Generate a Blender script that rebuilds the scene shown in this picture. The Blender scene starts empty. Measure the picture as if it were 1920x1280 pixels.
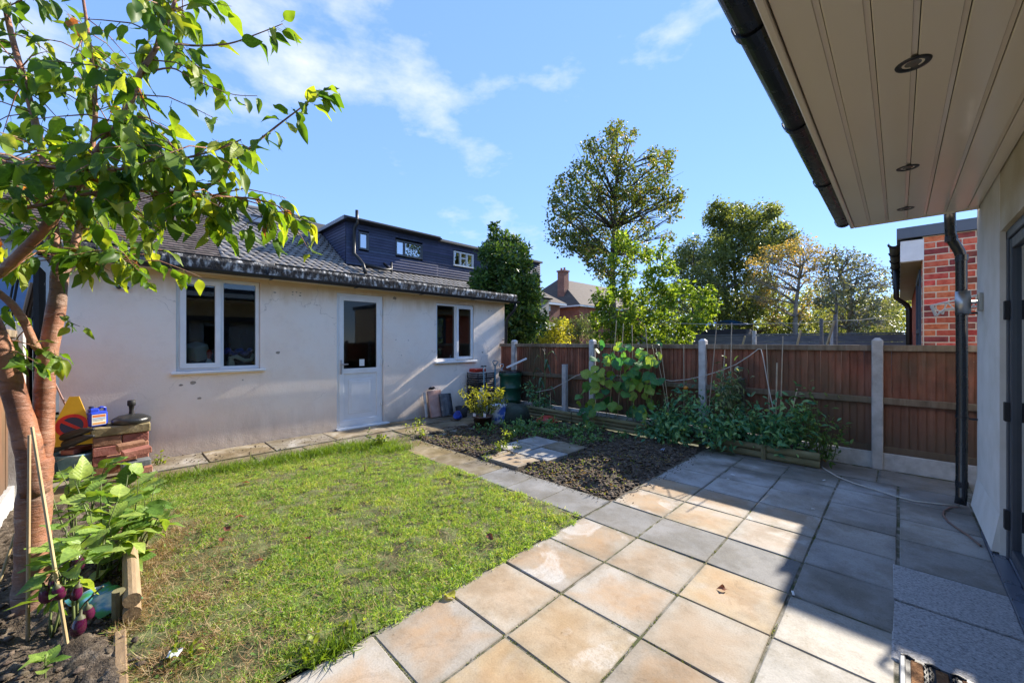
import bpy, math, random
import numpy as np
from mathutils import Vector, Matrix, Euler

R = math.radians
rnd = random.Random(11)
NR = np.random.default_rng(11)
sc = bpy.context.scene
COL = sc.collection

# ------------------------------------------------------------------ camera
CAM_H = 1.42
YAW = R(44.53)
cam_d = bpy.data.cameras.new('camera')
cam_d.sensor_width = 36
cam_d.lens = 36 * 737 / 1920
cam_d.shift_y = 0.0005
cam_d.clip_start = 0.02
cam_d.clip_end = 1500
cam = bpy.data.objects.new('camera', cam_d)
COL.objects.link(cam)
cam.location = (0, 0, CAM_H)
cam.rotation_euler = (R(90), 0, YAW)
sc.camera = cam

# ------------------------------------------------------------------ sky
SUN_TO = Vector((0.095, 1.0, 0.60)).normalized()      # towards the sun
SUN_EL = math.asin(SUN_TO.z)
SUN_AZ = math.atan2(SUN_TO.x, SUN_TO.y)
world = bpy.data.worlds.new('World')
sc.world = world
world.use_nodes = True
wn = world.node_tree
wn.nodes.clear()
w_out = wn.nodes.new('ShaderNodeOutputWorld')
w_bg = wn.nodes.new('ShaderNodeBackground')
w_sky = wn.nodes.new('ShaderNodeTexSky')
w_sky.sky_type = 'NISHITA'
w_sky.sun_disc = False
w_sky.sun_elevation = SUN_EL
w_sky.sun_rotation = SUN_AZ
w_sky.air_density = 0.6
w_sky.dust_density = 0.0
w_sky.ozone_density = 8.0
w_bg.inputs['Strength'].default_value = 0.15
# thin drifting cloud: noise over the whole sky, in the direction of view from the ground
w_tc = wn.nodes.new('ShaderNodeTexCoord')
w_map = wn.nodes.new('ShaderNodeMapping')
w_map.inputs['Scale'].default_value = (1.0, 1.0, 2.1)
w_map.inputs['Location'].default_value = (19.52, 15.12, -8.64)
w_ns = wn.nodes.new('ShaderNodeTexNoise')
w_ns.inputs['Scale'].default_value = 1.9
w_ns.inputs['Detail'].default_value = 10
w_ns.inputs['Roughness'].default_value = 0.58
w_rp = wn.nodes.new('ShaderNodeValToRGB')
w_rp.color_ramp.elements[0].position = 0.54
w_rp.color_ramp.elements[0].color = (0, 0, 0, 1)
w_rp.color_ramp.elements[1].position = 0.68
w_rp.color_ramp.elements[1].color = (0.85, 0.85, 0.85, 1)
w_mix = wn.nodes.new('ShaderNodeMix')
w_mix.data_type = 'RGBA'
w_mix.inputs['B'].default_value = (1.25, 1.3, 1.38, 1)
lk = wn.links.new
lk(w_tc.outputs['Generated'], w_map.inputs['Vector'])
lk(w_map.outputs['Vector'], w_ns.inputs['Vector'])
lk(w_ns.outputs['Fac'], w_rp.inputs['Fac'])
lk(w_rp.outputs['Color'], w_mix.inputs['Factor'])
# soften the range of the sky (the photograph holds both the sky and the shade)
w_gm = wn.nodes.new('ShaderNodeGamma')
w_gm.inputs['Gamma'].default_value = 0.33
w_hs = wn.nodes.new('ShaderNodeHueSaturation')
w_hs.inputs['Saturation'].default_value = 1.65
w_hs.inputs['Hue'].default_value = 0.518
lk(w_sky.outputs['Color'], w_gm.inputs['Color'])
lk(w_gm.outputs['Color'], w_hs.inputs['Color'])
lk(w_hs.outputs['Color'], w_mix.inputs['A'])
lk(w_mix.outputs['Result'], w_bg.inputs['Color'])
lk(w_bg.outputs['Background'], w_out.inputs['Surface'])

# ------------------------------------------------------------------ sun
sun_d = bpy.data.lights.new('sun', 'SUN')
sun_d.energy = 2.0
sun_d.angle = R(0.55)
sun_d.color = (1.0, 0.92, 0.80)
sun = bpy.data.objects.new('sun', sun_d)
COL.objects.link(sun)
sun.location = (3, 12, 14)
sun.rotation_euler = (-SUN_TO).to_track_quat('-Z', 'Y').to_euler()

# ------------------------------------------------------------------ picture
sc.view_settings.view_transform = 'Standard'
sc.view_settings.look = 'None'
sc.view_settings.gamma = 1.0
sc.view_settings.exposure = 2.6
sc.cycles.max_bounces = 8
sc.cycles.transparent_max_bounces = 12
sc.cycles.caustics_reflective = False
sc.cycles.caustics_refractive = False

# ================================================================== helpers
WL = {}


def wl(o):
    return WL.get(o.name, Vector((0, 0, 0))) if o else Vector((0, 0, 0))


SY, CY = math.sin(YAW), math.cos(YAW)


def ray(u, v):
    k = (u - 960) / 737
    return Vector((-SY + k * CY, CY + k * SY, -(v - 641) / 737))


def at(u, v, d):                    # a point at depth d along the viewing axis
    return Vector((0, 0, CAM_H)) + ray(u, v) * d


def at_x(u, v, x):
    r = ray(u, v)
    return Vector((0, 0, CAM_H)) + r * (x / r.x)


def at_y(u, v, y):
    r = ray(u, v)
    return Vector((0, 0, CAM_H)) + r * (y / r.y)


def at_z(u, v, z=0.0):
    r = ray(u, v)
    return Vector((0, 0, CAM_H)) + r * ((z - CAM_H) / r.z)


def tag(o, label=None, cat=None, group=None, kind=None):
    if label: o['label'] = label
    if cat: o['category'] = cat
    if group: o['group'] = group
    if kind: o['kind'] = kind
    return o


def thing(name, label, cat, loc=(0, 0, 0), group=None):
    o = bpy.data.objects.new(name, None)
    o.empty_display_size = 0.1
    COL.objects.link(o)
    o.location = loc
    WL[o.name] = Vector(loc)
    return tag(o, label, cat, group)


def fast_mesh(name, V, F):
    """V (n,3) float array, F (m,k) int array of equal sized faces"""
    V = np.asarray(V, dtype=np.float32)
    F = np.asarray(F, dtype=np.int32)
    me = bpy.data.meshes.new(name)
    me.vertices.add(len(V))
    me.vertices.foreach_set('co', V.ravel())
    k = F.shape[1]
    me.loops.add(F.size)
    me.loops.foreach_set('vertex_index', F.ravel())
    me.polygons.add(len(F))
    me.polygons.foreach_set('loop_start', np.arange(0, F.size, k, dtype=np.int32))
    me.polygons.foreach_set('loop_total', np.full(len(F), k, dtype=np.int32))
    me.update(calc_edges=True)
    return me


def link(name, me, mat=None, parent=None, smooth=False):
    if mat is not None and not me.materials:
        for m in (mat if isinstance(mat, (list, tuple)) else [mat]):
            me.materials.append(m)
    if smooth:
        me.polygons.foreach_set('use_smooth', np.ones(len(me.polygons), dtype=bool))
    o = bpy.data.objects.new(name, me)
    COL.objects.link(o)
    if parent is not None:
        o.parent = parent
        WL[o.name] = wl(parent)
    return o


class MB:
    def __init__(s):
        s.v, s.f, s.m = [], [], []

    def add(s, vs, fs, mi=0):
        b = len(s.v)
        s.v += [tuple(p) for p in vs]
        s.f += [tuple(b + i for i in f) for f in fs]
        s.m += [mi] * len(fs)
        return s

    def box(s, x0, x1, y0, y1, z0, z1, mi=0, M=None):
        vs = [Vector((x, y, z)) for z in (z0, z1) for y in (y0, y1) for x in (x0, x1)]
        if M is not None: vs = [M @ p for p in vs]
        return s.add(vs, [(0, 2, 3, 1), (4, 5, 7, 6), (0, 1, 5, 4), (2, 6, 7, 3), (0, 4, 6, 2), (1, 3, 7, 5)], mi)

    def cbox(s, x0, x1, y0, y1, z0, z1, c=.006, M=None, mi=0):
        """box with all edges chamfered"""
        vs, idx = [], {}
        X, Y, Z = (x0, x1), (y0, y1), (z0, z1)
        for i in (0, 1):
            for j in (0, 1):
                for k in (0, 1):
                    sx, sy, sz = (1 - 2 * i) * c, (1 - 2 * j) * c, (1 - 2 * k) * c
                    for a, d in enumerate(((0, sy, sz), (sx, 0, sz), (sx, sy, 0))):
                        idx[i, j, k, a] = len(vs)
                        vs.append(Vector((X[i] + d[0], Y[j] + d[1], Z[k] + d[2])))
        fs = []

        def q(l, flip):
            fs.append(tuple(reversed(l)) if flip else tuple(l))
        for i in (0, 1):
            q([idx[i, 0, 0, 0], idx[i, 1, 0, 0], idx[i, 1, 1, 0], idx[i, 0, 1, 0]], i == 0)
            q([idx[0, i, 0, 1], idx[0, i, 1, 1], idx[1, i, 1, 1], idx[1, i, 0, 1]], i == 0)
            q([idx[0, 0, i, 2], idx[1, 0, i, 2], idx[1, 1, i, 2], idx[0, 1, i, 2]], i == 0)
        for i in (0, 1):
            for j in (0, 1):
                e = (i + j) % 2
                q([idx[i, j, 0, 0], idx[i, j, 1, 0], idx[i, j, 1, 1], idx[i, j, 0, 1]], e == 1)
                q([idx[i, 0, j, 0], idx[i, 0, j, 2], idx[i, 1, j, 2], idx[i, 1, j, 0]], e == 1)
                q([idx[0, i, j, 1], idx[1, i, j, 1], idx[1, i, j, 2], idx[0, i, j, 2]], e == 1)
                for k in (0, 1):
                    q([idx[i, j, k, 0], idx[i, j, k, 1], idx[i, j, k, 2]], (i + j + k) % 2 == 1)
        if M is not None: vs = [M @ p for p in vs]
        return s.add(vs, fs, mi)

    def tube(s, pts, rad, n=8, cap=True, mi=0):
        pts = [Vector(p) for p in pts]
        if not isinstance(rad, (list, tuple)): rad = [rad] * len(pts)
        ref = Vector((0.13, 0.27, 0.95))
        rings = []
        T0 = None
        for i, p in enumerate(pts):
            t = (pts[min(i + 1, len(pts) - 1)] - pts[max(i - 1, 0)])
            t = t.normalized() if t.length > 1e-9 else Vector((0, 0, 1))
            if T0 is None:
                a = t.cross(ref if abs(t.dot(ref)) < .95 else Vector((1, 0, 0))).normalized()
            else:
                a = (a - t * a.dot(t)).normalized()
            T0 = t
            b = t.cross(a)
            rings.append([p + (a * math.cos(2 * math.pi * k / n) + b * math.sin(2 * math.pi * k / n)) * rad[i] for k in range(n)])
        vs = [q for r_ in rings for q in r_]
        fs = [(i * n + k, i * n + (k + 1) % n, (i + 1) * n + (k + 1) % n, (i + 1) * n + k) for i in range(len(pts) - 1) for k in range(n)]
        if cap:
            fs.append(tuple(reversed(range(n))))
            fs.append(tuple((len(pts) - 1) * n + k for k in range(n)))
        return s.add(vs, fs, mi)

    def lathe(s, prof, c=(0, 0, 0), n=20, M=None, mi=0):
        """prof: list of (r, z)"""
        vs, fs = [], []
        for r_, z in prof:
            for k in range(n):
                a = 2 * math.pi * k / n
                vs.append(Vector((r_ * math.cos(a), r_ * math.sin(a), z)))
        for i in range(len(prof) - 1):
            for k in range(n):
                fs.append((i * n + k, i * n + (k + 1) % n, (i + 1) * n + (k + 1) % n, (i + 1) * n + k))
        if M is not None: vs = [M @ p for p in vs]
        vs = [p + Vector(c) for p in vs]
        return s.add(vs, fs, mi)

    def prism(s, poly, z0, z1, M=None, mi=0):
        n = len(poly)
        vs = [Vector((p[0], p[1], z0)) for p in poly] + [Vector((p[0], p[1], z1)) for p in poly]
        fs = [tuple(reversed(range(n))), tuple(range(n, 2 * n))] + [(i, (i + 1) % n, n + (i + 1) % n, n + i) for i in range(n)]
        if M is not None: vs = [M @ p for p in vs]
        return s.add(vs, fs, mi)

    def quad(s, a, b, c, d, mi=0):
        return s.add([a, b, c, d], [(0, 1, 2, 3)], mi)

    def mesh(s, name, off=Vector((0, 0, 0))):
        me = bpy.data.meshes.new(name)
        me.from_pydata([(p[0] - off[0], p[1] - off[1], p[2] - off[2]) for p in s.v], [], s.f)
        if any(s.m): me.polygons.foreach_set('material_index', np.array(s.m, dtype=np.int32))
        return me

    def build(s, name, mat, parent=None, smooth=False, at=None):
        """at: world position of the object's own origin (for tops)"""
        off = wl(parent) if parent is not None else (Vector(at) if at is not None else Vector((0, 0, 0)))
        me = s.mesh(name, off)
        o = link(name, me, mat, parent, smooth)
        if parent is None:
            o.location = off
            WL[o.name] = Vector(off)
        return o


def rotm(c, rz=0, rx=0, ry=0):
    return Matrix.Translation(Vector(c)) @ Euler((rx, ry, rz)).to_matrix().to_4x4()


def shared(name, me, M, parent):
    """a part that shares mesh data, placed by a world matrix"""
    o = bpy.data.objects.new(name, me)
    COL.objects.link(o)
    o.parent = parent
    WL[o.name] = wl(parent)
    o.matrix_local = Matrix.Translation(-wl(parent)) @ M
    return o


# ------------------------------------------------------------------ leaves as batches
T_QUAD = (np.array([(0, 0, 0), (.45, -.5, .10), (1, 0, -.06), (.45, .5, .10)]), np.array([(0, 1, 2), (0, 2, 3)]))
T_LEAF = (np.array([(0, 0, 0), (.22, -.36, .08), (.22, 0, .0), (.22, .36, .08), (.55, -.5, .09), (.55, 0, .02), (.55, .5, .09),
                    (.82, -.3, .0), (.82, 0, -.05), (.82, .3, .0), (1.04, 0, -.17)]),
          np.array([(0, 1, 2), (0, 2, 3), (1, 4, 5), (1, 5, 2), (2, 5, 6), (2, 6, 3), (4, 7, 8), (4, 8, 5), (5, 8, 9), (5, 9, 6), (7, 10, 8), (8, 10, 9)]))


def unit(a):
    return a / np.maximum(np.linalg.norm(a, axis=1, keepdims=True), 1e-9)


def leaf_arrays(P, D, Nn, L, W, T):
    P, D, Nn = np.asarray(P, float), unit(np.asarray(D, float)), np.asarray(Nn, float)
    S = unit(np.cross(D, Nn))
    U = np.cross(S, D)
    L = np.broadcast_to(np.asarray(L, float), (len(P),))
    W = np.broadcast_to(np.asarray(W, float), (len(P),))
    tv, tf = T
    V = (P[:, None, :] + D[:, None, :] * (tv[None, :, 0, None] * L[:, None, None]) + S[:, None, :] * (tv[None, :, 1, None] * W[:, None, None])
         + U[:, None, :] * (tv[None, :, 2, None] * L[:, None, None]))
    n, k = len(P), len(tv)
    F = (tf[None, :, :] + (np.arange(n) * k)[:, None, None]).reshape(-1, 3)
    return V.reshape(-1, 3), F


def leaf_batch(name, P, D, Nn, L, W, mat, parent=None, T=T_QUAD, stuff=False):
    V, F = leaf_arrays(P, D, Nn, L, W, T)
    V = V - np.array(wl(parent))
    o = link(name, fast_mesh(name, V, F), mat, parent)
    if stuff: o['kind'] = 'stuff'
    return o


def rdir(n, down=0.0):
    d = NR.normal(size=(n, 3))
    d[:, 2] -= down
    return unit(d)


# ================================================================== materials
def nn(nt, typ, ins=None, **props):
    nd = nt.nodes.new(typ)
    for k, v in props.items():
        setattr(nd, k, v)
    for k, v in (ins or {}).items():
        if isinstance(v, bpy.types.NodeSocket):
            nt.links.new(v, nd.inputs[k])
        else:
            nd.inputs[k].default_value = v
    return nd


def c4(c):
    return (c[0], c[1], c[2], 1)


def newmat(name):
    m = bpy.data.materials.new(name)
    m.use_nodes = True
    nt = m.node_tree
    b = nt.nodes['Principled BSDF']
    return m, nt, b


def noise(nt, vec, scale, detail=5, rough=.55, w=None, dist=0.0):
    nd = nn(nt, 'ShaderNodeTexNoise', noise_dimensions='4D' if w is not None else '3D')
    nd.inputs['Scale'].default_value = scale
    nd.inputs['Detail'].default_value = detail
    nd.inputs['Roughness'].default_value = rough
    nd.inputs['Distortion'].default_value = dist
    nt.links.new(vec, nd.inputs['Vector'])
    if w is not None: nt.links.new(w, nd.inputs['W'])
    return nd.outputs['Fac']


def ramp(nt, fac, stops, interp='LINEAR'):
    nd = nn(nt, 'ShaderNodeValToRGB', {'Fac': fac})
    cr = nd.color_ramp
    cr.interpolation = interp
    while len(cr.elements) < len(stops): cr.elements.new(0.5)
    for e, (p, c) in zip(cr.elements, stops):
        e.position = p
        e.color = c4(c) if not isinstance(c, (int, float)) else (c, c, c, 1)
    return nd.outputs['Color']


def mix(nt, fac, a, b, mode='MIX'):
    nd = nn(nt, 'ShaderNodeMix', data_type='RGBA', blend_type=mode)
    for k, v in (('Factor', fac), ('A', a), ('B', b)):
        if isinstance(v, bpy.types.NodeSocket): nt.links.new(v, nd.inputs[k])
        elif k == 'Factor': nd.inputs[k].default_value = v
        else: nd.inputs[k].default_value = c4(v)
    return nd.outputs['Result']


def math_n(nt, op, a, b=None, clamp=False):
    nd = nn(nt, 'ShaderNodeMath', operation=op, use_clamp=clamp)
    for i, v in enumerate((a, b)):
        if v is None: continue
        if isinstance(v, bpy.types.NodeSocket): nt.links.new(v, nd.inputs[i])
        else: nd.inputs[i].default_value = v
    return nd.outputs[0]


def coords(nt, kind='Object', scale=(1, 1, 1)):
    tc = nn(nt, 'ShaderNodeTexCoord')
    if kind == 'World':
        o = nn(nt, 'ShaderNodeNewGeometry').outputs['Position']
    else:
        o = tc.outputs[kind]
    if scale != (1, 1, 1):
        o = nn(nt, 'ShaderNodeMapping', {'Vector': o, 'Scale': scale}).outputs['Vector']
    return o


def bump(nt, b, height, strength=.3, dist=.01):
    nd = nn(nt, 'ShaderNodeBump', {'Height': height, 'Strength': strength, 'Distance': dist})
    nt.links.new(nd.outputs['Normal'], b.inputs['Normal'])


def nmat(name, stops, scale=6, detail=6, rough=.8, bmp=0, bscale=None, bdist=.01, rand=0, spec=.3, stretch=(1, 1, 1), metal=0, island=0, trans=0, tcol=None, coord='Object', rvar=0):
    m, nt, b = newmat(name)
    vec = coords(nt, coord, stretch)
    oi = nn(nt, 'ShaderNodeObjectInfo').outputs['Random']
    w = math_n(nt, 'MULTIPLY', oi, 37.0)
    nz = noise(nt, vec, scale, detail, w=w)
    col = ramp(nt, nz, stops)
    if rand or island:
        r_ = oi if rand else nn(nt, 'ShaderNodeNewGeometry').outputs['Random Per Island']
        amt = rand or island
        val = nn(nt, 'ShaderNodeMapRange', {'Value': r_, 'To Min': 1 - amt, 'To Max': 1 + amt}).outputs[0]
        hs = nn(nt, 'ShaderNodeHueSaturation', {'Color': col, 'Value': val})
        hv = nn(nt, 'ShaderNodeMapRange', {'Value': math_n(nt, 'FRACT', math_n(nt, 'MULTIPLY', r_, 7.31)), 'To Min': .5 - amt * .06, 'To Max': .5 + amt * .06}).outputs[0]
        nt.links.new(hv, hs.inputs['Hue'])
        col = hs.outputs['Color']
    nt.links.new(col, b.inputs['Base Color'])
    b.inputs['Roughness'].default_value = rough
    b.inputs['Specular IOR Level'].default_value = spec
    b.inputs['Metallic'].default_value = metal
    if rvar:
        rr = nn(nt, 'ShaderNodeMapRange', {'Value': nz, 'From Min': .3, 'From Max': .7, 'To Min': rough - rvar, 'To Max': rough + rvar}).outputs[0]
        nt.links.new(rr, b.inputs['Roughness'])
    if bmp:
        h_ = noise(nt, vec, bscale or scale * 4, 6, .6, w=w)
        bump(nt, b, h_, bmp, bdist)
    if trans:
        tr = nn(nt, 'ShaderNodeBsdfTranslucent')
        if tcol is None:
            nt.links.new(col, tr.inputs['Color'])
        else:
            nt.links.new(mix(nt, 1.0, col, tcol, 'MULTIPLY'), tr.inputs['Color'])
        ms = nn(nt, 'ShaderNodeMixShader', {'Fac': trans})
        nt.links.new(b.outputs[0], ms.inputs[1])
        nt.links.new(tr.outputs[0], ms.inputs[2])
        nt.links.new(ms.outputs[0], nt.nodes['Material Output'].inputs['Surface'])
    return m


def plain(name, c, rough=.5, spec=.4, metal=0, var=.08, scale=9, bmp=0):
    a = tuple(x * (1 - var) for x in c)
    d = tuple(min(1, x * (1 + var)) for x in c)
    return nmat(name, [(.3, a), (.7, d)], scale=scale, rough=rough, spec=spec, metal=metal, bmp=bmp, rvar=.08 if rough > .12 else 0)


def leafmat(name, dark, light, trans=.45, island=.3, rough=.45, spec=.35, stops=None, patch=None):
    """foliage: colour by leaf (mesh island), light passing through"""
    m, nt, b = newmat(name)
    r_ = nn(nt, 'ShaderNodeNewGeometry').outputs['Random Per Island']
    oi = nn(nt, 'ShaderNodeObjectInfo').outputs['Random']
    r_ = math_n(nt, 'FRACT', math_n(nt, 'ADD', r_, math_n(nt, 'MULTIPLY', oi, 13.7)))
    col = ramp(nt, r_, stops or [(0, dark), (.75, light), (1, tuple(min(1, x * 1.25) for x in light))])
    vec = coords(nt)
    nz = noise(nt, vec, 14, 3)
    col = mix(nt, 1.0, col, ramp(nt, nz, [(.3, (.75, .75, .75)), (.7, (1.2, 1.2, 1.2))]), 'MULTIPLY')
    if patch:
        pw = coords(nt, 'World')
        col = mix(nt, 1.0, col, ramp(nt, noise(nt, pw, 2.6, 6, .65), [(.34, patch[0]), (.5, (1, 1, 1)), (.68, patch[1])]), 'MULTIPLY')
    nt.links.new(col, b.inputs['Base Color'])
    b.inputs['Roughness'].default_value = rough
    b.inputs['Specular IOR Level'].default_value = spec
    tr = nn(nt, 'ShaderNodeBsdfTranslucent', {'Color': mix(nt, 1.0, col, (1.5, 1.35, .5), 'MULTIPLY')})
    ms = nn(nt, 'ShaderNodeMixShader', {'Fac': trans})
    nt.links.new(b.outputs[0], ms.inputs[1])
    nt.links.new(tr.outputs[0], ms.inputs[2])
    nt.links.new(ms.outputs[0], nt.nodes['Material Output'].inputs['Surface'])
    return m


def glassmat(name, tint=(.8, .85, .85), refl=.12, rough=.02):
    """thin pane: mostly see-through, mirror reflection growing at grazing angles"""
    m, nt, b = newmat(name)
    nt.nodes.remove(b)
    tr = nn(nt, 'ShaderNodeBsdfTransparent', {'Color': c4(tint)})
    gl = nn(nt, 'ShaderNodeBsdfGlossy', {'Roughness': rough, 'Color': (.95, .97, 1, 1)})
    fr = nn(nt, 'ShaderNodeFresnel', {'IOR': 1.5}).outputs[0]
    fac = math_n(nt, 'ADD', math_n(nt, 'MULTIPLY', fr, .8), refl - .03, True)
    ms = nn(nt, 'ShaderNodeMixShader', {'Fac': fac})
    nt.links.new(tr.outputs[0], ms.inputs[1])
    nt.links.new(gl.outputs[0], ms.inputs[2])
    nt.links.new(ms.outputs[0], nt.nodes['Material Output'].inputs['Surface'])
    return m


MAT = {}


def slabmat(name, a, b_, c, white=.0, damp=0.0, moss=0.0, rough=.8, stain=0.0):
    m, nt, b = newmat(name)
    vec = coords(nt)
    oi = nn(nt, 'ShaderNodeObjectInfo').outputs['Random']
    w = math_n(nt, 'MULTIPLY', oi, 61.0)
    n1 = noise(nt, vec, 3.2, 4, .5, w=w, dist=.6)
    n2 = noise(nt, vec, 13, 6, .62, w=w)
    n3 = noise(nt, vec, 120, 3, .6, w=w)
    mixf = math_n(nt, 'ADD', math_n(nt, 'MULTIPLY', n1, .75), math_n(nt, 'MULTIPLY', n2, .25))
    col = ramp(nt, mixf, [(.36, a), (.5, b_), (.64, c)])
    # per slab tone
    val = nn(nt, 'ShaderNodeMapRange', {'Value': oi, 'To Min': .82, 'To Max': 1.13}).outputs[0]
    hs = nn(nt, 'ShaderNodeHueSaturation', {'Color': col, 'Value': val})
    sat = nn(nt, 'ShaderNodeMapRange', {'Value': math_n(nt, 'FRACT', math_n(nt, 'MULTIPLY', oi, 5.7)), 'To Min': .55, 'To Max': 1.25}).outputs[0]
    nt.links.new(sat, hs.inputs['Saturation'])
    col = hs.outputs['Color']
    # speckle of the aggregate
    col = mix(nt, 1.0, col, ramp(nt, n3, [(.32, (.84, .84, .84)), (.5, (1, 1, 1)), (.7, (1.09, 1.09, 1.09))]), 'MULTIPLY')
    # grubby margin along the slab's edges, paler wandering middle
    tc = nn(nt, 'ShaderNodeTexCoord')
    sep = nn(nt, 'ShaderNodeSeparateXYZ', {'Vector': tc.outputs['Generated']})
    ex = math_n(nt, 'ABSOLUTE', math_n(nt, 'SUBTRACT', sep.outputs[0], .5))
    ey = math_n(nt, 'ABSOLUTE', math_n(nt, 'SUBTRACT', sep.outputs[1], .5))
    e = math_n(nt, 'ADD', math_n(nt, 'MAXIMUM', ex, ey), math_n(nt, 'MULTIPLY', math_n(nt, 'SUBTRACT', n2, .5), .16))
    edge = ramp(nt, e, [(.43, 0.0), (.52, 1.0)])
    if stain:
        # ochre staining that settles in the middle of the slab, bleached margin
        e2 = math_n(nt, 'ADD', math_n(nt, 'MAXIMUM', ex, ey), math_n(nt, 'MULTIPLY', math_n(nt, 'SUBTRACT', n1, .5), .9))
        sm = ramp(nt, e2, [(.16, .9), (.33, .55), (.43, 0.0)])
        sm = mix(nt, 1.0, sm, ramp(nt, n2, [(.3, .35), (.6, 1.0)]), 'MULTIPLY')
        col = mix(nt, math_n(nt, 'MULTIPLY', sm, stain), col, (.40, .235, .105))
    col = mix(nt, math_n(nt, 'MULTIPLY', edge, .40), col, (.20, .195, .17))
    if white:
        n4 = noise(nt, vec, 2.1, 5, .5, w=math_n(nt, 'MULTIPLY', oi, 91.0), dist=.8)
        wr = ramp(nt, n4, [(.555, 0.0), (.60, 1.0), (.64, .55), (.75, .2)])
        wr = mix(nt, 1.0, wr, ramp(nt, n3, [(.35, .45), (.6, 1.0)]), 'MULTIPLY')
        sel = math_n(nt, 'GREATER_THAN', math_n(nt, 'FRACT', math_n(nt, 'MULTIPLY', oi, 11.3)), .4)
        col = mix(nt, math_n(nt, 'MULTIPLY', math_n(nt, 'MULTIPLY', wr, white), sel), col, (.60, .59, .575))
    if moss:
        n5 = noise(nt, vec, 4.5, 6, .6, w=w)
        col = mix(nt, math_n(nt, 'MULTIPLY', ramp(nt, n5, [(.42, 0.0), (.62, 1.0)]), moss), col, (.135, .105, .045))
    # grime over the whole pavement, walked in
    gw = noise(nt, coords(nt, 'World'), 2.3, 8, .68)
    col = mix(nt, ramp(nt, gw, [(.46, 0.0), (.56, .45), (.70, .8)]), col, mix(nt, 1.0, col, (.60, .54, .44), 'MULTIPLY'))
    gw3 = noise(nt, coords(nt, 'World'), 5.5, 9, .7, dist=1.5)
    col = mix(nt, ramp(nt, gw3, [(.60, 0.0), (.63, .40), (.66, .1)]), col, mix(nt, 1.0, col, (.52, .48, .42), 'MULTIPLY'))
    gw2 = noise(nt, coords(nt, 'World'), 38, 5, .7)
    col = mix(nt, ramp(nt, gw2, [(.64, 0.0), (.70, .7)]), col, mix(nt, 1.0, col, (.5, .47, .40), 'MULTIPLY'))
    rg = nn(nt, 'ShaderNodeMapRange', {'Value': n2, 'From Min': .3, 'From Max': .7, 'To Min': rough - .12, 'To Max': rough + .1}).outputs[0]
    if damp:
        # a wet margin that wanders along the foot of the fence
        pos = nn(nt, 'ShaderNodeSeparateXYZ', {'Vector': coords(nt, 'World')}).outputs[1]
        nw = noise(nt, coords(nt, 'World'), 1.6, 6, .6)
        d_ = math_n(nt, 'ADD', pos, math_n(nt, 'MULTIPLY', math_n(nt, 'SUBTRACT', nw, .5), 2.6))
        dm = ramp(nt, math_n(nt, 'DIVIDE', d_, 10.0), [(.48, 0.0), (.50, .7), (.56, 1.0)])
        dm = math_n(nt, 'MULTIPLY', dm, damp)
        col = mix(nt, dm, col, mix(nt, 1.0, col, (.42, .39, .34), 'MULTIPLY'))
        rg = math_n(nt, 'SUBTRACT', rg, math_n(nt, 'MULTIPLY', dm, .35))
    nt.links.new(col, b.inputs['Base Color'])
    nt.links.new(rg, b.inputs['Roughness'])
    b.inputs['Specular IOR Level'].default_value = .3
    hh = math_n(nt, 'ADD', math_n(nt, 'MULTIPLY', n3, .35), n2)
    bump(nt, b, hh, .35, .006)
    return m


SAND = slabmat('sandy_concrete_slab', (.32, .235, .145), (.355, .285, .195), (.385, .335, .275), white=.5, stain=.6)
SANDPALE = slabmat('pale_sandy_slab', (.30, .235, .16), (.345, .29, .22), (.375, .34, .29), white=.45, stain=.3)
GREY = slabmat('grey_slab', (.15, .148, .142), (.185, .18, .172), (.22, .21, .20), white=.0)
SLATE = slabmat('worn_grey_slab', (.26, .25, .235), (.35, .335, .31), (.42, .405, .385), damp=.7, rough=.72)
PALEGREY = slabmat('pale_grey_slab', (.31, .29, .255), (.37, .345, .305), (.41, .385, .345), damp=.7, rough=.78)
PEBBLE = nmat('pebbledash_slab', [(.30, (.20, .20, .20)), (.5, (.42, .41, .41)), (.72, (.60, .59, .59))], scale=95, detail=4, rough=.85, bmp=.8, bscale=110, bdist=.008)
MOSSY = slabmat('mossy_brown_slab', (.13, .095, .05), (.21, .165, .10), (.30, .255, .185), moss=.7, damp=.0)
CONCRETE = slabmat('weathered_concrete', (.20, .155, .10), (.30, .25, .185), (.46, .42, .36), moss=.55)
MORTAR = nmat('patio_joint_grit', [(.32, (.06, .075, .025)), (.45, (.10, .095, .06)), (.58, (.20, .185, .155)), (.72, (.34, .32, .28))], scale=11, rough=.95, bmp=.6, bscale=160)
CONC = nmat('concrete', [(.3, (.36, .345, .32)), (.55, (.52, .505, .48)), (.75, (.62, .61, .59))], scale=9, rough=.9, bmp=.5, bscale=70, rand=.12)
SOIL = nmat('dark_soil', [(.3, (.035, .025, .016)), (.48, (.09, .068, .048)), (.62, (.17, .135, .10)), (.8, (.28, .24, .19))], scale=26, detail=8, rough=.95, bmp=1.0, bscale=120, bdist=.02)
CLOD = nmat('soil_crumb', [(.3, (.05, .036, .024)), (.6, (.12, .092, .068)), (.8, (.22, .18, .14))], scale=20, rough=.95, bmp=.8, bscale=90, island=.3)
UPVC = nmat('white_plastic', [(.3, (.70, .705, .70)), (.6, (.78, .785, .78)), (.8, (.80, .80, .80))], scale=5, rough=.35, spec=.5, bmp=0)
BLACKP = plain('black_plastic', (.011, .011, .012), rough=.28, spec=.5)
BLACKM = plain('matt_black', (.016, .016, .017), rough=.6)
DGREY = plain('dark_grey_metal', (.055, .062, .075), rough=.38, spec=.5)
STEEL = plain('brushed_steel', (.50, .50, .50), rough=.42, metal=1.0)
GLASS = glassmat('window_glass', (.72, .78, .78), refl=.06)
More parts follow.
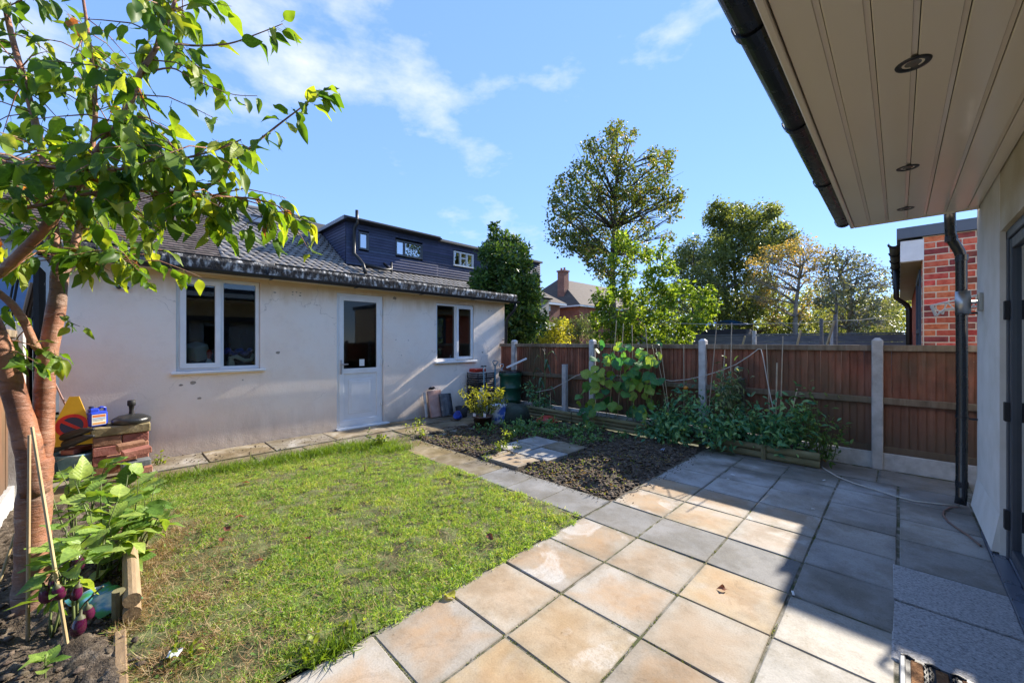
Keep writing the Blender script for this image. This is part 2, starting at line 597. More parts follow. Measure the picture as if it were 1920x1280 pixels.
GLASSD = glassmat('door_glass', (.55, .62, .62), refl=.35)
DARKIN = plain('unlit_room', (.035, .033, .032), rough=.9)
CANE = nmat('bamboo_cane', [(.3, (.36, .25, .13)), (.7, (.52, .40, .24))], scale=12, rough=.6, stretch=(1, 1, .3), rand=.2)
PALECANE = nmat('bleached_cane', [(.3, (.34, .265, .18)), (.7, (.50, .41, .30))], scale=12, rough=.6, rand=.15)
ROPE = plain('white_cord', (.55, .51, .44), rough=.8)

# ================================================================== ground
def grid_sheet(x0, x1, y0, y1, nx, ny, zf):
    X, Y = np.meshgrid(np.linspace(x0, x1, nx + 1), np.linspace(y0, y1, ny + 1))
    Z = zf(X, Y)
    V = np.stack([X, Y, Z], -1).reshape(-1, 3)
    i = np.arange(nx * ny)
    a = (i // nx) * (nx + 1) + i % nx
    F = np.stack([a, a + 1, a + nx + 2, a + nx + 1], -1)
    return V, F


def lump(X, Y, seed, amps):
    r_ = np.random.default_rng(seed)
    Z = np.zeros_like(X)
    for lam, amp, n in amps:
        for _ in range(n):
            a = r_.uniform(0, math.tau)
            k = math.tau / (lam * r_.uniform(.7, 1.4))
            Z += amp / math.sqrt(n) * np.sin((X * math.cos(a) + Y * math.sin(a)) * k + r_.uniform(0, 6.3))
    return Z


EARTH = nmat('rough_ground', [(.3, (.035, .04, .018)), (.6, (.06, .065, .03)), (.8, (.09, .08, .05))], scale=.8, rough=.95)
g = MB().quad((-400, -400, -.16), (400, -400, -.16), (400, 400, -.16), (-400, 400, -.16)).build('ground', EARTH)
tag(g, kind='structure')

# --- patio of square slabs; every slab a piece
GX = [-1.825, -1.360, -.887, -.438, .005, .432]
GY = [-2.25, -1.79, -1.34, -.90, -.45, -.01, .44, .885, 1.335, 1.780, 2.230, 2.680, 3.130, 3.575, 4.020, 4.490, 4.965, 5.440]
patio = MB().box(-1.835, .50, -2.3, 6.06, -.12, -.006).build('patio', MORTAR)
tag(patio, kind='structure')
J = .0055
SLAB_MESH = {}


def slab(parent, x0, x1, y0, y1, mat, th=.035, z=0.0, tilt=.004, name='slab', j=J):
    sx, sy = x1 - x0 - 2 * j, y1 - y0 - 2 * j
    mb = MB().cbox(-sx / 2, sx / 2, -sy / 2, sy / 2, -th, 0, rnd.uniform(.003, .007))
    cj = {}
    for q, (a, b, c) in enumerate(mb.v):
        kq = (a > 0, b > 0)
        if kq not in cj: cj[kq] = (rnd.uniform(-.0035, .0025), rnd.uniform(-.0035, .0025), rnd.uniform(-.002, .002))
        e_ = cj[kq]
        mb.v[q] = (a + e_[0] + rnd.uniform(-.0012, .0012), b + e_[1] + rnd.uniform(-.0012, .0012), c + (e_[2] if c > -.01 else 0))
    key = len(SLAB_MESH)
    SLAB_MESH[key] = mb.mesh('slab')
    SLAB_MESH[key].materials.append(mat)
    M = rotm(((x0 + x1) / 2, (y0 + y1) / 2, z + rnd.uniform(-.0025, .002)), rnd.uniform(-tilt, tilt), rnd.uniform(-tilt, tilt), rnd.uniform(-tilt, tilt))
    return shared(name, SLAB_MESH[key], M, parent)


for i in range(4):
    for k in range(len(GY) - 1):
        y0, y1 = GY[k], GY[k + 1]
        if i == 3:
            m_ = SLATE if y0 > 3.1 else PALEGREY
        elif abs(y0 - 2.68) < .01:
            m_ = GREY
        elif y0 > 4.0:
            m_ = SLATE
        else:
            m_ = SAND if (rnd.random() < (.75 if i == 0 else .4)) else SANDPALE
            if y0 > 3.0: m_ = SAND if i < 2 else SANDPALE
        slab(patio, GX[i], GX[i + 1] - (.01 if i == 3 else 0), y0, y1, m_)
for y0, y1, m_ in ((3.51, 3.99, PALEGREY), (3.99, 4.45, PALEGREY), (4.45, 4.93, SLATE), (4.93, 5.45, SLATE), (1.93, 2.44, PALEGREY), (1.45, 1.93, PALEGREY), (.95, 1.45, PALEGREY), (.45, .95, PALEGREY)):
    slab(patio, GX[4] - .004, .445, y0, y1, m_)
slab(patio, -.028, .440, 3.035, 3.50, PEBBLE, z=.006)
slab(patio, -.030, .440, 2.45, 3.03, PEBBLE, z=.004)
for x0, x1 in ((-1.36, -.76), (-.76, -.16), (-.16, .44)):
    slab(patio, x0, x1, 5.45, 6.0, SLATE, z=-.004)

# --- path between lawn and soil bed, and the paving along the outbuilding
path = MB().box(-5.79, -1.845, 2.66, 3.14, -.12, -.007).build('path', MORTAR)
tag(path, kind='structure')
xs = [-1.835, -2.30, -2.74, -3.19, -3.63, -4.08, -4.53, -4.98, -5.40, -5.78]
for a, b in zip(xs[1:], xs[:-1]):
    slab(path, a, b, 2.685, 3.125, GREY if b > -3.1 else MOSSY, tilt=.006)
apron = MB().box(-6.60, -5.30, -.62, 2.655, -.12, -.014).box(-6.60, -4.98, 3.145, 5.2, -.12, -.014).box(-6.60, -5.795, 2.655, 3.145, -.12, -.014).build('wall_paving', MORTAR)
tag(apron, kind='structure')
for k, y in enumerate([-.55, .12, .80, 1.50, 2.28, 3.15, 3.95, 4.60]):
    y1 = [.12, .80, 1.50, 2.28, 3.15, 3.95, 4.60, 5.15][k]
    slab(apron, -6.385, -5.79, y, y1, CONCRETE if y < 3.1 else MOSSY, z=.01, tilt=.008)
for y0, y1 in ((-.5, .1), (.1, .66), (.66, 1.22), (1.22, 1.80), (1.80, 2.24), (2.24, 2.66)):
    slab(apron, -5.78, -5.32, y0, y1, MOSSY, tilt=.01)
for y0, y1 in ((3.15, 3.72), (3.72, 4.30), (4.30, 4.85)):
    slab(apron, -5.78, -5.22, y0, y1, MOSSY, tilt=.01)

# --- lawn and bare borders
LAWNBASE = nmat('thatch_and_earth', [(.3, (.05, .045, .022)), (.5, (.11, .12, .045)), (.7, (.17, .20, .07))], scale=7, detail=8, rough=.95, bmp=.8, bscale=90)
V, F = grid_sheet(-5.34, -1.84, -.02, 2.68, 110, 90, lambda X, Y: -.006 + lump(X, Y, 3, ((.9, .010, 4), (.25, .006, 6))))
lawn = link('lawn', fast_mesh('lawn', V, F), LAWNBASE, smooth=True)
tag(lawn, kind='structure')


def soil_h(X, Y):
    Z = -.015 + lump(X, Y, 5, ((1.1, .022, 4), (.35, .016, 8), (.12, .006, 10), (.05, .003, 10)))
    Z += .10 * np.exp(-((X + 2.35) ** 2 + (Y - 4.0) ** 2) / .10) + .05 * np.exp(-((X + 1.98) ** 2 + (Y - 4.25) ** 2) / .05)
    edge = np.minimum(np.minimum(-1.845 - X, Y - 3.14), .25) / .25
    return Z * np.clip(edge * 1.5, .15, 1) - .02 * (1 - np.clip(edge * 3, 0, 1))


V, F = grid_sheet(-5.85, -1.845, 3.14, 5.66, 240, 150, soil_h)
bed = link('soil_bed', fast_mesh('soil_bed', V, F), SOIL, smooth=True)
tag(bed, kind='structure')
V, F = grid_sheet(-6.3, -.62, 5.60, 6.13, 190, 20, lambda X, Y: .10 + lump(X, Y, 6, ((.3, .012, 6), (.08, .010, 8))))
bed2 = link('raised_bed_soil', fast_mesh('raised_bed_soil', V, F), SOIL, smooth=True)
tag(bed2, kind='structure')
V, F = grid_sheet(-5.3, -1.3, -2.4, .02, 200, 120, lambda X, Y: .005 + lump(X, Y, 9, ((.7, .014, 4), (.2, .012, 8), (.07, .009, 10))))
bed3 = link('planting_bed_soil', fast_mesh('planting_bed_soil', V, F), SOIL, smooth=True)
tag(bed3, kind='structure')


def scatter_clods(name, n, fx, z, smin, smax, mat):
    P = np.array([fx() for _ in range(n)])
    zz = z(P[:, 0], P[:, 1])
    base = np.array([(1, 0, 0), (-1, 0, 0), (0, 1, 0), (0, -1, 0), (0, 0, 1), (0, 0, -1), (.6, .6, .55), (-.6, .6, .5), (.6, -.6, .5), (-.6, -.6, .55)])
    fc = np.array([(4, 6, 7), (4, 7, 9), (4, 9, 8), (4, 8, 6), (0, 2, 6), (2, 1, 7), (1, 3, 9), (3, 0, 8), (6, 2, 7), (7, 1, 9), (9, 3, 8), (8, 0, 6), (0, 5, 2), (2, 5, 1), (1, 5, 3), (3, 5, 0)])
    s = (NR.uniform(0, 1, n) ** 6) * (smax - smin) + smin
    jit = base[None] * NR.uniform(.55, 1.25, (n, len(base), 1)) * (s[:, None, None]) * np.stack([NR.uniform(.7, 1.5, n), NR.uniform(.7, 1.5, n), NR.uniform(.5, .9, n)], -1)[:, None, :]
    V = jit + np.stack([P[:, 0], P[:, 1], zz + s * .3], -1)[:, None, :]
    F = (fc[None] + (np.arange(n) * len(base))[:, None, None]).reshape(-1, 3)
    o = link(name, fast_mesh(name, V.reshape(-1, 3), F), mat)
    return o


o = scatter_clods('soil_crumbs', 22000, lambda: (rnd.uniform(-5.2, -1.87), 3.16 + 2.3 * rnd.random() ** 1.25), soil_h, .0018, .026, CLOD)
tag(o, 'loose grey brown crumbs lying on the dug soil beside path', 'soil', kind='stuff')
o = scatter_clods('soil_crumbs', 4500, lambda: (rnd.uniform(-4.2, -1.6), rnd.uniform(-1.2, .10)), lambda x, y: np.full_like(x, .012), .003, .022, CLOD)
tag(o, 'dark soil crumbs under the cherry tree and aubergines', 'soil', kind='stuff')
o = scatter_clods('spilled_soil', 1500, lambda: ((rnd.uniform(-5.2, -1.85), 3.13 - abs(rnd.gauss(0, .05))) if rnd.random() < .6 else (-1.82 + abs(rnd.gauss(0, .06)), rnd.uniform(3.1, 5.4))), lambda x, y: np.full_like(x, .002), .0015, .009, CLOD)
tag(o, 'crumbs of soil spilled over the paving beside the bed', 'soil', kind='stuff')
o = scatter_clods('gravel', 800, lambda: (-6.0 + rnd.gauss(0, .25), rnd.uniform(-.3, 2.4)), lambda x, y: np.full_like(x, .012), .002, .012, CLOD)
tag(o, 'grit and crumbs on the paving along the outbuilding wall', 'grit', kind='stuff')

# --- grass
JOINTS = [(x, None) for x in GX[1:4]] + [(None, y) for y in GY[5:15]]
GRASS = leafmat('grass_blade', (.075, .125, .014), (.22, .30, .035), trans=.5, rough=.5,
                stops=[(0, (.06, .14, .02)), (.25, (.17, .32, .045)), (.7, (.34, .52, .10)), (.9, (.48, .60, .20)), (1, (.60, .56, .34))], patch=((.74, .80, .76), (1.2, 1.06, 1.0)))
DRY = leafmat('dry_grass', (.22, .13, .05), (.42, .30, .15), trans=.3, rough=.7, stops=[(0, (.16, .075, .03)), (.5, (.36, .24, .11)), (1, (.50, .40, .24))])
T_BLADE = (np.array([(0, -.5, 0), (0, .5, 0), (.5, -.38, .06), (.5, .38, .06), (1, 0, .30)]), np.array([(0, 1, 3), (0, 3, 2), (2, 3, 4)]))


def blades(name, P, h0, h1, mat, lean=.6, w=.0028, parent=None):
    n = len(P)
    D = NR.normal(size=(n, 3)) * lean
    D[:, 2] = NR.uniform(.6, 1.1, n)
    D = unit(D)
    N_ = NR.normal(size=(n, 3))
    V, F = leaf_arrays(P, D, N_, NR.uniform(h0, h1, n) , NR.uniform(.7, 1.5, n) * w, T_BLADE)
    return link(name, fast_mesh(name, V, F), mat, parent)


n = 300000
X = NR.uniform(-5.36, -1.80, n)
Y = NR.uniform(-.02, 2.71, n)
den = .66 + lump(X, Y, 21, ((.9, .28, 6), (.30, .42, 8), (.11, .40, 8)))
bare = np.clip(1.15 - (Y - .03) / np.clip(.62 + .35 * np.sin(X * 3.1) + .2 * np.sin(X * 7.7), .25, 1.2), 0, 1) * np.clip((X + 4.6) / .6, 0, 1) * np.clip((-1.75 - X) / .3, 0, 1)
den = den - bare * 1.0
# ragged edges
den -= np.clip((Y - 2.64) / .05, 0, 1) * .6 + np.clip((X + 1.86) / .05, 0, 1) * .5
keep = NR.uniform(0, 1, n) < np.clip(den, .03, 1)
P = np.stack([X, Y, np.zeros(n)], -1)[keep]
o = blades('grass', P, .008, .038, GRASS, lean=1.05, w=.0030)
tag(o, 'short sunlit green grass of the square lawn', 'grass', kind='stuff')
n = 16000
X = NR.uniform(-4.3, -1.82, n)
Y = np.abs(NR.normal(0, .30, n)) + .0
k = (Y < 1.2) & (NR.uniform(0, 1, n) < np.clip(.55 + lump(X, Y, 23, ((.4, .5, 6),)), .05, 1))
P = np.stack([X, Y, np.zeros(n)], -1)[k]
D = NR.normal(size=(len(P), 3))
D[:, 2] = np.abs(D[:, 2]) * .22
V, F = leaf_arrays(P, unit(D), np.array([[0, 0, 1.]]) + NR.normal(size=(len(P), 3)) * .4, NR.uniform(.03, .09, len(P)), .0026, T_BLADE)
o = link('dry_grass', fast_mesh('dry_grass', V, F), DRY)
tag(o, 'straw coloured dead grass along the bed side of lawn', 'dry grass', kind='stuff')
# clover and small broad weeds through the turf
n = 5200
X, Y = NR.uniform(-5.3, -1.86, n), NR.uniform(.12, 2.64, n)
k = lump(X, Y, 31, ((.6, .5, 6), (.2, .5, 8))) > .28
X, Y = X[k], Y[k]
V, F = leaf_arrays(np.stack([X, Y, NR.uniform(.010, .028, len(X))], -1), rdir(len(X), 0) * np.array([1, 1, .25]), np.array([[0, 0, 1.]]) + NR.normal(size=(len(X), 3)) * .35, NR.uniform(.010, .024, len(X)), NR.uniform(.010, .018, len(X)), T_QUAD)
o = link('clover', fast_mesh('clover', V, F), leafmat('clover_leaf', (.05, .13, .02), (.16, .30, .06), trans=.4))
tag(o, 'low clover and broad weeds mixed through the lawn', 'clover', kind='stuff')
# scattered thatch all over the lawn
n = 14000
X, Y = NR.uniform(-5.3, -1.85, n), NR.uniform(.1, 2.65, n)
D = NR.normal(size=(n, 3))
D[:, 2] = np.abs(D[:, 2]) * .2
V, F = leaf_arrays(np.stack([X, Y, np.full(n, .012)], -1), unit(D), np.array([[0, 0, 1.]]) + NR.normal(size=(n, 3)) * .4, NR.uniform(.03, .07, n), .0022, T_BLADE)
o = link('thatch', fast_mesh('thatch', V, F), DRY)
tag(o, 'dry cut stalks lying in the green lawn', 'thatch', kind='stuff')
# moss and seedlings in the patio joints
jp = []
for _ in range(260):
    jx, jy = rnd.choice(JOINTS)
    c = (jx if jx is not None else rnd.uniform(-1.8, -.44), jy if jy is not None else rnd.uniform(.3, 4.0))
    for _ in range(rnd.randint(2, 14)):
        q = rnd.gauss(0, .03)
        jp.append((c[0] + (rnd.gauss(0, .002) if jx is not None else q), c[1] + (q if jx is not None else rnd.gauss(0, .002)), -.006))
o = blades('joint_moss', np.array(jp), .006, .016, leafmat('joint_moss_blade', (.07, .10, .015), (.20, .24, .05), trans=.3), lean=.9, w=.003)
tag(o, 'tiny moss and seedlings growing in the patio joints', 'moss', kind='stuff')
# longer tufts by the wall paving
pts = []
for cx_, cy_, s_, m_ in ((-5.28, .9, .10, 900), (-5.25, 1.45, .12, 1300), (-5.22, 1.95, .10, 1100), (-5.05, 2.45, .12, 1500), (-5.30, .45, .12, 700), (-4.70, 2.58, .09, 700), (-1.84, .72, .035, 130), (-1.85, .66, .03, 90), (-5.30, 2.2, .1, 500)):
    q = NR.normal(size=(m_, 2)) * s_
    pts.append(np.stack([cx_ + q[:, 0] * .8, cy_ + q[:, 1] * 1.6, np.zeros(m_)], -1))
o = blades('long_grass', np.concatenate(pts), .05, .14, leafmat('long_grass_blade', (.06, .13, .014), (.17, .27, .03), trans=.5), lean=.7, w=.004)
tag(o, 'longer rough grass fringing the lawn by the paving', 'grass', kind='stuff')

# ================================================================== back fence
def fence_wood(name, a, b_, c, rand=.17):
    m, nt, b = newmat(name)
    vec = coords(nt, 'World', (1, 1, .12))
    oi = nn(nt, 'ShaderNodeObjectInfo').outputs['Random']
    w = math_n(nt, 'MULTIPLY', oi, 53.0)
    n1 = noise(nt, vec, 26, 6, .6, w=w)
    n2 = noise(nt, coords(nt, 'World'), 2.2, 5, .6)
    col = ramp(nt, n1, [(.3, a), (.5, b_), (.72, c)])
    col = mix(nt, ramp(nt, n2, [(.40, 0.0), (.66, .7)]), col, (.085, .05, .034))
    hs = nn(nt, 'ShaderNodeHueSaturation', {'Color': col, 'Value': nn(nt, 'ShaderNodeMapRange', {'Value': oi, 'To Min': 1 - rand, 'To Max': 1 + rand}).outputs[0]})
    hs.inputs['Hue'].default_value = .5
    col = hs.outputs['Color']
    # pale drips and green bloom running down the boards
    dr_ = noise(nt, coords(nt, 'World', (1, 1, .06)), 17, 4, .6)
    col = mix(nt, math_n(nt, 'MULTIPLY', ramp(nt, dr_, [(.62, 0.0), (.72, .5)]), ramp(nt, n2, [(.35, .2), (.6, 1.0)])), col, (.36, .31, .25))
    n6 = noise(nt, coords(nt, 'World', (1, 1, .5)), 1.1, 5, .6)
    col = mix(nt, ramp(nt, n6, [(.48, 0.0), (.66, .6)]), col, (.10, .095, .05))
    z = nn(nt, 'ShaderNodeSeparateXYZ', {'Vector': coords(nt, 'World')}).outputs[2]
    # algae near the ground, where rain splashes
    al = ramp(nt, math_n(nt, 'ADD', z, math_n(nt, 'MULTIPLY', math_n(nt, 'SUBTRACT', n2, .5), .7)), [(.15, .9), (.85, .1), (1.0, 0.0)])
    col = mix(nt, al, col, (.11, .078, .052))
    nt.links.new(col, b.inputs['Base Color'])
    b.inputs['Roughness'].default_value = .78
    b.inputs['Specular IOR Level'].default_value = .25
    bump(nt, b, n1, .5, .004)
    return m


BOARD = fence_wood('stained_fence_board', (.20, .065, .038), (.30, .105, .060), (.36, .155, .098))
RAIL = fence_wood('weathered_fence_rail', (.16, .11, .07), (.27, .20, .135), (.36, .29, .21), .15)
FY = 6.12
fence = thing('garden_fence', 'reddish brown board fence with concrete posts behind vegetable bed', 'fence', (-2.8, FY, 0))
PX = [-5.92, -3.945, -2.05, -.172, 1.72]
fb = {}


def feather(h, w):
    key = (round(h, 3), round(w, 3))
    if key not in fb:
        mb = MB()
        mb.add([(-w / 2, -.004, 0), (w / 2, -.017, 0), (w / 2, .0, 0), (-w / 2, .0, 0), (-w / 2, -.004, h), (w / 2, -.017, h), (w / 2, .0, h), (-w / 2, .0, h)],
               [(3, 2, 1, 0), (4, 5, 6, 7), (0, 1, 5, 4), (1, 2, 6, 5), (2, 3, 7, 6), (3, 0, 4, 7)])
        me = mb.mesh('board')
        me.materials.append(BOARD)
        fb[key] = me
    return fb[key]


bays = [(-6.36, -5.97)] + [(a + .05, b - .05) for a, b in zip(PX[:-1], PX[1:])]
for bi, (a, b) in enumerate(bays):
    nb = max(2, round((b - a) / .0665))
    pw = (b - a) / nb
    for k in range(nb):
        h = 1.115 + rnd.uniform(-.006, .004)
        M = rotm((a + (k + .5) * pw, FY + rnd.uniform(-.002, .002), .215), rnd.uniform(-.03, .03), 0, rnd.uniform(-.005, .005))
        shared('board', feather(1.115, round(pw + .004, 3)), M, fence)
    MB().cbox(a - .004, b + .004, FY - .052, FY - .008 + .03, 1.318, 1.385, .004).build('top_rail', RAIL, fence)
    MB().cbox(a - .004, b + .004, FY - .055, FY - .018, .722, .795, .006).build('middle_rail', RAIL, fence)
    MB().cbox(a - .004, b + .004, FY - .030, FY - .0185, .175, .250, .003).build('bottom_board', RAIL, fence)
    if bi:
        MB().cbox(a - .006, b + .006, FY - .045, FY + .01, -.10, .172, .006).build('gravel_board', CONC, fence)
for x in PX:
    mb = MB()
    zt = 1.445
    mb.cbox(x - .048, x + .048, FY - .085, FY + .03, -.15, zt, .008)
    mb.add([(x - .04, FY - .077, zt - .001), (x + .04, FY - .077, zt - .001), (x + .04, FY + .022, zt - .001), (x - .04, FY + .022, zt - .001),
            (x - .02, FY - .05, zt + .022), (x + .02, FY - .05, zt + .022), (x + .02, FY, zt + .022), (x - .02, FY, zt + .022)],
           [(0, 1, 5, 4), (1, 2, 6, 5), (2, 3, 7, 6), (3, 0, 4, 7), (4, 5, 6, 7)])
    mb.build('post', CONC, fence)

# leaning spur posts in front of the fence
o = MB().cbox(-4.50, -4.41, 5.90, 5.98, -.1, 1.00, .006).build('spur_post', CONC, at=(-4.455, 5.94, 0))
tag(o, 'short pale concrete spur post left of the climbing cucumber', 'post', 'short concrete spur posts')
SPUR2 = nmat('algae_concrete', [(.3, (.05, .045, .028)), (.6, (.10, .09, .06)), (.8, (.2, .18, .14))], scale=9, rough=.95, bmp=.5)
o = MB().cbox(-1.575, -1.475, 5.90, 6.0, -.1, .93, .006).build('spur_post', SPUR2, at=(-1.52, 5.95, 0))
tag(o, 'dark algae covered spur post behind the pepper plant', 'post', 'short concrete spur posts')

# boundary fence by the cherry tree
f2 = thing('boundary_fence', 'brown board fence edge behind the cherry tree trunk', 'fence', (-5, -.62, 0))
BOARD2 = fence_wood('warm_fence_board', (.17, .065, .032), (.26, .105, .05), (.33, .16, .09))
x = -6.9
while x < -3.95:
    mb = MB().cbox(-.06, .06, -.010, .010, 0, 1.35, .003)
    key = 'f2board'
    if key not in fb:
        fb[key] = mb.mesh('board')
        fb[key].materials.append(BOARD2)
    shared('board', fb[key], rotm((x, -.64 + rnd.uniform(-.004, .004), .18), rnd.uniform(-.05, .05)), f2)
    x += .115
MB().cbox(-6.95, -3.9, -.625, -.585, 1.46, 1.52, .004).build('top_rail', RAIL, f2)
MB().cbox(-6.95, -3.9, -.66, -.60, -.1, .17, .005).build('gravel_board', CONC, f2)
for x in (-5.55, -3.95):
    MB().cbox(x - .05, x + .05, -.66, -.545, -.15, 1.60, .008).build('post', CONC, f2)

# ================================================================== outbuilding
def rendermat():
    m, nt, b = newmat('painted_render')
    vec = coords(nt, 'World')
    n1 = noise(nt, vec, 1.5, 6, .6)
    n2 = noise(nt, vec, 9, 6, .62)
    n3 = noise(nt, coords(nt, 'World', (1, 1, .22)), 7, 6, .62)
    col = ramp(nt, n1, [(.3, (.87, .72, .59)), (.5, (.90, .78, .665)), (.72, (.90, .81, .715))])
    col = mix(nt, ramp(nt, n2, [(.52, 0.0), (.75, .12)]), col, (.50, .42, .35))
    z = nn(nt, 'ShaderNodeSeparateXYZ', {'Vector': vec}).outputs[2]
    zz = math_n(nt, 'ADD', z, math_n(nt, 'MULTIPLY', math_n(nt, 'SUBTRACT', n3, .5), .5))
    # rain and splash staining with ragged outlines
    lowm = ramp(nt, zz, [(.05, 1.0), (.16, .62), (.46, 0.0)])
    col = mix(nt, math_n(nt, 'MULTIPLY', lowm, .48), col, (.27, .21, .16))
    hi = ramp(nt, math_n(nt, 'DIVIDE', zz, 3.0), [(.66, 0.0), (.74, .6)])
    col = mix(nt, hi, col, (.58, .40, .20))
    # patches of cracked dirty paint
    n4 = noise(nt, vec, 5.5, 8, .7, dist=1.2)
    col = mix(nt, ramp(nt, n4, [(.68, 0.0), (.74, .3)]), col, (.42, .34, .27))
    vo = nn(nt, 'ShaderNodeTexVoronoi', {'Vector': nn(nt, 'ShaderNodeVectorMath', {0: vec, 1: nn(nt, 'ShaderNodeVectorMath', {0: nn(nt, 'ShaderNodeTexNoise', {'Vector': vec, 'Scale': 4.0, 'Detail': 6.0}).outputs['Color'], 3: .55}, operation='SCALE').outputs[0]}, operation='ADD').outputs[0], 'Scale': .8}, feature='DISTANCE_TO_EDGE')
    crk = ramp(nt, vo.outputs['Distance'], [(.0, 1.0), (.0045, 0.0)])
    crk = math_n(nt, 'MULTIPLY', crk, ramp(nt, n1, [(.46, 0.0), (.60, .6)]))
    col = mix(nt, crk, col, (.30, .24, .19))
    nt.links.new(col, b.inputs['Base Color'])
    b.inputs['Roughness'].default_value = .85
    b.inputs['Specular IOR Level'].default_value = .2
    n5 = noise(nt, vec, 55, 5, .6)
    bump(nt, b, math_n(nt, 'ADD', n5, math_n(nt, 'MULTIPLY', n2, 1.6)), .30, .010)
    return m


RENDER = rendermat()
XW = -6.40
YA, YB = -.40, 6.26
ob = thing('outbuilding', 'low cream rendered garden outbuilding with white door and two windows', 'building', (-8.2, 2.9, 0))
W1 = (.554, 1.458, 1.049, 2.255)
W2 = (4.409, 5.349, 1.045, 2.186)
DR = (2.515, 3.312, .03, 2.212)
ZT = 2.33
mb = MB()
xb, xf = XW - .20, XW
mb.box(xb, xf, YA, W1[0], -.1, ZT)
mb.box(xb, xf, W1[0], W1[1], -.1, W1[2])
mb.box(xb, xf, W1[0], W1[1], W1[3], ZT)
mb.box(xb, xf, W1[1], DR[0], -.1, ZT)
mb.box(xb, xf, DR[0], DR[1], DR[3], ZT)
mb.box(xb, xf, DR[0], DR[1], -.1, DR[2])
mb.box(xb, xf, DR[1], W2[0], -.1, ZT)
mb.box(xb, xf, W2[0], W2[1], -.1, W2[2])
mb.box(xb, xf, W2[0], W2[1], W2[3], ZT)
mb.box(xb, xf, W2[1], YB, -.1, ZT)
mb.box(-10, xb - .001, YB - .2, YB - .001, -.1, ZT)
mb.box(-10, xb - .001, YA + .001, YA + .2, -.1, ZT)
mb.box(-10, -9.8, YA + .21, YB - .21, -.1, ZT)
mb.build('wall', RENDER, ob)
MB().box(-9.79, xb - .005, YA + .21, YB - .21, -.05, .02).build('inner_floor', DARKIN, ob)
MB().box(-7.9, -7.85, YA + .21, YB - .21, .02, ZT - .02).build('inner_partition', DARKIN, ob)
MB().box(-10.05, XW + .22, YA - .12, YB + .12, ZT + .004, ZT + .07).build('roof_deck', plain('roof_deck_boards', (.30, .24, .15), .8), ob)
FELT = nmat('lichened_roof_felt', [(.36, (.012, .012, .013)), (.49, (.04, .04, .042)), (.55, (.17, .17, .165)), (.64, (.52, .51, .48))], scale=19, detail=9, rough=.9, bmp=.9, bscale=50, bdist=.02, stretch=(1, 1, .55))
mb = MB()
y = YA - .13
while y < YB + .12:
    y1 = min(y + rnd.uniform(.95, 1.05), YB + .13)
    h0 = rnd.uniform(-.004, .004)
    mb = MB()
    pr = [(XW + .245, ZT - .01 + h0), (XW + .262, ZT + .11 + h0), (XW + .235, ZT + .152 + h0), (XW + .12, ZT + .160 + h0), (-10.06, ZT + .24), (-10.06, ZT + .072), (XW + .235, ZT + .072), (XW + .235, ZT - .01 + h0)]
    n_ = len(pr)
    vs = [(p[0], y, p[1]) for p in pr] + [(p[0], y1 + .02, p[1] + .002) for p in pr]
    mb.add(vs, [(i, (i + 1) % n_, n_ + (i + 1) % n_, n_ + i) for i in range(n_)] + [tuple(range(n_))[::-1], tuple(range(n_, 2 * n_))])
    mb.build('roof_felt', FELT, ob)
    y = y1
SOFF = nmat('painted_timber_soffit', [(.3, (.45, .36, .21)), (.6, (.58, .50, .36)), (.8, (.66, .62, .52))], scale=4, rough=.75, stretch=(1, .4, 1), bmp=.2)
MB().box(XW + .004, XW + .215, YA - .1, YB + .1, ZT - .036, ZT - .002).build('soffit', SOFF, ob)
# gutter: half round trough in lengths with a bracket at each joint
def gutter(parent, x, z, y0, y1, r, mat, name='gutter'):
    mb = MB()
    n_ = 12
    ring = [(math.cos(math.pi + math.pi * k / n_) * r, math.sin(math.pi + math.pi * k / n_) * r) for k in range(n_ + 1)]
    ring2 = [(a * .9, b_ * .9) for a, b_ in reversed(ring)]
    rr = ring + ring2
    m_ = len(rr)
    vs = [(x + a, y0, z + b_) for a, b_ in rr] + [(x + a, y1, z + b_) for a, b_ in rr]
    mb.add(vs, [(i, (i + 1) % m_, m_ + (i + 1) % m_, m_ + i) for i in range(m_)] + [tuple(range(m_)), tuple(range(m_, 2 * m_))[::-1]])
    return mb.build(name, mat, parent, smooth=False)


GUT = plain('aged_black_gutter', (.013, .013, .014), rough=.42, spec=.45)
gutter(ob, XW + .30, ZT - .005, YA - .12, YB + .14, .048, GUT)
for y in (.62, 1.52, 2.7, 3.9, 5.1, 6.2):
    MB().box(XW + .22, XW + .34, y - .012, y + .012, ZT - .062, ZT - .052).build('gutter_bracket', GUT, ob)
# downpipe with swan neck at the far end
px_, py_ = XW + .30, YB + .05
mb = MB().tube([(px_, py_, ZT - .05), (px_, py_, ZT - .12), (px_ - .02, py_ - .02, ZT - .20), (px_ - .16, py_ - .07, ZT - .36), (px_ - .20, py_ - .08, ZT - .46), (px_ - .235, py_ - .10, 1.0), (px_ - .27, py_ - .12, .82)],
               .034, 12)
mb.build('downpipe', GUT, ob, smooth=True)
MB().box(XW - .02, px_ - .18, py_ - .12, py_ - .105, 1.46, 1.475).build('pipe_bracket', GUT, ob)


def sash(parent, x, y0, y1, z0, z1, fw, depth, name, frame=UPVC, pane=GLASS, dx=0.0):
    mb = MB()
    c = .004
    mb.cbox(x - depth, x, y0, y1, z0, z0 + fw, c).cbox(x - depth, x, y0, y1, z1 - fw, z1, c)
    mb.cbox(x - depth, x - .001, y0, y0 + fw, z0 + fw - .004, z1 - fw + .004, c).cbox(x - depth, x - .001, y1 - fw, y1, z0 + fw - .004, z1 - fw + .004, c)
    s_ = mb.build(name, frame, parent)
    return s_


def pane_x(parent, x, y0, y1, z0, z1, mat):
    return MB().box(x - .004, x, y0, y1, z0, z1).build('pane', mat, parent)


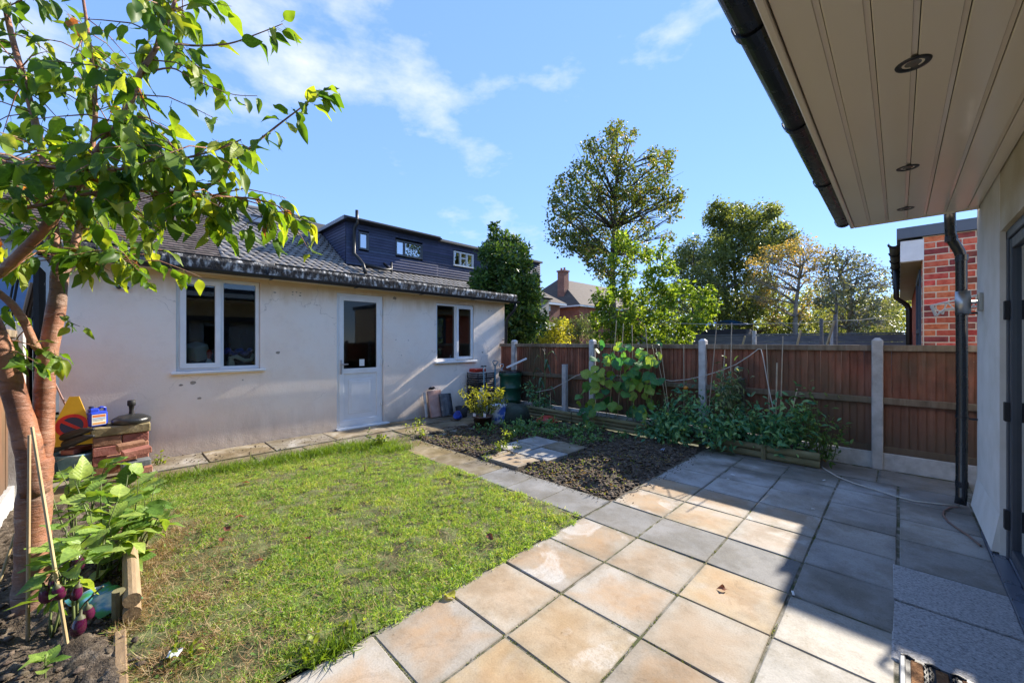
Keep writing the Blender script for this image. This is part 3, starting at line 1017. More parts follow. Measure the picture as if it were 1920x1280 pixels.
GASK = plain('glazing_gasket', (.03, .03, .03), .6)
xr = XW - .035
w1 = sash(ob, xr, W1[0] + .003, W1[1] - .003, W1[2] + .002, W1[3] - .003, .045, .07, 'window')
MB().cbox(xr - .07, xr - .002, 1.006, 1.044, W1[2] + .044, W1[3] - .046, .003).build('mullion', UPVC, w1)
sash(w1, xr + .022, W1[0] + .038, 1.012, W1[2] + .036, W1[3] - .038, .062, .05, 'opening_sash')
pane_x(w1, xr - .015, .645, .96, 1.12, 2.155, GLASS)
pane_x(w1, xr - .02, 1.045, 1.412, 1.095, 2.208, GLASS)
MB().cbox(XW - .03, XW + .06, W1[0] - .055, W1[1] + .055, W1[2] - .034, W1[2] - .002, .006).build('sill', UPVC, w1)
w2 = sash(ob, xr, W2[0] + .003, W2[1] - .003, W2[2] + .002, W2[3] - .003, .045, .07, 'window')
MB().cbox(xr - .07, xr - .002, 4.875, 4.925, W2[2] + .044, W2[3] - .046, .003).build('mullion', UPVC, w2)
# top hung sash standing ajar
sh = sash(w2, xr + .03, 4.905, W2[1] - .012, W2[2] + .020, W2[3] - .03, .058, .045, 'opening_sash')
pane_x(w2, xr + .01, 4.96, 5.285, 1.12, 2.10, GLASS)
pane_x(w2, xr - .02, 4.456, 4.875, 1.09, 2.14, GLASS)
MB().cbox(XW - .03, XW + .07, W2[0] - .045, W2[1] + .05, W2[2] - .044, W2[2] - .004, .006).build('sill', UPVC, w2)
# door
xd = XW - .025
dr = sash(ob, xd, DR[0] + .003, DR[1] - .003, DR[2] + .002, DR[3] - .003, .045, .07, 'door')
leaf = sash(dr, xd + .012, DR[0] + .042, DR[1] - .042, DR[2] + .04, DR[3] - .044, .075, .045, 'door_leaf')
MB().cbox(xd - .03, xd + .010, DR[0] + .11, DR[1] - .11, .90, .985, .003).build('mid_rail', UPVC, dr)
MB().cbox(xd - .02, xd - .004, DR[0] + .11, DR[1] - .11, .14, .905, .003).build('lower_panel', UPVC, dr)
mb = MB()
for a, t_ in ((.20, .007), (.235, .011)):
    z0, z1 = .14 + a - .10, .905 - a + .10
    y0, y1 = DR[0] + a, DR[1] - a
    mb.cbox(xd - .006, xd - .004 + t_, y0, y1, z0, z1, .0035)
mb.build('raised_panel', UPVC, dr)
pane_x(dr, xd - .012, DR[0] + .115, DR[1] - .115, .98, 2.10, glassmat('dark_door_glass', (.30, .32, .32), .03))
MB().cbox(XW - .03, XW + .095, DR[0] - .02, DR[1] + .07, -.01, .032, .006).build('threshold', UPVC, dr)
hb = MB().cbox(xd + .012, xd + .024, DR[0] + .055, DR[0] + .085, .90, 1.13, .004)
hb.cbox(xd + .024, xd + .055, DR[0] + .063, DR[0] + .080, 1.05, 1.068, .003).cbox(xd + .046, xd + .060, DR[0] + .065, DR[0] + .175, 1.05, 1.068, .004)
hb.build('handle', STEEL, dr)
for z in (.38, 1.08, 1.92):
    MB().cbox(xd + .005, xd + .03, DR[1] - .045, DR[1] - .02, z - .05, z + .05, .004).build('hinge', UPVC, dr)
o = MB().box(xd - .0115, xd - .0105, 2.90, 2.985, 1.02, 1.13).build('paper_note', plain('white_paper', (.75, .75, .73), .8), at=(xd, 2.94, 1.02))
tag(o, 'small white paper note on the glass of the outbuilding door', 'note')
# chipped render and old fixing holes
CHIP = nmat('bare_render_chip', [(.3, (.22, .18, .14)), (.7, (.40, .35, .29))], scale=30, rough=.95)
for y, z, s in ((1.87, 2.16, .018), (1.925, 2.16, .018), (1.98, 2.155, .018), (1.87, 2.12, .014), (1.975, 2.115, .022), (1.64, 2.13, .022), (1.68, 1.265, .04), (.72, .90, .045), (.60, .88, .03), (.78, .70, .03), (1.25, .90, .015), (3.55, 1.46, .015), (3.80, 1.45, .015), (3.66, 1.18, .014), (3.4, 1.0, .012), (5.78, 2.10, .025), (5.86, 2.10, .018), (3.52, 2.20, .05), (5.6, 1.2, .03)):
    k_ = 7
    poly = [(s * rnd.uniform(.5, 1) * math.cos(a * math.tau / k_), .7 * s * rnd.uniform(.5, 1) * math.sin(a * math.tau / k_)) for a in range(k_)]
    M = Matrix.Translation((XW + .0005, y, z)) @ Matrix(((0, 0, 1, 0), (1, 0, 0, 0), (0, 1, 0, 0), (0, 0, 0, 1)))
    MB().prism(poly, 0, .0015, M).build('render_chip', CHIP, ob)

# things on the inner sills
BLUEP = plain('blue_plastic', (.015, .055, .35), .35)
o = MB()
for k in range(9):
    p = Vector((XW - .16 + rnd.uniform(-.03, .03), 1.08 + k * .035, 1.28 + .03 * math.sin(k * 1.7)))
    o.lathe([(0, -.035), (.03, -.02), (.042, 0), (.03, .022), (0, .036)], p, 7)
o = o.build('crumpled_bag', BLUEP, at=(XW - .3, 1.2, 1.2))
tag(o, 'crumpled blue plastic bag behind the two pane window', 'bag')
tm = thing('plastic_stool', 'cream plastic object with curved legs inside the two pane window', 'household item', (XW - .15, 1.27, 1.05))
CREAM = plain('cream_plastic', (.55, .52, .42), .4)
MB().tube([(XW - .15, 1.14, 1.06), (XW - .15, 1.14, 1.20), (XW - .15, 1.20, 1.22), (XW - .15, 1.30, 1.16), (XW - .15, 1.38, 1.17), (XW - .15, 1.41, 1.25)], [.035, .035, .03, .025, .025, .02], 8).build('arm', CREAM, tm, smooth=True)
MB().cbox(XW - .19, XW - .11, 1.10, 1.18, 1.055, 1.16, .01).build('base', CREAM, tm)
tb = thing('spray_bottle', 'white bottle with orange red cap inside the two pane window', 'bottle', (XW - .14, .90, 1.05))
MB().lathe([(0, 0), (.034, 0), (.036, .10), (.02, .14), (.015, .15)], (XW - .14, .90, 1.055), 14).build('body', plain('white_bottle', (.7, .7, .68), .4), tb, smooth=True)
MB().lathe([(.022, .14), (.024, .18), (.035, .22), (.02, .26), (0, .262)], (XW - .14, .905, 1.055), 12, ).build('cap', plain('orange_cap', (.55, .06, .015), .4), tb, smooth=True)
o = MB().cbox(-.11, .11, -.09, .09, 0, .20, .012, rotm((XW - .25, .80, 1.20), .5, .3, .2)).build('cardboard_box', plain('pale_box', (.42, .45, .44), .7), at=(XW - .4, .78, 1.1))
tag(o, 'tilted pale box behind the opening sash of outbuilding window', 'box')
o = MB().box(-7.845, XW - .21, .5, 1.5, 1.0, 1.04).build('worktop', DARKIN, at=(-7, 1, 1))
tag(o, 'dark worktop inside outbuilding under the two pane window', 'worktop')

# twin sensor camera on the wall
sc_ = thing('security_camera', 'white twin lens security camera fixed under outbuilding eaves', 'camera', (XW, .08, 2.05))
MB().cbox(XW + .001, XW + .055, .015, .15, 2.02, 2.12, .018).build('housing', plain('grey_white_plastic', (.55, .58, .64), .4), sc_)
for y in (.05, .115):
    M = Matrix.Translation((XW + .048, y, 2.045)) @ Matrix.Rotation(R(90), 4, 'Y')
    MB().lathe([(.0, .022), (.012, .022), (.02, .016), (.022, 0)], (0, 0, 0), 16, M).build('lens', BLACKP, sc_, smooth=True)

# ================================================================== the house the camera stands beside
hs = thing('house', 'house corner with boarded soffit, black gutter and glazed folding doors', 'house', (2.5, 0, 0))
STUCCO = nmat('pale_house_render', [(.3, (.66, .62, .54)), (.55, (.75, .71, .64)), (.8, (.80, .77, .71))], scale=5, rough=.85, bmp=.3, bscale=60)
STUCCO2 = nmat('stained_house_render', [(.3, (.45, .36, .21)), (.55, (.60, .53, .39)), (.8, (.68, .64, .54))], scale=2.5, rough=.85, bmp=.3, bscale=60)
HX = .465
ZS = 2.50
YE = 5.04
D0, D1 = -1.2, 4.02      # door opening
MB().box(HX, HX + .30, D1, YE, -.05, ZS + .3).build('pier', STUCCO, hs)
MB().box(HX, HX + .30, -7, D0, -.05, ZS + .3).build('wall', STUCCO, hs)
MB().box(HX + .002, HX + .30, D0, D1, 2.13, ZS + .3).build('lintel', STUCCO2, hs)
MB().box(HX + .31, 6, YE - .3, YE - .002, -.05, ZS + .3).build('end_wall', STUCCO, hs)
# flared render stop at the foot of the pier
mb = MB()
for (a, b) in ((D1 + .004, YE - .004),):
    mb.add([(HX - .001, a, .30), (HX - .001, b, .30), (HX - .035, b, .06), (HX - .035, a, .06), (HX + .05, a, .30), (HX + .05, b, .30), (HX + .05, b, .06), (HX + .05, a, .06)],
           [(0, 3, 2, 1), (0, 4, 7, 3), (1, 2, 6, 5), (3, 7, 6, 2), (0, 1, 5, 4)])
mb.build('render_stop', STUCCO, hs)
# soffit boards
SOFFB = nmat('cream_plastic_board', [(.3, (.82, .73, .60)), (.6, (.86, .77, .645)), (.8, (.87, .79, .675))], scale=3, rough=.2, spec=.5, rvar=.05, stretch=(1, .2, 1))
xs = [-.300, -.178, -.062, .054, .170, .286, .402]
x_ = -.296
bw = .116
k = 0
while x_ < .455:
    mb = MB()
    x1 = min(x_ + bw, .462)
    # bevelled tongue and groove board with a shallow step
    prof = [(x_ + .001, ZS + .016), (x_ + .001, ZS + .003), (x_ + .004, ZS), (x1 - .019, ZS), (x1 - .017, ZS + .006), (x1 - .002, ZS + .008), (x1 - .0015, ZS + .016)]
    n_ = len(prof)
    vs = [(p[0], -3.0, p[1]) for p in prof] + [(p[0], 4.885, p[1]) for p in prof]
    mb.add(vs, [(i, (i + 1) % n_, n_ + (i + 1) % n_, n_ + i) for i in range(n_)] + [tuple(range(n_)), tuple(range(n_, 2 * n_))[::-1]])
    mb.build('soffit_board', SOFFB, hs)
    x_ = x1
    k += 1
MB().cbox(-.325, -.299, -3.0, 4.90, ZS - .012, ZS + .20, .004).build('fascia', SOFFB, hs)
MB().cbox(-.2985, .464, 4.887, 4.905, ZS - .010, ZS + .20, .004).build('end_fascia', SOFFB, hs)
MB().box(-.322, 6, -7, YE + .02, ZS + .201, ZS + .32).box(.466, 6, 4.906, YE + .02, ZS + .02, ZS + .2).build('roof', plain('roof_membrane', (.05, .05, .055), .8), hs)
HG = plain('glossy_black_gutter', (.012, .014, .018), rough=.27, spec=.6)
gutter(hs, -.378, ZS + .075, -3.0, 4.905, .056, HG)
for y in (.7, 1.62, 2.5, 3.55, 4.88):
    mb = MB()
    n_ = 12
    pts = [(-.378 + math.cos(math.pi + math.pi * q / n_) * .0585, ZS + .075 + math.sin(math.pi + math.pi * q / n_) * .0585) for q in range(n_ + 1)]
    pts += [(-.378 + math.cos(math.pi + math.pi * q / n_) * .064, ZS + .075 + math.sin(math.pi + math.pi * q / n_) * .064) for q in range(n_, -1, -1)]
    m_ = len(pts)
    vs = [(p[0], y - .022, p[1]) for p in pts] + [(p[0], y + .022, p[1]) for p in pts]
    mb.add(vs, [(i, (i + 1) % m_, m_ + (i + 1) % m_, m_ + i) for i in range(m_)] + [tuple(range(m_)), tuple(range(m_, 2 * m_))[::-1]])
    mb.build('gutter_bracket', HG, hs)
# downpipe
dp = MB().tube([(.31, 5.02, ZS + .1), (.315, 5.06, ZS - .03), (.318, 5.075, 2.37), (.325, 5.085, 2.31), (.372, 5.11, 2.20), (.384, 5.115, 2.14), (.388, 5.115, 1.0), (.384, 5.11, .10), (.376, 5.09, .03)], .036, 16)
dp.build('downpipe', HG, hs, smooth=True)
for z in (.78, 1.66):
    MB().tube([(.388, 5.115, z - .012), (.388, 5.115, z + .012)], .041, 16).build('pipe_clip', HG, hs, smooth=False)
    MB().box(.42, .466, 5.0, 5.035, z - .008, z + .008).build('clip_arm', HG, hs)
for z in (2.31, 2.14, .2):
    MB().tube([(.386 if z < 2.2 else .324, 5.114 if z < 2.2 else 5.085, z - .025), (.386 if z < 2.2 else .324, 5.114 if z < 2.2 else 5.085, z + .025)], .0405, 16).build('pipe_collar', HG, hs)
# recessed downlights
for y in (2.18, 3.46, 4.51):
    d_ = thing('downlight', {2.18: 'largest dark recessed downlight, nearest in the soffit', 3.46: 'middle recessed downlight of three in the soffit', 4.51: 'smallest recessed downlight near the end of soffit'}[y], 'downlight', (.04, y, ZS), 'recessed soffit downlights')
    MB().lathe([(.030, .004), (.034, -.004), (.050, -.004), (.053, .001)], (.04, y, ZS), 28).build('bezel', plain('bronze_bezel', (.03, .03, .03), .35), d_, smooth=True)
    MB().lathe([(0, -.0015), (.02, -.001), (.033, .002)], (.04, y, ZS), 24).build('lens', plain('unlit_lens', (.16, .15, .13), .2), d_, smooth=True)
# folding doors
fd = MB()
XD = HX + .055
DOORM = DGREY
mbf = MB().cbox(XD - .03, XD + .04, D1 - .055, D1 - .004, .05, 2.125, .004).cbox(XD - .03, XD + .04, D0, D1 - .004, 2.07, 2.127, .004)
dfr = mbf.build('door_frame', DOORM, hs)
y1 = D1 - .058
while y1 > D0 + .3:
    y0 = y1 - .86
    lf = MB().cbox(XD - .022, XD + .03, y1 - .06, y1, .07, 2.065, .004).cbox(XD - .022, XD + .03, y0, y0 + .06, .07, 2.065, .004)
    lf.cbox(XD - .021, XD + .03, y0 + .06, y1 - .06, .07, .135, .004).cbox(XD - .021, XD + .03, y0 + .06, y1 - .06, 2.0, 2.065, .004)
    lo = lf.build('door_leaf', DOORM, hs)
    MB().box(XD - .002, XD + .004, y0 + .058, y1 - .058, .13, 2.005).build('pane', GLASSD, lo)
    for z in (.30, .98, 1.62):
        MB().cbox(XD - .045, XD - .021, y1 - .022, y1 + .022, z - .06, z + .06, .003).build('hinge', BLACKM, lo)
    y1 = y0 - .004
SILL = plain('blue_grey_aluminium', (.20, .235, .30), rough=.3, metal=.6)
MB().cbox(HX - .035, XD - .025, D0, D1 + .18, .028, .048, .004).build('door_sill', SILL, hs)
MB().cbox(XD - .024, XD + .05, D0, D1 - .002, .035, .062, .004).build('door_track', SILL, hs)
MB().box(HX - .030, HX + .3, D0, D1 + .5, -.05, .026).build('sill_upstand', plain('damp_course', (.12, .13, .16), .6), hs)
ROOM = plain('room_paint', (.35, .34, .33), .9)
MB().box(HX + .32, 3.5, D0, D1, -.02, .03).build('room_floor', plain('room_floor_tiles', (.20, .19, .18), .4), hs)
MB().box(3.5, 3.55, D0, D1, .03, 2.4).box(HX + .32, 3.5, D1 + .002, D1 + .05, .03, 2.4).build('room_wall', ROOM, hs)
MB().box(HX + .32, 3.5, D0, D1, 2.4, 2.45).build('room_ceiling', ROOM, hs)
# up and down wall light
ul = thing('wall_light', 'brushed steel up and down wall light beside black downpipe', 'wall light', (HX, 4.75, 1.73))
MB().lathe([(.036, -.088), (.043, -.09), (.044, 0), (.043, .09), (.036, .088)], (.365, 4.75, 1.733), 24).build('cylinder', STEEL, ul, smooth=True)
MB().lathe([(0, -.078), (.036, -.08)], (.365, 4.75, 1.733), 20).lathe([(.036, .08), (0, .078)], (.365, 4.75, 1.733), 20).build('lamp_glass', plain('lamp_glass', (.4, .4, .38), .2), ul)
MB().tube([(.405, 4.75, 1.733), (HX - .02, 4.75, 1.733)], .012, 10).build('arm', STEEL, ul)
MB().cbox(HX - .022, HX - .001, 4.69, 4.81, 1.665, 1.80, .004).build('back_plate', plain('grey_plate', (.36, .37, .34), .5, metal=.3), ul)
# cast clothes line bracket
cb = thing('washing_line_bracket', 'white cast lattice washing line bracket behind black downpipe', 'bracket', (.42, 5.3, 1.75))
ALU = plain('white_cast_metal', (.62, .62, .60), .45)
A, B_, C_, D_ = Vector((.50, 5.30, 1.83)), Vector((.215, 5.30, 1.755)), Vector((.245, 5.30, 1.66)), Vector((.50, 5.30, 1.73))
mb = MB().tube([A, B_], .009, 6).tube([B_, C_], .012, 6).tube([C_, C_ + Vector((.05, 0, .055)), D_], .009, 6)
mb.build('frame', ALU, cb)
mb = MB()
k_ = 6
for q in range(k_):
    t0, t1 = q / k_, (q + 1) / k_
    lo0, lo1 = C_.lerp(D_, max(.15, t0)), C_.lerp(D_, max(.15, t1))
    up0, up1 = B_.lerp(A, t0), B_.lerp(A, t1)
    mb.tube([lo0, up1] if q % 2 else [up0, lo1], .0055, 5)
mb.build('lattice', ALU, cb)
MB().cbox(.49, .51, 5.03, 5.33, 1.66, 1.88, .003).build('mounting_plate', ALU, cb)

# doormat
dm = thing('doormat', 'rubber scraper doormat with coir strips on patio', 'doormat', (.22, 2.25, 0))
RUB = plain('black_rubber', (.02, .02, .022), .55)
MX0, MX1, MY0, MY1 = .008, .435, 1.75, 2.50
MB().cbox(MX0, MX1, MY0, MY1, .006, .014, .003).build('backing', RUB, dm)
COIR = nmat('coir', [(.3, (.17, .075, .03)), (.6, (.34, .17, .075)), (.8, (.45, .27, .14))], scale=60, rough=.95, bmp=1, bscale=200)
mb = MB()
nx_ = 5
wx = (MX1 - MX0 - .05) / nx_
for i in range(nx_):
    x0 = MX0 + .025 + i * wx
    MB().cbox(x0 + .004, x0 + wx - .034, MY0 + .03, MY1 - .03, .012, .022, .003).build('coir_strip', COIR, dm)
    for dx in (wx - .028, wx - .012):
        pts = [(x0 + dx + .003 * math.sin(q * 1.9), MY0 + .03 + q * (MY1 - MY0 - .06) / 60, .019) for q in range(61)]
        MB().tube(pts, .0045, 5).build('rubber_rib', RUB, dm)
MB().cbox(MX0 - .004, MX0 + .014, MY0, MY1, .008, .021, .004).build('edge_strip', plain('worn_edge', (.36, .37, .37), .6), dm)
mb = MB()
for i in range(nx_ + 1):
    x0 = MX0 + .02 + i * wx
    mb.tube([(x0 - .02 + q * .01, MY1 - .02 + .012 * math.sin(q / 4 * math.pi), .018) for q in range(5)], .006, 6)
mb.build('scroll_edge', RUB, dm)

# ================================================================== neighbour's brick extension
BRICK = nmat('red_brick', [(.3, (.42, .075, .038)), (.5, (.58, .13, .065)), (.7, (.62, .21, .12))], scale=22, rough=.9, bmp=.6, bscale=90, rand=.22)
BRICKD = nmat('dark_red_brick', [(.3, (.15, .04, .032)), (.55, (.29, .075, .055)), (.75, (.45, .12, .07))], scale=16, rough=.9, bmp=.6, bscale=90, rand=.22)
MORT = nmat('pale_mortar', [(.3, (.58, .49, .35)), (.7, (.74, .65, .50))], scale=20, rough=.95, bmp=.5)
ex = thing('brick_extension', "neighbour's red brick extension with dark flat roof edge beyond the fence", 'building', (2, 9, 0))
EX, EYF, EZT = .236, 7.50, 2.80
MB().box(EX - .010, 4.2, EYF - .0105, EYF + .2, -.1, EZT).box(EX - .0095, EX + .2, EYF + .201, EYF + .5, -.1, EZT).build('wall', MORT, ex)
cw, ch = .225, .0815
bm = {}


def brick_mesh(l, mat, d=.03):
    k_ = (round(l, 3), mat.name, d)
    if k_ not in bm:
        me = MB().cbox(-l / 2, l / 2, -d / 2, d / 2, -ch / 2 + .0065, ch / 2 - .0065, .0035).mesh('brick')
        me.materials.append(mat)
        bm[k_] = me
    return bm[k_]


row = 0
z = EZT - ch / 2
while z > .75:
    x = EX + .002
    first = True
    while x < 2.4:
        l = (cw if (row % 2 == 0 or not first) else cw / 2) - .011
        if x + l > 2.45: break
        shared('brick', brick_mesh(l, BRICKD if rnd.random() < .33 else BRICK), rotm((x + l / 2, EYF + rnd.uniform(-.002, .001), z)), ex)
        # return face on the corner
        x += l + .011
        first = False
    for kk in range(1):
        l = (cw / 2 if row % 2 == 0 else cw) - .011
        shared('brick', brick_mesh(l, BRICKD if rnd.random() < .33 else BRICK), rotm((EX + rnd.uniform(-.001, .001), EYF + .022 + l / 2, z), R(90)), ex)
    z -= ch
    row += 1
LEAD = plain('grey_roof_trim', (.10, .115, .14), .5)
MB().cbox(-.02, 4.3, EYF - .06, EYF - .035, EZT + .004, EZT + .15, .004).build('roof_trim', LEAD, ex)
MB().cbox(-.02, 4.3, EYF - .034, 15, EZT + .03, EZT + .13, .004).build('roof', LEAD, ex)
MB().box(.015, EX + .001, EYF - .02, EYF + .10, EZT - .30, EZT - .025).build('soffit_box_end', plain('white_box_end', (.72, .72, .71), .5), ex)
WOODS = plain('varnished_soffit', (.30, .21, .11), .5)
MB().add([(.02, EYF + .1, EZT - .30), (EX, EYF + .1, EZT - .30), (EX, 14.5, EZT - .30), (.02, 14.5, EZT - .30), (.02, EYF + .1, EZT - .02), (EX, EYF + .1, EZT - .02), (EX, 14.5, EZT - .02), (.02, 14.5, EZT - .02)],
         [(0, 3, 2, 1), (4, 5, 6, 7), (0, 1, 5, 4), (2, 3, 7, 6), (0, 4, 7, 3), (1, 2, 6, 5)]).build('eaves_soffit', WOODS, ex)
gutter(ex, -.045, EZT - .03, EYF - .05, 14.5, .055, GUT)
for k in range(9):
    y = EYF + .05 + k * .75
    mb = MB()
    n_ = 10
    mb.tube([(-.045 + math.cos(math.pi + math.pi * q / n_) * .062, y, EZT - .03 + math.sin(math.pi + math.pi * q / n_) * .062) for q in range(n_ + 1)], .008, 5)
    mb.build('gutter_bracket', GUT, ex)
MB().tube([(-.03, 9.8, EZT - .1), (-.03, 9.8, 2.2), (.10, 9.9, 2.08), (.13, 9.9, 2.0), (.13, 9.9, 0)], .04, 10).build('downpipe', GUT, ex, smooth=True)
BLUEF = plain('slate_blue_frame', (.055, .075, .11), .4)
wd = MB()
wd.cbox(EX - .03, EX + .04, 8.02, 8.12, .0, 2.45, .004).cbox(EX - .03, EX + .04, 9.4, 9.5, 0, 2.45, .004).cbox(EX - .03, EX + .04, 8.12, 9.4, 2.36, 2.45, .004).cbox(EX - .03, EX + .04, 8.12, 9.4, 1.55, 1.62, .004)
wd = wd.build('window', BLUEF, ex)
MB().box(EX, EX + .006, 8.12, 9.4, .1, 2.36).build('pane', glassmat('reflective_pane', (.3, .35, .36), .35), wd)
MB().box(EX + .01, EX + .2, 9.5, 15, -.1, EZT).box(EX + .012, EX + .2, 8.0, 9.5, 2.45, EZT).build('side_wall', BRICK, ex)

# ================================================================== neighbouring house with dormer behind the outbuilding
nh = thing('dormer_house', 'grey tiled house with long dark slate hung dormer behind outbuilding', 'house', (-16.5, 5, 0))
EVX, EVZ = -13.0, 3.70
RGX, RGZ = -17.0, 6.32
PITCH = (RGZ - EVZ) / (EVX - RGX)


def roof_z(x):
    return EVZ + (EVX - x) * PITCH


DY0, DY1, DYE = 5.66, 9.47, 16.0
DX = -13.62
TILE_NEW = nmat('grey_interlocking_tile', [(.3, (.15, .14, .13)), (.6, (.22, .205, .195)), (.8, (.29, .275, .26))], scale=5, rough=.7, island=.18)
TILE_OLD = nmat('brown_plain_tile', [(.3, (.085, .065, .055)), (.6, (.14, .11, .095)), (.8, (.18, .15, .13))], scale=5, rough=.8, island=.35)


def tiled(parent, name, y0, y1, x_low, x_high, tw, course, mat, prof):
    """rows of tiles laid up the slope as one field: each tile its own faces, lapped over the one below"""
    ln = math.hypot(1, PITCH)
    ux, uz = -1 / ln, PITCH / ln
    nx_, nz_ = PITCH / ln, 1 / ln
    nrow = int((x_low - x_high) * ln / course)
    VV, FF = [], []
    b0 = 0
    for r_ in range(nrow):
        s0 = r_ * course
        x0, z0 = x_low + ux * s0, roof_z(x_low) + uz * s0
        off = (tw / 2 if r_ % 2 else 0)
        y = y0 - off
        while y < y1:
            ya, yb = max(y, y0), min(y + tw * .985, y1)
            if yb - ya > .02:
                cols = len(prof)
                lo, hi = [], []
                for q, (t, h) in enumerate(prof):
                    yy = ya + (yb - ya) * t
                    j_ = rnd.uniform(0, .004)
                    lo.append((x0 + nx_ * (.03 + h + j_), yy, z0 + nz_ * (.03 + h + j_)))
                    hi.append((x0 + ux * (course + .03) + nx_ * (h + .004), yy, z0 + uz * (course + .03) + nz_ * (h + .004)))
                fr = [(a[0] - nx_ * .03, a[1], a[2] - nz_ * .03) for a in lo]
                VV += lo + hi + fr
                for q in range(cols - 1):
                    FF.append((b0 + q, b0 + q + 1, b0 + cols + q + 1, b0 + cols + q))
                    FF.append((b0 + 2 * cols + q, b0 + 2 * cols + q + 1, b0 + q + 1, b0 + q))
                b0 += 3 * cols
            y += tw
    V = np.array(VV) - np.array(wl(parent))
    o = link(name, fast_mesh(name, V, FF), mat, parent)
    o['kind'] = 'stuff'
    return o


roof = MB()
roof.quad((EVX + .05, -6, roof_z(EVX + .05) - .03), (EVX + .05, DYE, roof_z(EVX + .05) - .03), (RGX, DYE, RGZ - .03), (RGX, -6, RGZ - .03))
roof.quad((RGX, -6, RGZ - .03), (RGX, DYE, RGZ - .03), (-21, DYE, EVZ), (-21, -6, EVZ))
roof = roof.build('roof', plain('roof_underlay', (.05, .05, .05), .9), nh)
tiled(roof, 'tiles', 2.05, 5.66, EVX + .06, RGX, .235, .215, TILE_NEW, [(0, .0), (.25, .018), (.5, .024), (.72, .010), (.86, -.008), (1, .0)])
tiled(roof, 'tiles', 5.66, DYE, EVX + .06, DX, .235, .215, TILE_NEW, [(0, .0), (.25, .018), (.5, .024), (.72, .010), (.86, -.008), (1, .0)])
tiled(roof, 'tiles', -5.9, 2.04, EVX + .06, RGX, .20, .15, TILE_OLD, [(0, 0), (.5, .004), (1, 0)])
MB().tube([(RGX, y, RGZ + .03) for y in (-6, 0, 5.6)], .10, 10).build('ridge', TILE_NEW, roof)
for (u, v, w_, h_) in ((424, 402, .62, .75), (487, 418, .62, .80), (557, 427, .60, .60)):
    # solve for the roof plane
    r_ = ray(u, v)
    t_ = (EVZ + PITCH * EVX - CAM_H) / (r_.z + PITCH * r_.x)
    p = Vector((0, 0, CAM_H)) + r_ * t_
    ln = math.hypot(1, PITCH)
    U_, N_ = Vector((-1 / ln, 0, PITCH / ln)), Vector((PITCH / ln, 0, 1 / ln))
    M = Matrix.Translation(p + N_ * .03) @ Matrix((U_, Vector((0, 1, 0)), N_)).transposed().to_4x4()
    sk = MB().box(-h_ / 2, h_ / 2, -w_ / 2, -w_ / 2 + .07, 0, .11, 0, M).box(-h_ / 2, h_ / 2, w_ / 2 - .07, w_ / 2, 0, .11, 0, M).box(-h_ / 2, -h_ / 2 + .07, -w_ / 2 + .07, w_ / 2 - .07, 0, .11, 0, M).box(h_ / 2 - .07, h_ / 2, -w_ / 2 + .07, w_ / 2 - .07, 0, .11, 0, M).build('skylight', DGREY, nh)
    MB().box(-h_ / 2 + .07, h_ / 2 - .07, -w_ / 2 + .07, w_ / 2 - .07, .06, .07, 0, M).build('pane', plain('skylight_glass', (.05, .07, .10), .05, spec=1.0), sk)
MB().box(EVX - .02, EVX + .10, -6, DYE, EVZ - .20, EVZ - .02).build('fascia', plain('painted_fascia', (.32, .30, .29), .6), nh)
MB().box(-20.9, EVX - .03, -5.9, DYE, -.1, EVZ - .1).build('wall', plain('house_render', (.45, .43, .40), .85), nh)
gutter(nh, EVX + .17, EVZ - .03, -6, DYE, .065, GUT)
# dormer: cheeks and front hung with slate in courses
SLATEH = nmat('dark_blue_slate', [(.3, (.036, .042, .085)), (.6, (.055, .065, .12)), (.8, (.075, .085, .145))], scale=2.2, rough=.5, spec=.4, island=.2)


def slate_front(y0, y1, x, z0, z1, holes, name):
    mb = MB()
    z = z0
    while z < z1:
        zt = min(z + .105, z1)
        cuts = sorted([(a, b) for a, b, c, d in holes if z < d - .02 and zt > c + .02])
        y = y0
        for a, b in cuts + [(y1, y1)]:
            if a > y:
                mb.add([(x + .022, y, z), (x + .022, a, z), (x + .004, a, zt), (x + .004, y, zt), (x - .01, y, z), (x - .01, a, z), (x - .01, a, zt), (x - .01, y, zt)],
                       [(0, 1, 2, 3), (4, 5, 1, 0), (7, 3, 2, 6)])
            y = max(y, b)
        z = zt
    return mb.build(name, SLATEH, nh)


def dz(u, v, x=DX):
    p = at_x(u, v, x)
    return p.y, p.z


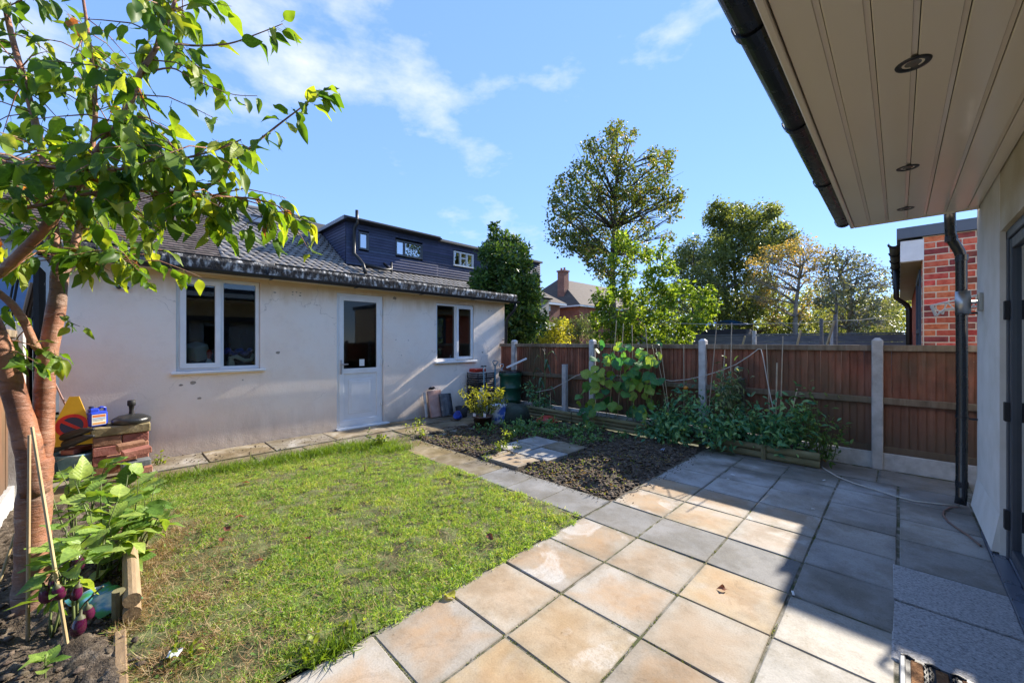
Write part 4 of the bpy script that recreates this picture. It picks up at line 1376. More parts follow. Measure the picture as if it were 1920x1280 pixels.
ZD = 5.62
ws = []
for (ua, va, ub, vb, nm, fr) in ((672, 434, 691, 470, 'a', DGREY), (741, 449, 792, 487, 'b', DGREY), (850, 470, 887, 504, 'c', UPVC)):
    y0, z1 = dz(ua, va)
    y1, z0 = dz(ub, vb)
    ws.append((y0, y1, z0, z1, fr))
slate_front(DY0, DY1, DX, roof_z(DX) + .02, ZD, [w_[:4] for w_ in ws], 'slate_hanging')
slate_front(DY1 + .01, DYE, DX - .01, roof_z(DX) + .02, ZD - .04, [w_[:4] for w_ in ws], 'slate_hanging')
SKYPANE = glassmat('bright_reflective_pane', (.35, .4, .42), .55)
for i, (y0, y1, z0, z1, fr) in enumerate(ws):
    mull = [] if i == 0 else ([y0 + (y1 - y0) * .32] if i == 1 else [y0 + (y1 - y0) * .34, y0 + (y1 - y0) * .67])
    f_ = .06
    mb = MB().box(DX - .04, DX + .035, y0, y1, z0, z0 + f_).box(DX - .04, DX + .035, y0, y1, z1 - f_, z1).box(DX - .04, DX + .034, y0, y0 + f_, z0 + f_, z1 - f_).box(DX - .04, DX + .034, y1 - f_, y1, z0 + f_, z1 - f_)
    for q in mull: mb.box(DX - .04, DX + .033, q - f_ / 2, q + f_ / 2, z0 + f_, z1 - f_)
    if i == 2: mb.box(DX - .04, DX + .032, mull[0], mull[1], z0 + (z1 - z0) * .55, z0 + (z1 - z0) * .55 + .05)
    wo = mb.build('window', fr, nh)
    MB().box(DX - .025, DX - .015, y0 + f_, y1 - f_, z0 + f_, z1 - f_).build('pane', SKYPANE, wo)
    MB().box(DX - .5, DX - .48, y0 - .2, y1 + .2, z0 - .2, z1 + .2).build('blind', plain('pale_blind', (.5, .52, .52), .8), wo)
# cheek
mb = MB()
z = roof_z(DX) + .02
while z < ZD:
    zt = min(z + .105, ZD)
    xa = max(EVX - (z - EVZ) / PITCH, RGX)
    if xa < DX:
        mb.add([(DX, DY0 - .022, z), (xa, DY0 - .022, z), (xa, DY0 - .004, zt), (DX, DY0 - .004, zt), (DX, DY0 + .01, z), (xa, DY0 + .01, z)], [(1, 0, 3, 2), (0, 1, 5, 4)])
    z = zt
mb.build('cheek_slates', SLATEH, nh)
MB().box(RGX - .5, DX - .02, DY0 + .02, DYE, ZD - .06, ZD - .02).box(RGX, DX - .06, DY0 + .02, DY0 + .1, 4, ZD - .07).build('dormer_core', SLATEH, nh)
TRIM = plain('pale_dormer_trim', (.30, .31, .33), .5)
MB().box(RGX - .5, DX + .20, DY0 - .14, DY1, ZD, ZD + .12).build('dormer_roof', plain('dormer_roof_felt', (.06, .062, .07), .7), nh)
MB().box(RGX - .5, DX + .17, DY1 + .01, DYE, ZD - .04, ZD + .05).build('dormer_roof', plain('dormer_roof_lead', (.16, .15, .14), .7), nh)
MB().box(RGX - .4, DX + .19, DY0 - .17, DY0 - .142, ZD - .02, ZD + .10).build('dormer_verge', TRIM, nh)
gutter(nh, DX + .25, ZD + .04, DY0 - .1, DY1, .05, GUT)
p0 = Vector((DX + .24, DY0 + .28, 0))
MB().tube([p0 + Vector((0, 0, ZD + .36)), p0 + Vector((0, 0, ZD - .1)), p0 + Vector((-.10, -.05, ZD - .25)), p0 + Vector((-.12, -.05, 4.5)), p0 + Vector((.05, .05, 4.30)), p0 + Vector((.25, .1, 4.1)), p0 + Vector((.45, .1, 3.75))], .055, 8).build('soil_pipe', GUT, nh, smooth=True)
MB().tube([p0 + Vector((.2, .1, 4.12)), p0 + Vector((.2, .9, 4.02)), p0 + Vector((.2, 1.15, 4.05)), p0 + Vector((-.1, 1.05, 4.3))], .05, 8).build('waste_pipe', GUT, nh, smooth=True)
MB().tube([(DX + .3, DY0 + 1.55, 3.7), (DX + .3, DY0 + 1.55, 4.35)], .035, 8).build('vent_pipe', GUT, nh, smooth=True)
# lean-to verge between outbuilding and house
o = MB().cbox(-12.2, -11.9, 2.6, 3.05, 0, 3.52, .01).build('chimney_stub', plain('timber_stub', (.30, .26, .21), .8), at=(-12, 2.8, 0))
tag(o, 'square timber stub showing above the outbuilding roof edge', 'post')

# ================================================================== brick houses beyond the gardens
def brickwall(name, a, b_, mortar, scale):
    m, nt, b = newmat(name)
    vec = coords(nt, 'World')
    sp = nn(nt, 'ShaderNodeSeparateXYZ', {'Vector': vec})
    cb_ = nn(nt, 'ShaderNodeCombineXYZ', {'X': math_n(nt, 'ADD', sp.outputs[0], sp.outputs[1]), 'Y': sp.outputs[2]})
    bt = nn(nt, 'ShaderNodeTexBrick', {'Vector': cb_.outputs[0], 'Color1': c4(a), 'Color2': c4(b_), 'Mortar': c4(mortar), 'Scale': 1.0, 'Brick Width': .225, 'Row Height': .075, 'Mortar Size': .006})
    nz = noise(nt, vec, 1.5, 5)
    nt.links.new(mix(nt, 1.0, bt.outputs['Color'], ramp(nt, nz, [(.3, (.75, .75, .75)), (.7, (1.15, 1.15, 1.15))]), 'MULTIPLY'), b.inputs['Base Color'])
    b.inputs['Roughness'].default_value = .9
    return m


BW1 = brickwall('brown_brickwork', (.30, .11, .065), (.23, .08, .048), (.32, .25, .2), 1)
BW2 = brickwall('orange_brickwork', (.42, .12, .06), (.34, .09, .045), (.34, .26, .2), 1)
FROOF = nmat('distant_brown_tiles', [(.3, (.075, .058, .046)), (.6, (.115, .092, .075)), (.8, (.15, .125, .105))], scale=3, rough=.85, stretch=(1, 1, 6))
h1 = thing('brick_house', 'brown brick house with hipped roof and upstairs window beside the evergreen', 'house', (-27, 25, 0))
HX1, HY1 = -22.8, 29.6
MB().box(-31, HX1, 19, HY1, -.1, 5.0).build('wall', BW1, h1)
mb = MB()
e = .5
a_, b_, c_, d_ = (-31.5, 18.5, 5.0), (HX1 + e, 18.5, 5.0), (HX1 + e, HY1 + e, 5.0), (-31.5, HY1 + e, 5.0)
r1, r2 = (-27, 22.5, 8.2), (-27, HY1 - 3.6, 8.2)
mb.add([a_, b_, c_, d_, r1, r2], [(0, 1, 4), (1, 2, 5, 4), (2, 3, 5), (3, 0, 4, 5), (3, 2, 1, 0)])
mb.build('roof', FROOF, h1)
MB().box(HX1, HX1 + .49, 18.5, HY1 + .45, 4.82, 4.995).build('fascia', UPVC, h1)
y0, z1 = dz(1006, 561, HX1)
y1, z0 = dz(1031, 583, HX1)
f_ = .12
mb = MB().box(HX1 - .1, HX1 + .06, y0, y1, z0, z0 + f_).box(HX1 - .1, HX1 + .06, y0, y1, z1 - f_, z1)
for q in (0, .33, .66, 1):
    yy = y0 + (y1 - y0 - f_) * q
    mb.box(HX1 - .1, HX1 + .055, yy, yy + f_, z0 + f_, z1 - f_)
wo = mb.build('window', UPVC, h1)
MB().box(HX1 + .01, HX1 + .02, y0 + .1, y1 - .1, z0 + .1, z1 - .1).build('pane', plain('blue_reflection_pane', (.10, .18, .26), .08, spec=.9), wo)
h2 = thing('brick_house', 'orange brick house with tall chimney left of the maple tree', 'house', (-26, 37, 0))
MB().box(-31, -22.4, 32.2, 46, -.1, 5.05).build('wall', BW2, h2)
mb = MB()
e = .45
a_, b_, c_, d_ = (-31.4, 32.2 - e, 5.05), (-22.4 + e, 32.2 - e, 5.05), (-22.4 + e, 46, 5.05), (-31.4, 46, 5.05)
r1, r2 = (-26.6, 34.4, 8.35), (-26.6, 44, 8.35)
mb.add([a_, b_, c_, d_, r1, r2], [(0, 1, 4), (1, 2, 5, 4), (2, 3, 5), (3, 0, 4, 5), (3, 2, 1, 0)])
rf = mb.build('roof', FROOF, h2)
MB().box(-31.4, -22.4 + .44, 31.76, 32.19, 4.9, 5.04).box(-22.39, -21.97, 32.2, 46, 4.9, 5.04).build('fascia', UPVC, h2)
MB().box(-25.4, -24.55, 32.6, 33.4, 5.6, 8.7).box(-25.48, -24.47, 32.52, 33.48, 8.70, 8.85).build('chimney', BW1, h2)
for x in (-25.2, -24.8):
    MB().tube([(x, 33, 8.85), (x, 33, 9.15)], .11, 8).build('chimney_pot', BW2, h2)
mb = MB().box(-22.4, -22.33, 35.6, 37.6, 3.5, 4.75)
wo = mb.build('window', UPVC, h2)
for q in range(3):
    MB().box(-22.329, -22.322, 35.7 + q * .62, 36.24 + q * .62, 3.6, 4.65).build('pane', plain('dim_pane', (.05, .06, .08), .1, spec=.9), wo)
sd = thing('garden_shed', 'small pale roofed shed beyond the fence by evergreen', 'shed', (-9.6, 12.2, 0))
pc = at(1010, 640, 15)
SHX, SHY = pc.x, pc.y
MB().box(SHX - .7, SHX + .55, SHY - .2, SHY + 1.2, -.1, 1.85).build('wall', plain('shed_boards', (.12, .09, .07), .8), sd)
MB().add([(SHX - .9, SHY - .35, 1.86), (SHX + .75, SHY - .35, 1.86), (SHX + .75, SHY + 1.35, 1.86), (SHX - .9, SHY + 1.35, 1.86), (SHX - .1, SHY + .1, 2.2), (SHX - .1, SHY + .9, 2.2)],
         [(0, 1, 4), (1, 2, 5, 4), (2, 3, 5), (3, 0, 4, 5), (3, 2, 1, 0)]).build('roof', plain('shed_felt', (.42, .43, .44), .7), sd)

# ================================================================== far garden: grey fence, posts, washing line, tarpaulin
ff = thing('grey_fence', 'long low grey board fence with concrete posts in far garden', 'fence', (-1.5, 14, 0))
GBOARD = nmat('weathered_grey_board', [(.3, (.12, .125, .135)), (.6, (.19, .195, .205)), (.8, (.25, .25, .25))], scale=4, rough=.85, stretch=(1, 1, 6), rand=.15)
x = -7.0
while x < .0:
    for k in range(8):
        MB().cbox(x + .06, x + 1.84, 13.99, 14.01, .1 + k * .19, .1 + k * .19 + .185, .003).build('board', GBOARD, ff)
    MB().cbox(x + .05, x + 1.85, 13.97, 14.03, 1.625, 1.665, .004).build('capping', GBOARD, ff)
    MB().cbox(x - .05, x + .05, 13.92, 14.05, -.1, 1.76, .01).build('post', CONC, ff)
    x += 1.9
for (u, vt, y, lb) in ((1540, 597, 12.5, 'thin grey washing line post in front of far grey fence'), (1566, 590, 12.6, 'taller grey washing line post next to another in far garden')):
    p = at_y(u, vt, y)
    o = MB().cbox(p.x - .035, p.x + .035, y - .035, y + .035, -.1, p.z, .004).build('line_post', GBOARD, at=(p.x, y, 0))
    tag(o, lb, 'post')
a_, b_, c_ = at_y(1270, 606, 11), at_y(1440, 606.5, 12), at_y(1566, 601, 12.6)
d_ = at_y(1668, 593, 11.5)
o = MB().tube([a_, a_.lerp(b_, .5) + Vector((0, 0, -.03)), b_, b_.lerp(c_, .5) + Vector((0, 0, -.03)), c_, c_.lerp(d_, .5) + Vector((0, 0, -.03)), d_], .006, 4).build('washing_line', ROPE)
tag(o, 'thin pale washing line strung across the far garden', 'line')
p = at_y(1360, 606, 17)
mb = MB()
for i in range(8):
    for k in range(4):
        pass
V, F = grid_sheet(p.x - 1.3, p.x + .9, 16.6, 17.6, 14, 8, lambda X, Y: p.z + .05 + .10 * np.sin(X * 3.1) * np.cos(Y * 4) - .12 * np.abs(X - p.x))
o = link('tarpaulin', fast_mesh('tarpaulin', V, F), plain('blue_tarpaulin', (.03, .20, .70), .45), smooth=True)
tag(o, 'bright blue tarpaulin under the dark trees', 'tarpaulin')
o = MB().cbox(p.x - 1.2, p.x + .8, 16.7, 17.5, -.1, p.z - .25, .02).build('wood_store', plain('dark_store_boards', (.03, .03, .032), .9), at=(p.x, 17, 0))
tag(o, 'dark covered store beneath the blue tarpaulin', 'store')
for (u, v, y, lb) in ((1395, 633, 13.5, 'short leaning timber offcut left in front of grey fence'), (1557, 628, 12.2, 'leaning orange brown stake beside the washing line posts'), (1499, 622, 12.9, 'pale leaning stake before the golden tree')):
    p = at_y(u, v, y)
    o = MB().tube([(p.x - .12, y, 1.0), (p.x + .03, y, p.z + .05)] if u != 1557 else [(p.x + -.15, y, 1.0), (p.x + .08, y, p.z + .35)], .03, 6).build('timber_stake', CANE, at=(p.x, y, 1))
    tag(o, lb, 'stake', 'timber stakes in the far garden')

# ================================================================== trees
BARK = nmat('grey_brown_bark', [(.3, (.06, .05, .04)), (.6, (.12, .10, .085)), (.8, (.19, .17, .15))], scale=8, rough=.95, bmp=.8, bscale=40, stretch=(1, 1, .35))
BARKP = nmat('pale_bark', [(.3, (.16, .14, .12)), (.6, (.28, .26, .23)), (.8, (.38, .36, .33))], scale=7, rough=.95, bmp=.6, bscale=40, stretch=(1, 1, .35))


def bezier_limb(a, b, sag, n=6):
    a, b = Vector(a), Vector(b)
    m = a.lerp(b, .5) + Vector((rnd.uniform(-sag, sag), rnd.uniform(-sag, sag), rnd.uniform(0, sag)))
    return [a * (1 - t) ** 2 + m * 2 * t * (1 - t) + b * t * t for t in [i / (n - 1) for i in range(n)]]


def tree(name, label, base, fork, clumps, nleaf, leaf_len, mat, bark=BARK, r0=.16, group=None, flat=.6, wide=.62, down=.35, limbs=True, twigs=0, cat='tree'):
    """base, fork: points; clumps: list of (centre, radius)"""
    t = thing(name, label, cat, base, group)
    base, fork = Vector(base), Vector(fork)
    mb = MB()
    top = max(clumps, key=lambda c: c[0].z)[0]
    trunk = bezier_limb(base - Vector((0, 0, .1)), fork, .1) + bezier_limb(fork, top, .25)[1:]
    nt_ = len(trunk)
    mb.tube(trunk, [r0 * (1.0 - .88 * i / (nt_ - 1)) for i in range(nt_)], 9)
    mb.build('trunk', bark, t, smooth=True)
    if limbs:
        for (c, r_) in clumps:
            # leave the trunk somewhat below the clump
            cand = [p for p in trunk[3:] if p.z < c.z - .15 * (c - fork).length]
            s = max(cand, key=lambda p: p.z) if cand else trunk[4]
            l = bezier_limb(s, c, .12 * (c - s).length)
            rr = max(.012, r0 * .26)
            mb = MB().tube(l, [rr * (1 - .75 * i / 5) for i in range(6)], 6)
            for _ in range(twigs):
                q = c + Vector((rnd.gauss(0, 1), rnd.gauss(0, 1), rnd.gauss(0, .8))) * r_ * .75
                mb.tube(bezier_limb(l[rnd.randint(2, 4)], q, .15 * r_, 4), [rr * .4, rr * .3, rr * .2, rr * .08], 4)
            mb.build('limb', bark, t, smooth=True)
    if nleaf:
        wts = np.array([r_ ** 2 for _, r_ in clumps])
        idx = NR.choice(len(clumps), nleaf, p=wts / wts.sum())
        C = np.array([tuple(c) for c, _ in clumps])[idx]
        Rr = np.array([r_ for _, r_ in clumps])[idx]
        d = unit(NR.normal(size=(nleaf, 3)))
        # leaves gather in sprays inside each clump
        P = C + d * (Rr * NR.uniform(.25, 1.0, nleaf) ** .6)[:, None] * np.array([1, 1, flat + .25])
        spray = NR.integers(0, 7, nleaf)
        sdir = unit(NR.normal(size=(len(clumps) * 7, 3)))
        pull = sdir[idx * 7 + spray] * (Rr * .8)[:, None]
        P = np.where((NR.uniform(size=nleaf) < .6)[:, None], C + pull + NR.normal(size=(nleaf, 3)) * (Rr * .23)[:, None], P)
        D = rdir(nleaf, down) + unit(P - C) * .5
        Nn = NR.normal(size=(nleaf, 3)) * flat + np.array([0, 0, 1.0])
        L = leaf_len * NR.uniform(.6, 1.3, nleaf)
        leaf_batch('crown', P, D, Nn, L, L * wide, mat, t, stuff=True)
    return t


def blob(c, rad, n, r0, r1, thr=1.0):
    out = []
    while len(out) < n:
        q = Vector((rnd.uniform(-1, 1), rnd.uniform(-1, 1), rnd.uniform(-1, 1)))
        if q.length < thr and q.length > .25:
            out.append((Vector(c) + Vector((q.x * rad[0], q.y * rad[1], q.z * rad[2])), rnd.uniform(r0, r1)))
    return out


# maple
D = 16.0
MAPLE = leafmat('maple_leaf', (.035, .060, .010), (.10, .135, .022), trans=.4, stops=[(0, (.06, .10, .02)), (.5, (.14, .19, .034)), (.85, (.22, .26, .055)), (.94, (.32, .25, .09)), (1, (.36, .20, .09))])
cl = []
for (u, v, r_) in ((1160, 235, 26), (1150, 262, 34), (1110, 275, 24), (1185, 250, 20), (1082, 318, 34), (1120, 310, 40), (1165, 305, 36), (1225, 290, 26), (1245, 300, 24), (1060, 352, 26), (1095, 360, 44), (1145, 355, 44),
                   (1195, 345, 40), (1240, 340, 34), (1262, 368, 24), (1040, 375, 20), (1050, 408, 28), (1085, 410, 46), (1135, 405, 46), (1185, 395, 40), (1235, 385, 28), (1275, 372, 14), (1268, 405, 20), (1040, 436, 22), (1072, 450, 36),
                   (1110, 455, 40), (1160, 445, 34), (1205, 440, 34), (1255, 445, 16), (1120, 488, 30), (1140, 505, 28), (1100, 470, 30), (1175, 480, 28), (1210, 475, 22)):
    for _ in range(2):
        cl.append((at(u + rnd.uniform(-.3, .3) * r_, v + rnd.uniform(-.3, .3) * r_, D + rnd.uniform(-1.9, 1.9)), r_ / 737 * D * rnd.uniform(.55, .8)))
b_ = at(1150, 640, D)
tree('maple_tree', 'tall thin crowned maple standing highest against the blue sky', (b_.x, b_.y, 0), at(1148, 480, D), cl, 17000, .105, MAPLE, BARK, .17, wide=.85, flat=.9, twigs=3)
# dense laurel at the end of the outbuilding
D = 11.0
LAUREL = leafmat('laurel_leaf', (.012, .035, .010), (.04, .085, .020), trans=.4, rough=.35, spec=.45, stops=[(0, (.03, .065, .018)), (.6, (.07, .15, .035)), (.9, (.15, .24, .05)), (1, (.24, .32, .09))])
cl = []
for _ in range(110):
    v = rnd.uniform(468, 655)
    wv = 10 + 50 * min(1, max(0, (v - 445) / 105)) ** .75
    cl.append((at(946 + rnd.uniform(-1, 1) * wv, v, D + rnd.uniform(-.8, .8)), rnd.uniform(.20, .36)))
for (u, v) in ((925, 430), (925, 447), (926, 462), (947, 440), (948, 455), (966, 452), (967, 468), (980, 475), (915, 465), (990, 495), (905, 480), (1003, 520), (1005, 560)):
    for _ in range(3): cl.append((at(u + rnd.uniform(-2, 2), v + rnd.uniform(-4, 8), D + rnd.uniform(-.3, .3)), .12))
b_ = at(945, 640, D)
tree('evergreen_tree', 'dense dark evergreen laurel rising behind the outbuilding corner', (b_.x, b_.y, 0), at(945, 600, D), cl, 24000, .125, LAUREL, BARK, .10, wide=.46, flat=1.0, down=-.3, limbs=True)
# pale green young tree behind the fence
D = 12.0
YOUNG = leafmat('young_leaf', (.06, .12, .012), (.19, .28, .03), trans=.5, stops=[(0, (.07, .14, .018)), (.5, (.16, .26, .032)), (1, (.32, .42, .065))])
cl = []
for (u, v, r_) in ((1165, 455, 18), (1185, 470, 16), (1150, 490, 18), (1180, 505, 22), (1215, 480, 14), (1235, 470, 18), (1250, 500, 20), (1225, 525, 26), (1160, 535, 26), (1130, 560, 26), (1190, 560, 32), (1240, 560, 32), (1280, 545, 22), (1310, 560, 22),
                   (1335, 575, 16), (1150, 595, 30), (1200, 605, 34), (1255, 605, 34), (1300, 600, 26), (1120, 600, 20), (1170, 635, 30), (1230, 640, 30), (1285, 635, 26), (1130, 640, 24), (1330, 545, 12), (1325, 600, 16)):
    cl.append((at(u, v, D + rnd.uniform(-1.0, 1.0)), r_ / 737 * D * .8))
b_ = at(1200, 640, D)
tree('young_tree', 'bright yellow green young tree just behind the fence', (b_.x, b_.y, 0), at(1200, 620, D), cl, 9000, .13, YOUNG, BARK, .05, wide=.55, twigs=2)
# yellow shrub and grassy shrub
YEL = leafmat('yellow_leaf', (.28, .32, .04), (.62, .60, .12), trans=.5)
c = at(1040, 620, 13)
tree('golden_shrub', 'bright golden shrub in front of the brick houses', (c.x, c.y, 0), c, [(at(u, v, 13 + rnd.uniform(-.4, .4)), .24) for u, v in ((1015, 628), (1030, 615), (1045, 608), (1060, 612), (1040, 628), (1070, 625), (1005, 635), (1055, 635), (1025, 640))], 1600, .10, YEL, BARK, .04, cat='shrub')
GRY = leafmat('grey_green_leaf', (.09, .14, .07), (.24, .31, .15), trans=.3)
c = at(1085, 625, 12.5)
tree('grey_shrub', 'spiky grey green shrub beside the golden shrub', (c.x, c.y, 0), c, [(at(u, v, 12.5 + rnd.uniform(-.3, .3)), .22) for u, v in ((1080, 610), (1090, 620), (1100, 628), (1078, 632), (1095, 600), (1105, 612))], 900, .14, GRY, BARK, .04, wide=.15, cat='shrub')
# dark trees beyond the far garden
DKA = leafmat('dark_tree_leaf', (.06, .09, .03), (.20, .24, .08), trans=.5)
GRN = leafmat('olive_tree_leaf', (.03, .05, .015), (.10, .13, .04), trans=.4, stops=[(0, (.06, .09, .03)), (.6, (.15, .19, .06)), (1, (.28, .31, .13))])
GOLD = leafmat('golden_tree_leaf', (.12, .09, .03), (.34, .25, .09), trans=.4, stops=[(0, (.14, .13, .05)), (.5, (.30, .24, .10)), (.85, (.46, .35, .15)), (1, (.50, .27, .08))])
SPARSE = leafmat('sparse_tree_leaf', (.05, .06, .03), (.19, .20, .11), trans=.3, stops=[(0, (.08, .10, .05)), (.5, (.19, .21, .12)), (1, (.36, .34, .24))])


def px_tree(name, label, spots, D, spread, base_u, n, ll, mat, bark, r0, group='trees beyond the far garden', **kw):
    cl = [(at(u + rnd.uniform(-4, 4), v + rnd.uniform(-4, 4), D + rnd.uniform(-spread, spread)), r_ / 737 * D * .82) for (u, v, r_) in spots for _ in range(2)]
    b_ = at(base_u, 640, D)
    return tree(name, label, (b_.x, b_.y, 0), at(base_u, kw.pop('fork', 590), D), cl, n, ll, mat, bark, r0, group, **kw)


px_tree('dark_tree', 'tallest dark green tree of the group beyond the far fence', [(1345, 400, 26), (1375, 395, 22), (1400, 415, 34), (1435, 400, 26), (1450, 395, 16), (1355, 430, 30), (1325, 415, 14), (1420, 440, 34), (1465, 440, 26), (1380, 460, 40), (1340, 470, 34), (1440, 470, 34), (1480, 455, 16), (1490, 470, 12)], 24, 2.2, 1385, 17000, .17, DKA, BARK, .22, wide=.6)
px_tree('dark_tree', 'dense shadowy lower tree behind the blue tarpaulin', [(1300, 500, 36), (1340, 510, 40), (1380, 520, 44), (1420, 530, 44), (1300, 560, 40), (1345, 570, 44), (1390, 580, 44), (1440, 570, 40), (1310, 610, 36), (1360, 620, 36), (1420, 620, 40), (1275, 480, 26), (1470, 610, 36)], 23, 2.0, 1405, 18000, .17, DKA, BARK, .25, wide=.6)
px_tree('olive_tree', 'pale olive green tree between maple and dark trees', [(1270, 500, 26), (1290, 470, 22), (1315, 475, 26), (1320, 510, 30), (1280, 540, 26), (1310, 540, 26), (1265, 570, 24), (1300, 450, 14), (1335, 535, 22)], 20, 1.3, 1300, 5500, .13, GRN, BARK, .12, wide=.5)
px_tree('golden_tree', 'golden autumn tree with pale forked trunk beyond grey fence', [(1440, 480, 26), (1470, 470, 28), (1500, 465, 28), (1525, 480, 26), (1420, 500, 24), (1455, 510, 30), (1490, 505, 30), (1520, 515, 24), (1540, 495, 18), (1480, 535, 24), (1440, 535, 22), (1410, 525, 16), (1430, 560, 20), (1460, 575, 20), (1520, 560, 20), (1505, 590, 18), (1450, 600, 18), (1400, 555, 14)], 19, 1.5, 1492, 5500, .11, GOLD, BARKP, .15, fork=570, twigs=4)
px_tree('sparse_tree', 'thin leaved grey tree with bare twigs near the brick extension', [(1560, 480, 18), (1590, 485, 22), (1615, 495, 22), (1640, 515, 22), (1660, 535, 18), (1575, 515, 24), (1605, 525, 26), (1635, 545, 26), (1560, 545, 22), (1655, 570, 22), (1600, 560, 24), (1575, 590, 20), (1630, 590, 22), (1560, 610, 18), (1660, 605, 20), (1610, 610, 18)], 19, 1.5, 1598, 4200, .12, SPARSE, BARKP, .22, fork=570, twigs=9)
px_tree('sparse_tree', 'slender twisted tree with curved trunk right of golden tree', [(1555, 500, 18), (1545, 530, 20), (1570, 560, 20), (1540, 560, 18), (1585, 540, 16)], 17.5, 1.0, 1568, 1100, .13, SPARSE, BARKP, .09, fork=560, twigs=7)
px_tree('olive_tree', 'broad sunlit green tree low behind the sparse trees', [(1530, 560, 30), (1570, 580, 36), (1610, 590, 40), (1650, 590, 36), (1540, 610, 36), (1590, 625, 40), (1640, 625, 40), (1680, 610, 30), (1670, 570, 20), (1500, 600, 30), (1690, 560, 20)], 23, 1.6, 1610, 11000, .14, leafmat('bright_olive_leaf', (.10, .13, .04), (.30, .33, .13), trans=.5), BARK, .15)
# hedge-like growth that closes the view behind everything
cl = []
for _ in range(230):
    u = rnd.uniform(900, 2100)
    cl.append((at(u, rnd.uniform(565, 650), rnd.uniform(44, 54)), rnd.uniform(1.0, 1.9)))
wts = NR.integers(0, len(cl), 30000)
C = np.array([tuple(c) for c, _ in cl])[wts] + NR.normal(size=(30000, 3)) * .8
C[:, 2] = np.abs(C[:, 2])
o = leaf_batch('far_trees', C, rdir(30000), NR.normal(size=(30000, 3)), .42, .36, DKA)
tag(o, 'hazy far treeline closing the view behind the gardens', 'treeline', kind='stuff')

# ================================================================== cherry tree
def cherry_bark():
    m, nt, b = newmat('cherry_bark')
    vec = coords(nt, 'World', (1, 1, 4.2))
    n1 = noise(nt, vec, 9, 7, .68, dist=.7)
    n2 = noise(nt, coords(nt, 'World'), 5, 5, .6)
    col = ramp(nt, n2, [(.3, (.17, .065, .034)), (.5, (.31, .125, .062)), (.7, (.40, .20, .115))])
    n0 = noise(nt, coords(nt, 'World'), 2.1, 6, .65)
    col = mix(nt, ramp(nt, n0, [(.50, 0.0), (.66, .75)]), col, (.20, .155, .12))
    # horizontal silvery bands
    col = mix(nt, math_n(nt, 'MULTIPLY', ramp(nt, n1, [(.56, 0.0), (.66, .8)]), ramp(nt, n0, [(.38, .15), (.55, 1.0)])), col, (.46, .31, .22))
    col = mix(nt, ramp(nt, n1, [(.36, .85), (.43, 0.0)]), col, (.09, .045, .03))
    nt.links.new(col, b.inputs['Base Color'])
    b.inputs['Roughness'].default_value = .5
    b.inputs['Specular IOR Level'].default_value = .4
    bump(nt, b, math_n(nt, 'ADD', n1, math_n(nt, 'MULTIPLY', n2, .7)), .9, .014)
    return m


CBARK = cherry_bark()
ct = thing('cherry_tree', 'leafy cherry tree with reddish ringed bark in the planting bed', 'tree', at_z(62, 1138, 0))


def limb(spec, r0, r1, name='limb', n=10, wob=.0, sub=4):
    P_ = [at(*s) for s in spec]
    # smooth through the points
    Q = []
    for i in range(len(P_) - 1):
        p0, p1, p2, p3 = P_[max(i - 1, 0)], P_[i], P_[i + 1], P_[min(i + 2, len(P_) - 1)]
        for k in range(sub):
            t = k / sub
            Q.append(.5 * ((2 * p1) + (p2 - p0) * t + (2 * p0 - 5 * p1 + 4 * p2 - p3) * t * t + (3 * p1 - p0 - 3 * p2 + p3) * t ** 3))
    Q.append(P_[-1])
    m_ = len(Q)
    rr = [(r0 + (r1 - r0) * i / (m_ - 1)) * (1 + wob * rnd.uniform(-1, 1)) for i in range(m_)]
    MB().tube(Q, rr, n).build(name, CBARK, ct, smooth=True)
    return Q


BR = {}
limb([(60, 1160, 2.10), (61, 1100, 2.12), (62, 1040, 2.12), (63, 970, 2.12), (66, 905, 2.12), (68, 860, 2.12)], .074, .062, 'trunk', 20, .07)
BR['left'] = limb([(66, 925, 2.11), (56, 850, 2.09), (36, 770, 2.06), (12, 690, 2.02), (-12, 620, 1.98), (-60, 530, 1.95), (-120, 440, 1.9)], .056, .034, 'limb', 16, .07)
BR['right'] = limb([(70, 915, 2.13), (80, 830, 2.15), (83, 750, 2.16), (86, 690, 2.16), (98, 620, 2.17), (108, 560, 2.17), (112, 510, 2.17)], .045, .034, 'limb', 16, .07)
BR['fork1'] = limb([(110, 530, 2.17), (104, 470, 2.18), (98, 410, 2.2), (92, 340, 2.2), (80, 290, 2.2), (66, 230, 2.2), (45, 150, 2.2), (20, 60, 2.22), (2, -30, 2.25), (-10, -120, 2.3)], .026, .009, 'limb', 9, .04)
BR['fork2'] = limb([(112, 530, 2.17), (130, 490, 2.2), (145, 440, 2.25), (156, 390, 2.3), (165, 330, 2.35), (178, 230, 2.4), (176, 150, 2.4), (165, 60, 2.4), (150, -40, 2.4)], .022, .007, 'limb', 9, .04)
BR['stub'] = limb([(84, 665, 2.16), (64, 645, 2.1), (46, 605, 2.05), (22, 570, 2.0), (-15, 540, 1.95), (-70, 500, 1.9)], .020, .014, 'limb', 9, .05)
BR['diag'] = limb([(-60, 540, 1.92), (0, 510, 1.9), (45, 470, 1.88), (100, 408, 1.86), (150, 340, 1.84), (190, 275, 1.84), (236, 215, 1.85), (262, 140, 1.88), (296, 85, 1.9), (322, 20, 1.95), (345, -60, 2.0), (360, -140, 2.05)], .026, .004, 'limb', 10, .05)
BR['horiz'] = limb([(-80, 296, 1.9), (0, 304, 1.85), (60, 311, 1.82), (160, 318, 1.8), (240, 317, 1.8), (300, 308, 1.82), (350, 296, 1.86), (410, 280, 1.9), (452, 262, 1.95)], .011, .003, 'limb', 7, .04)
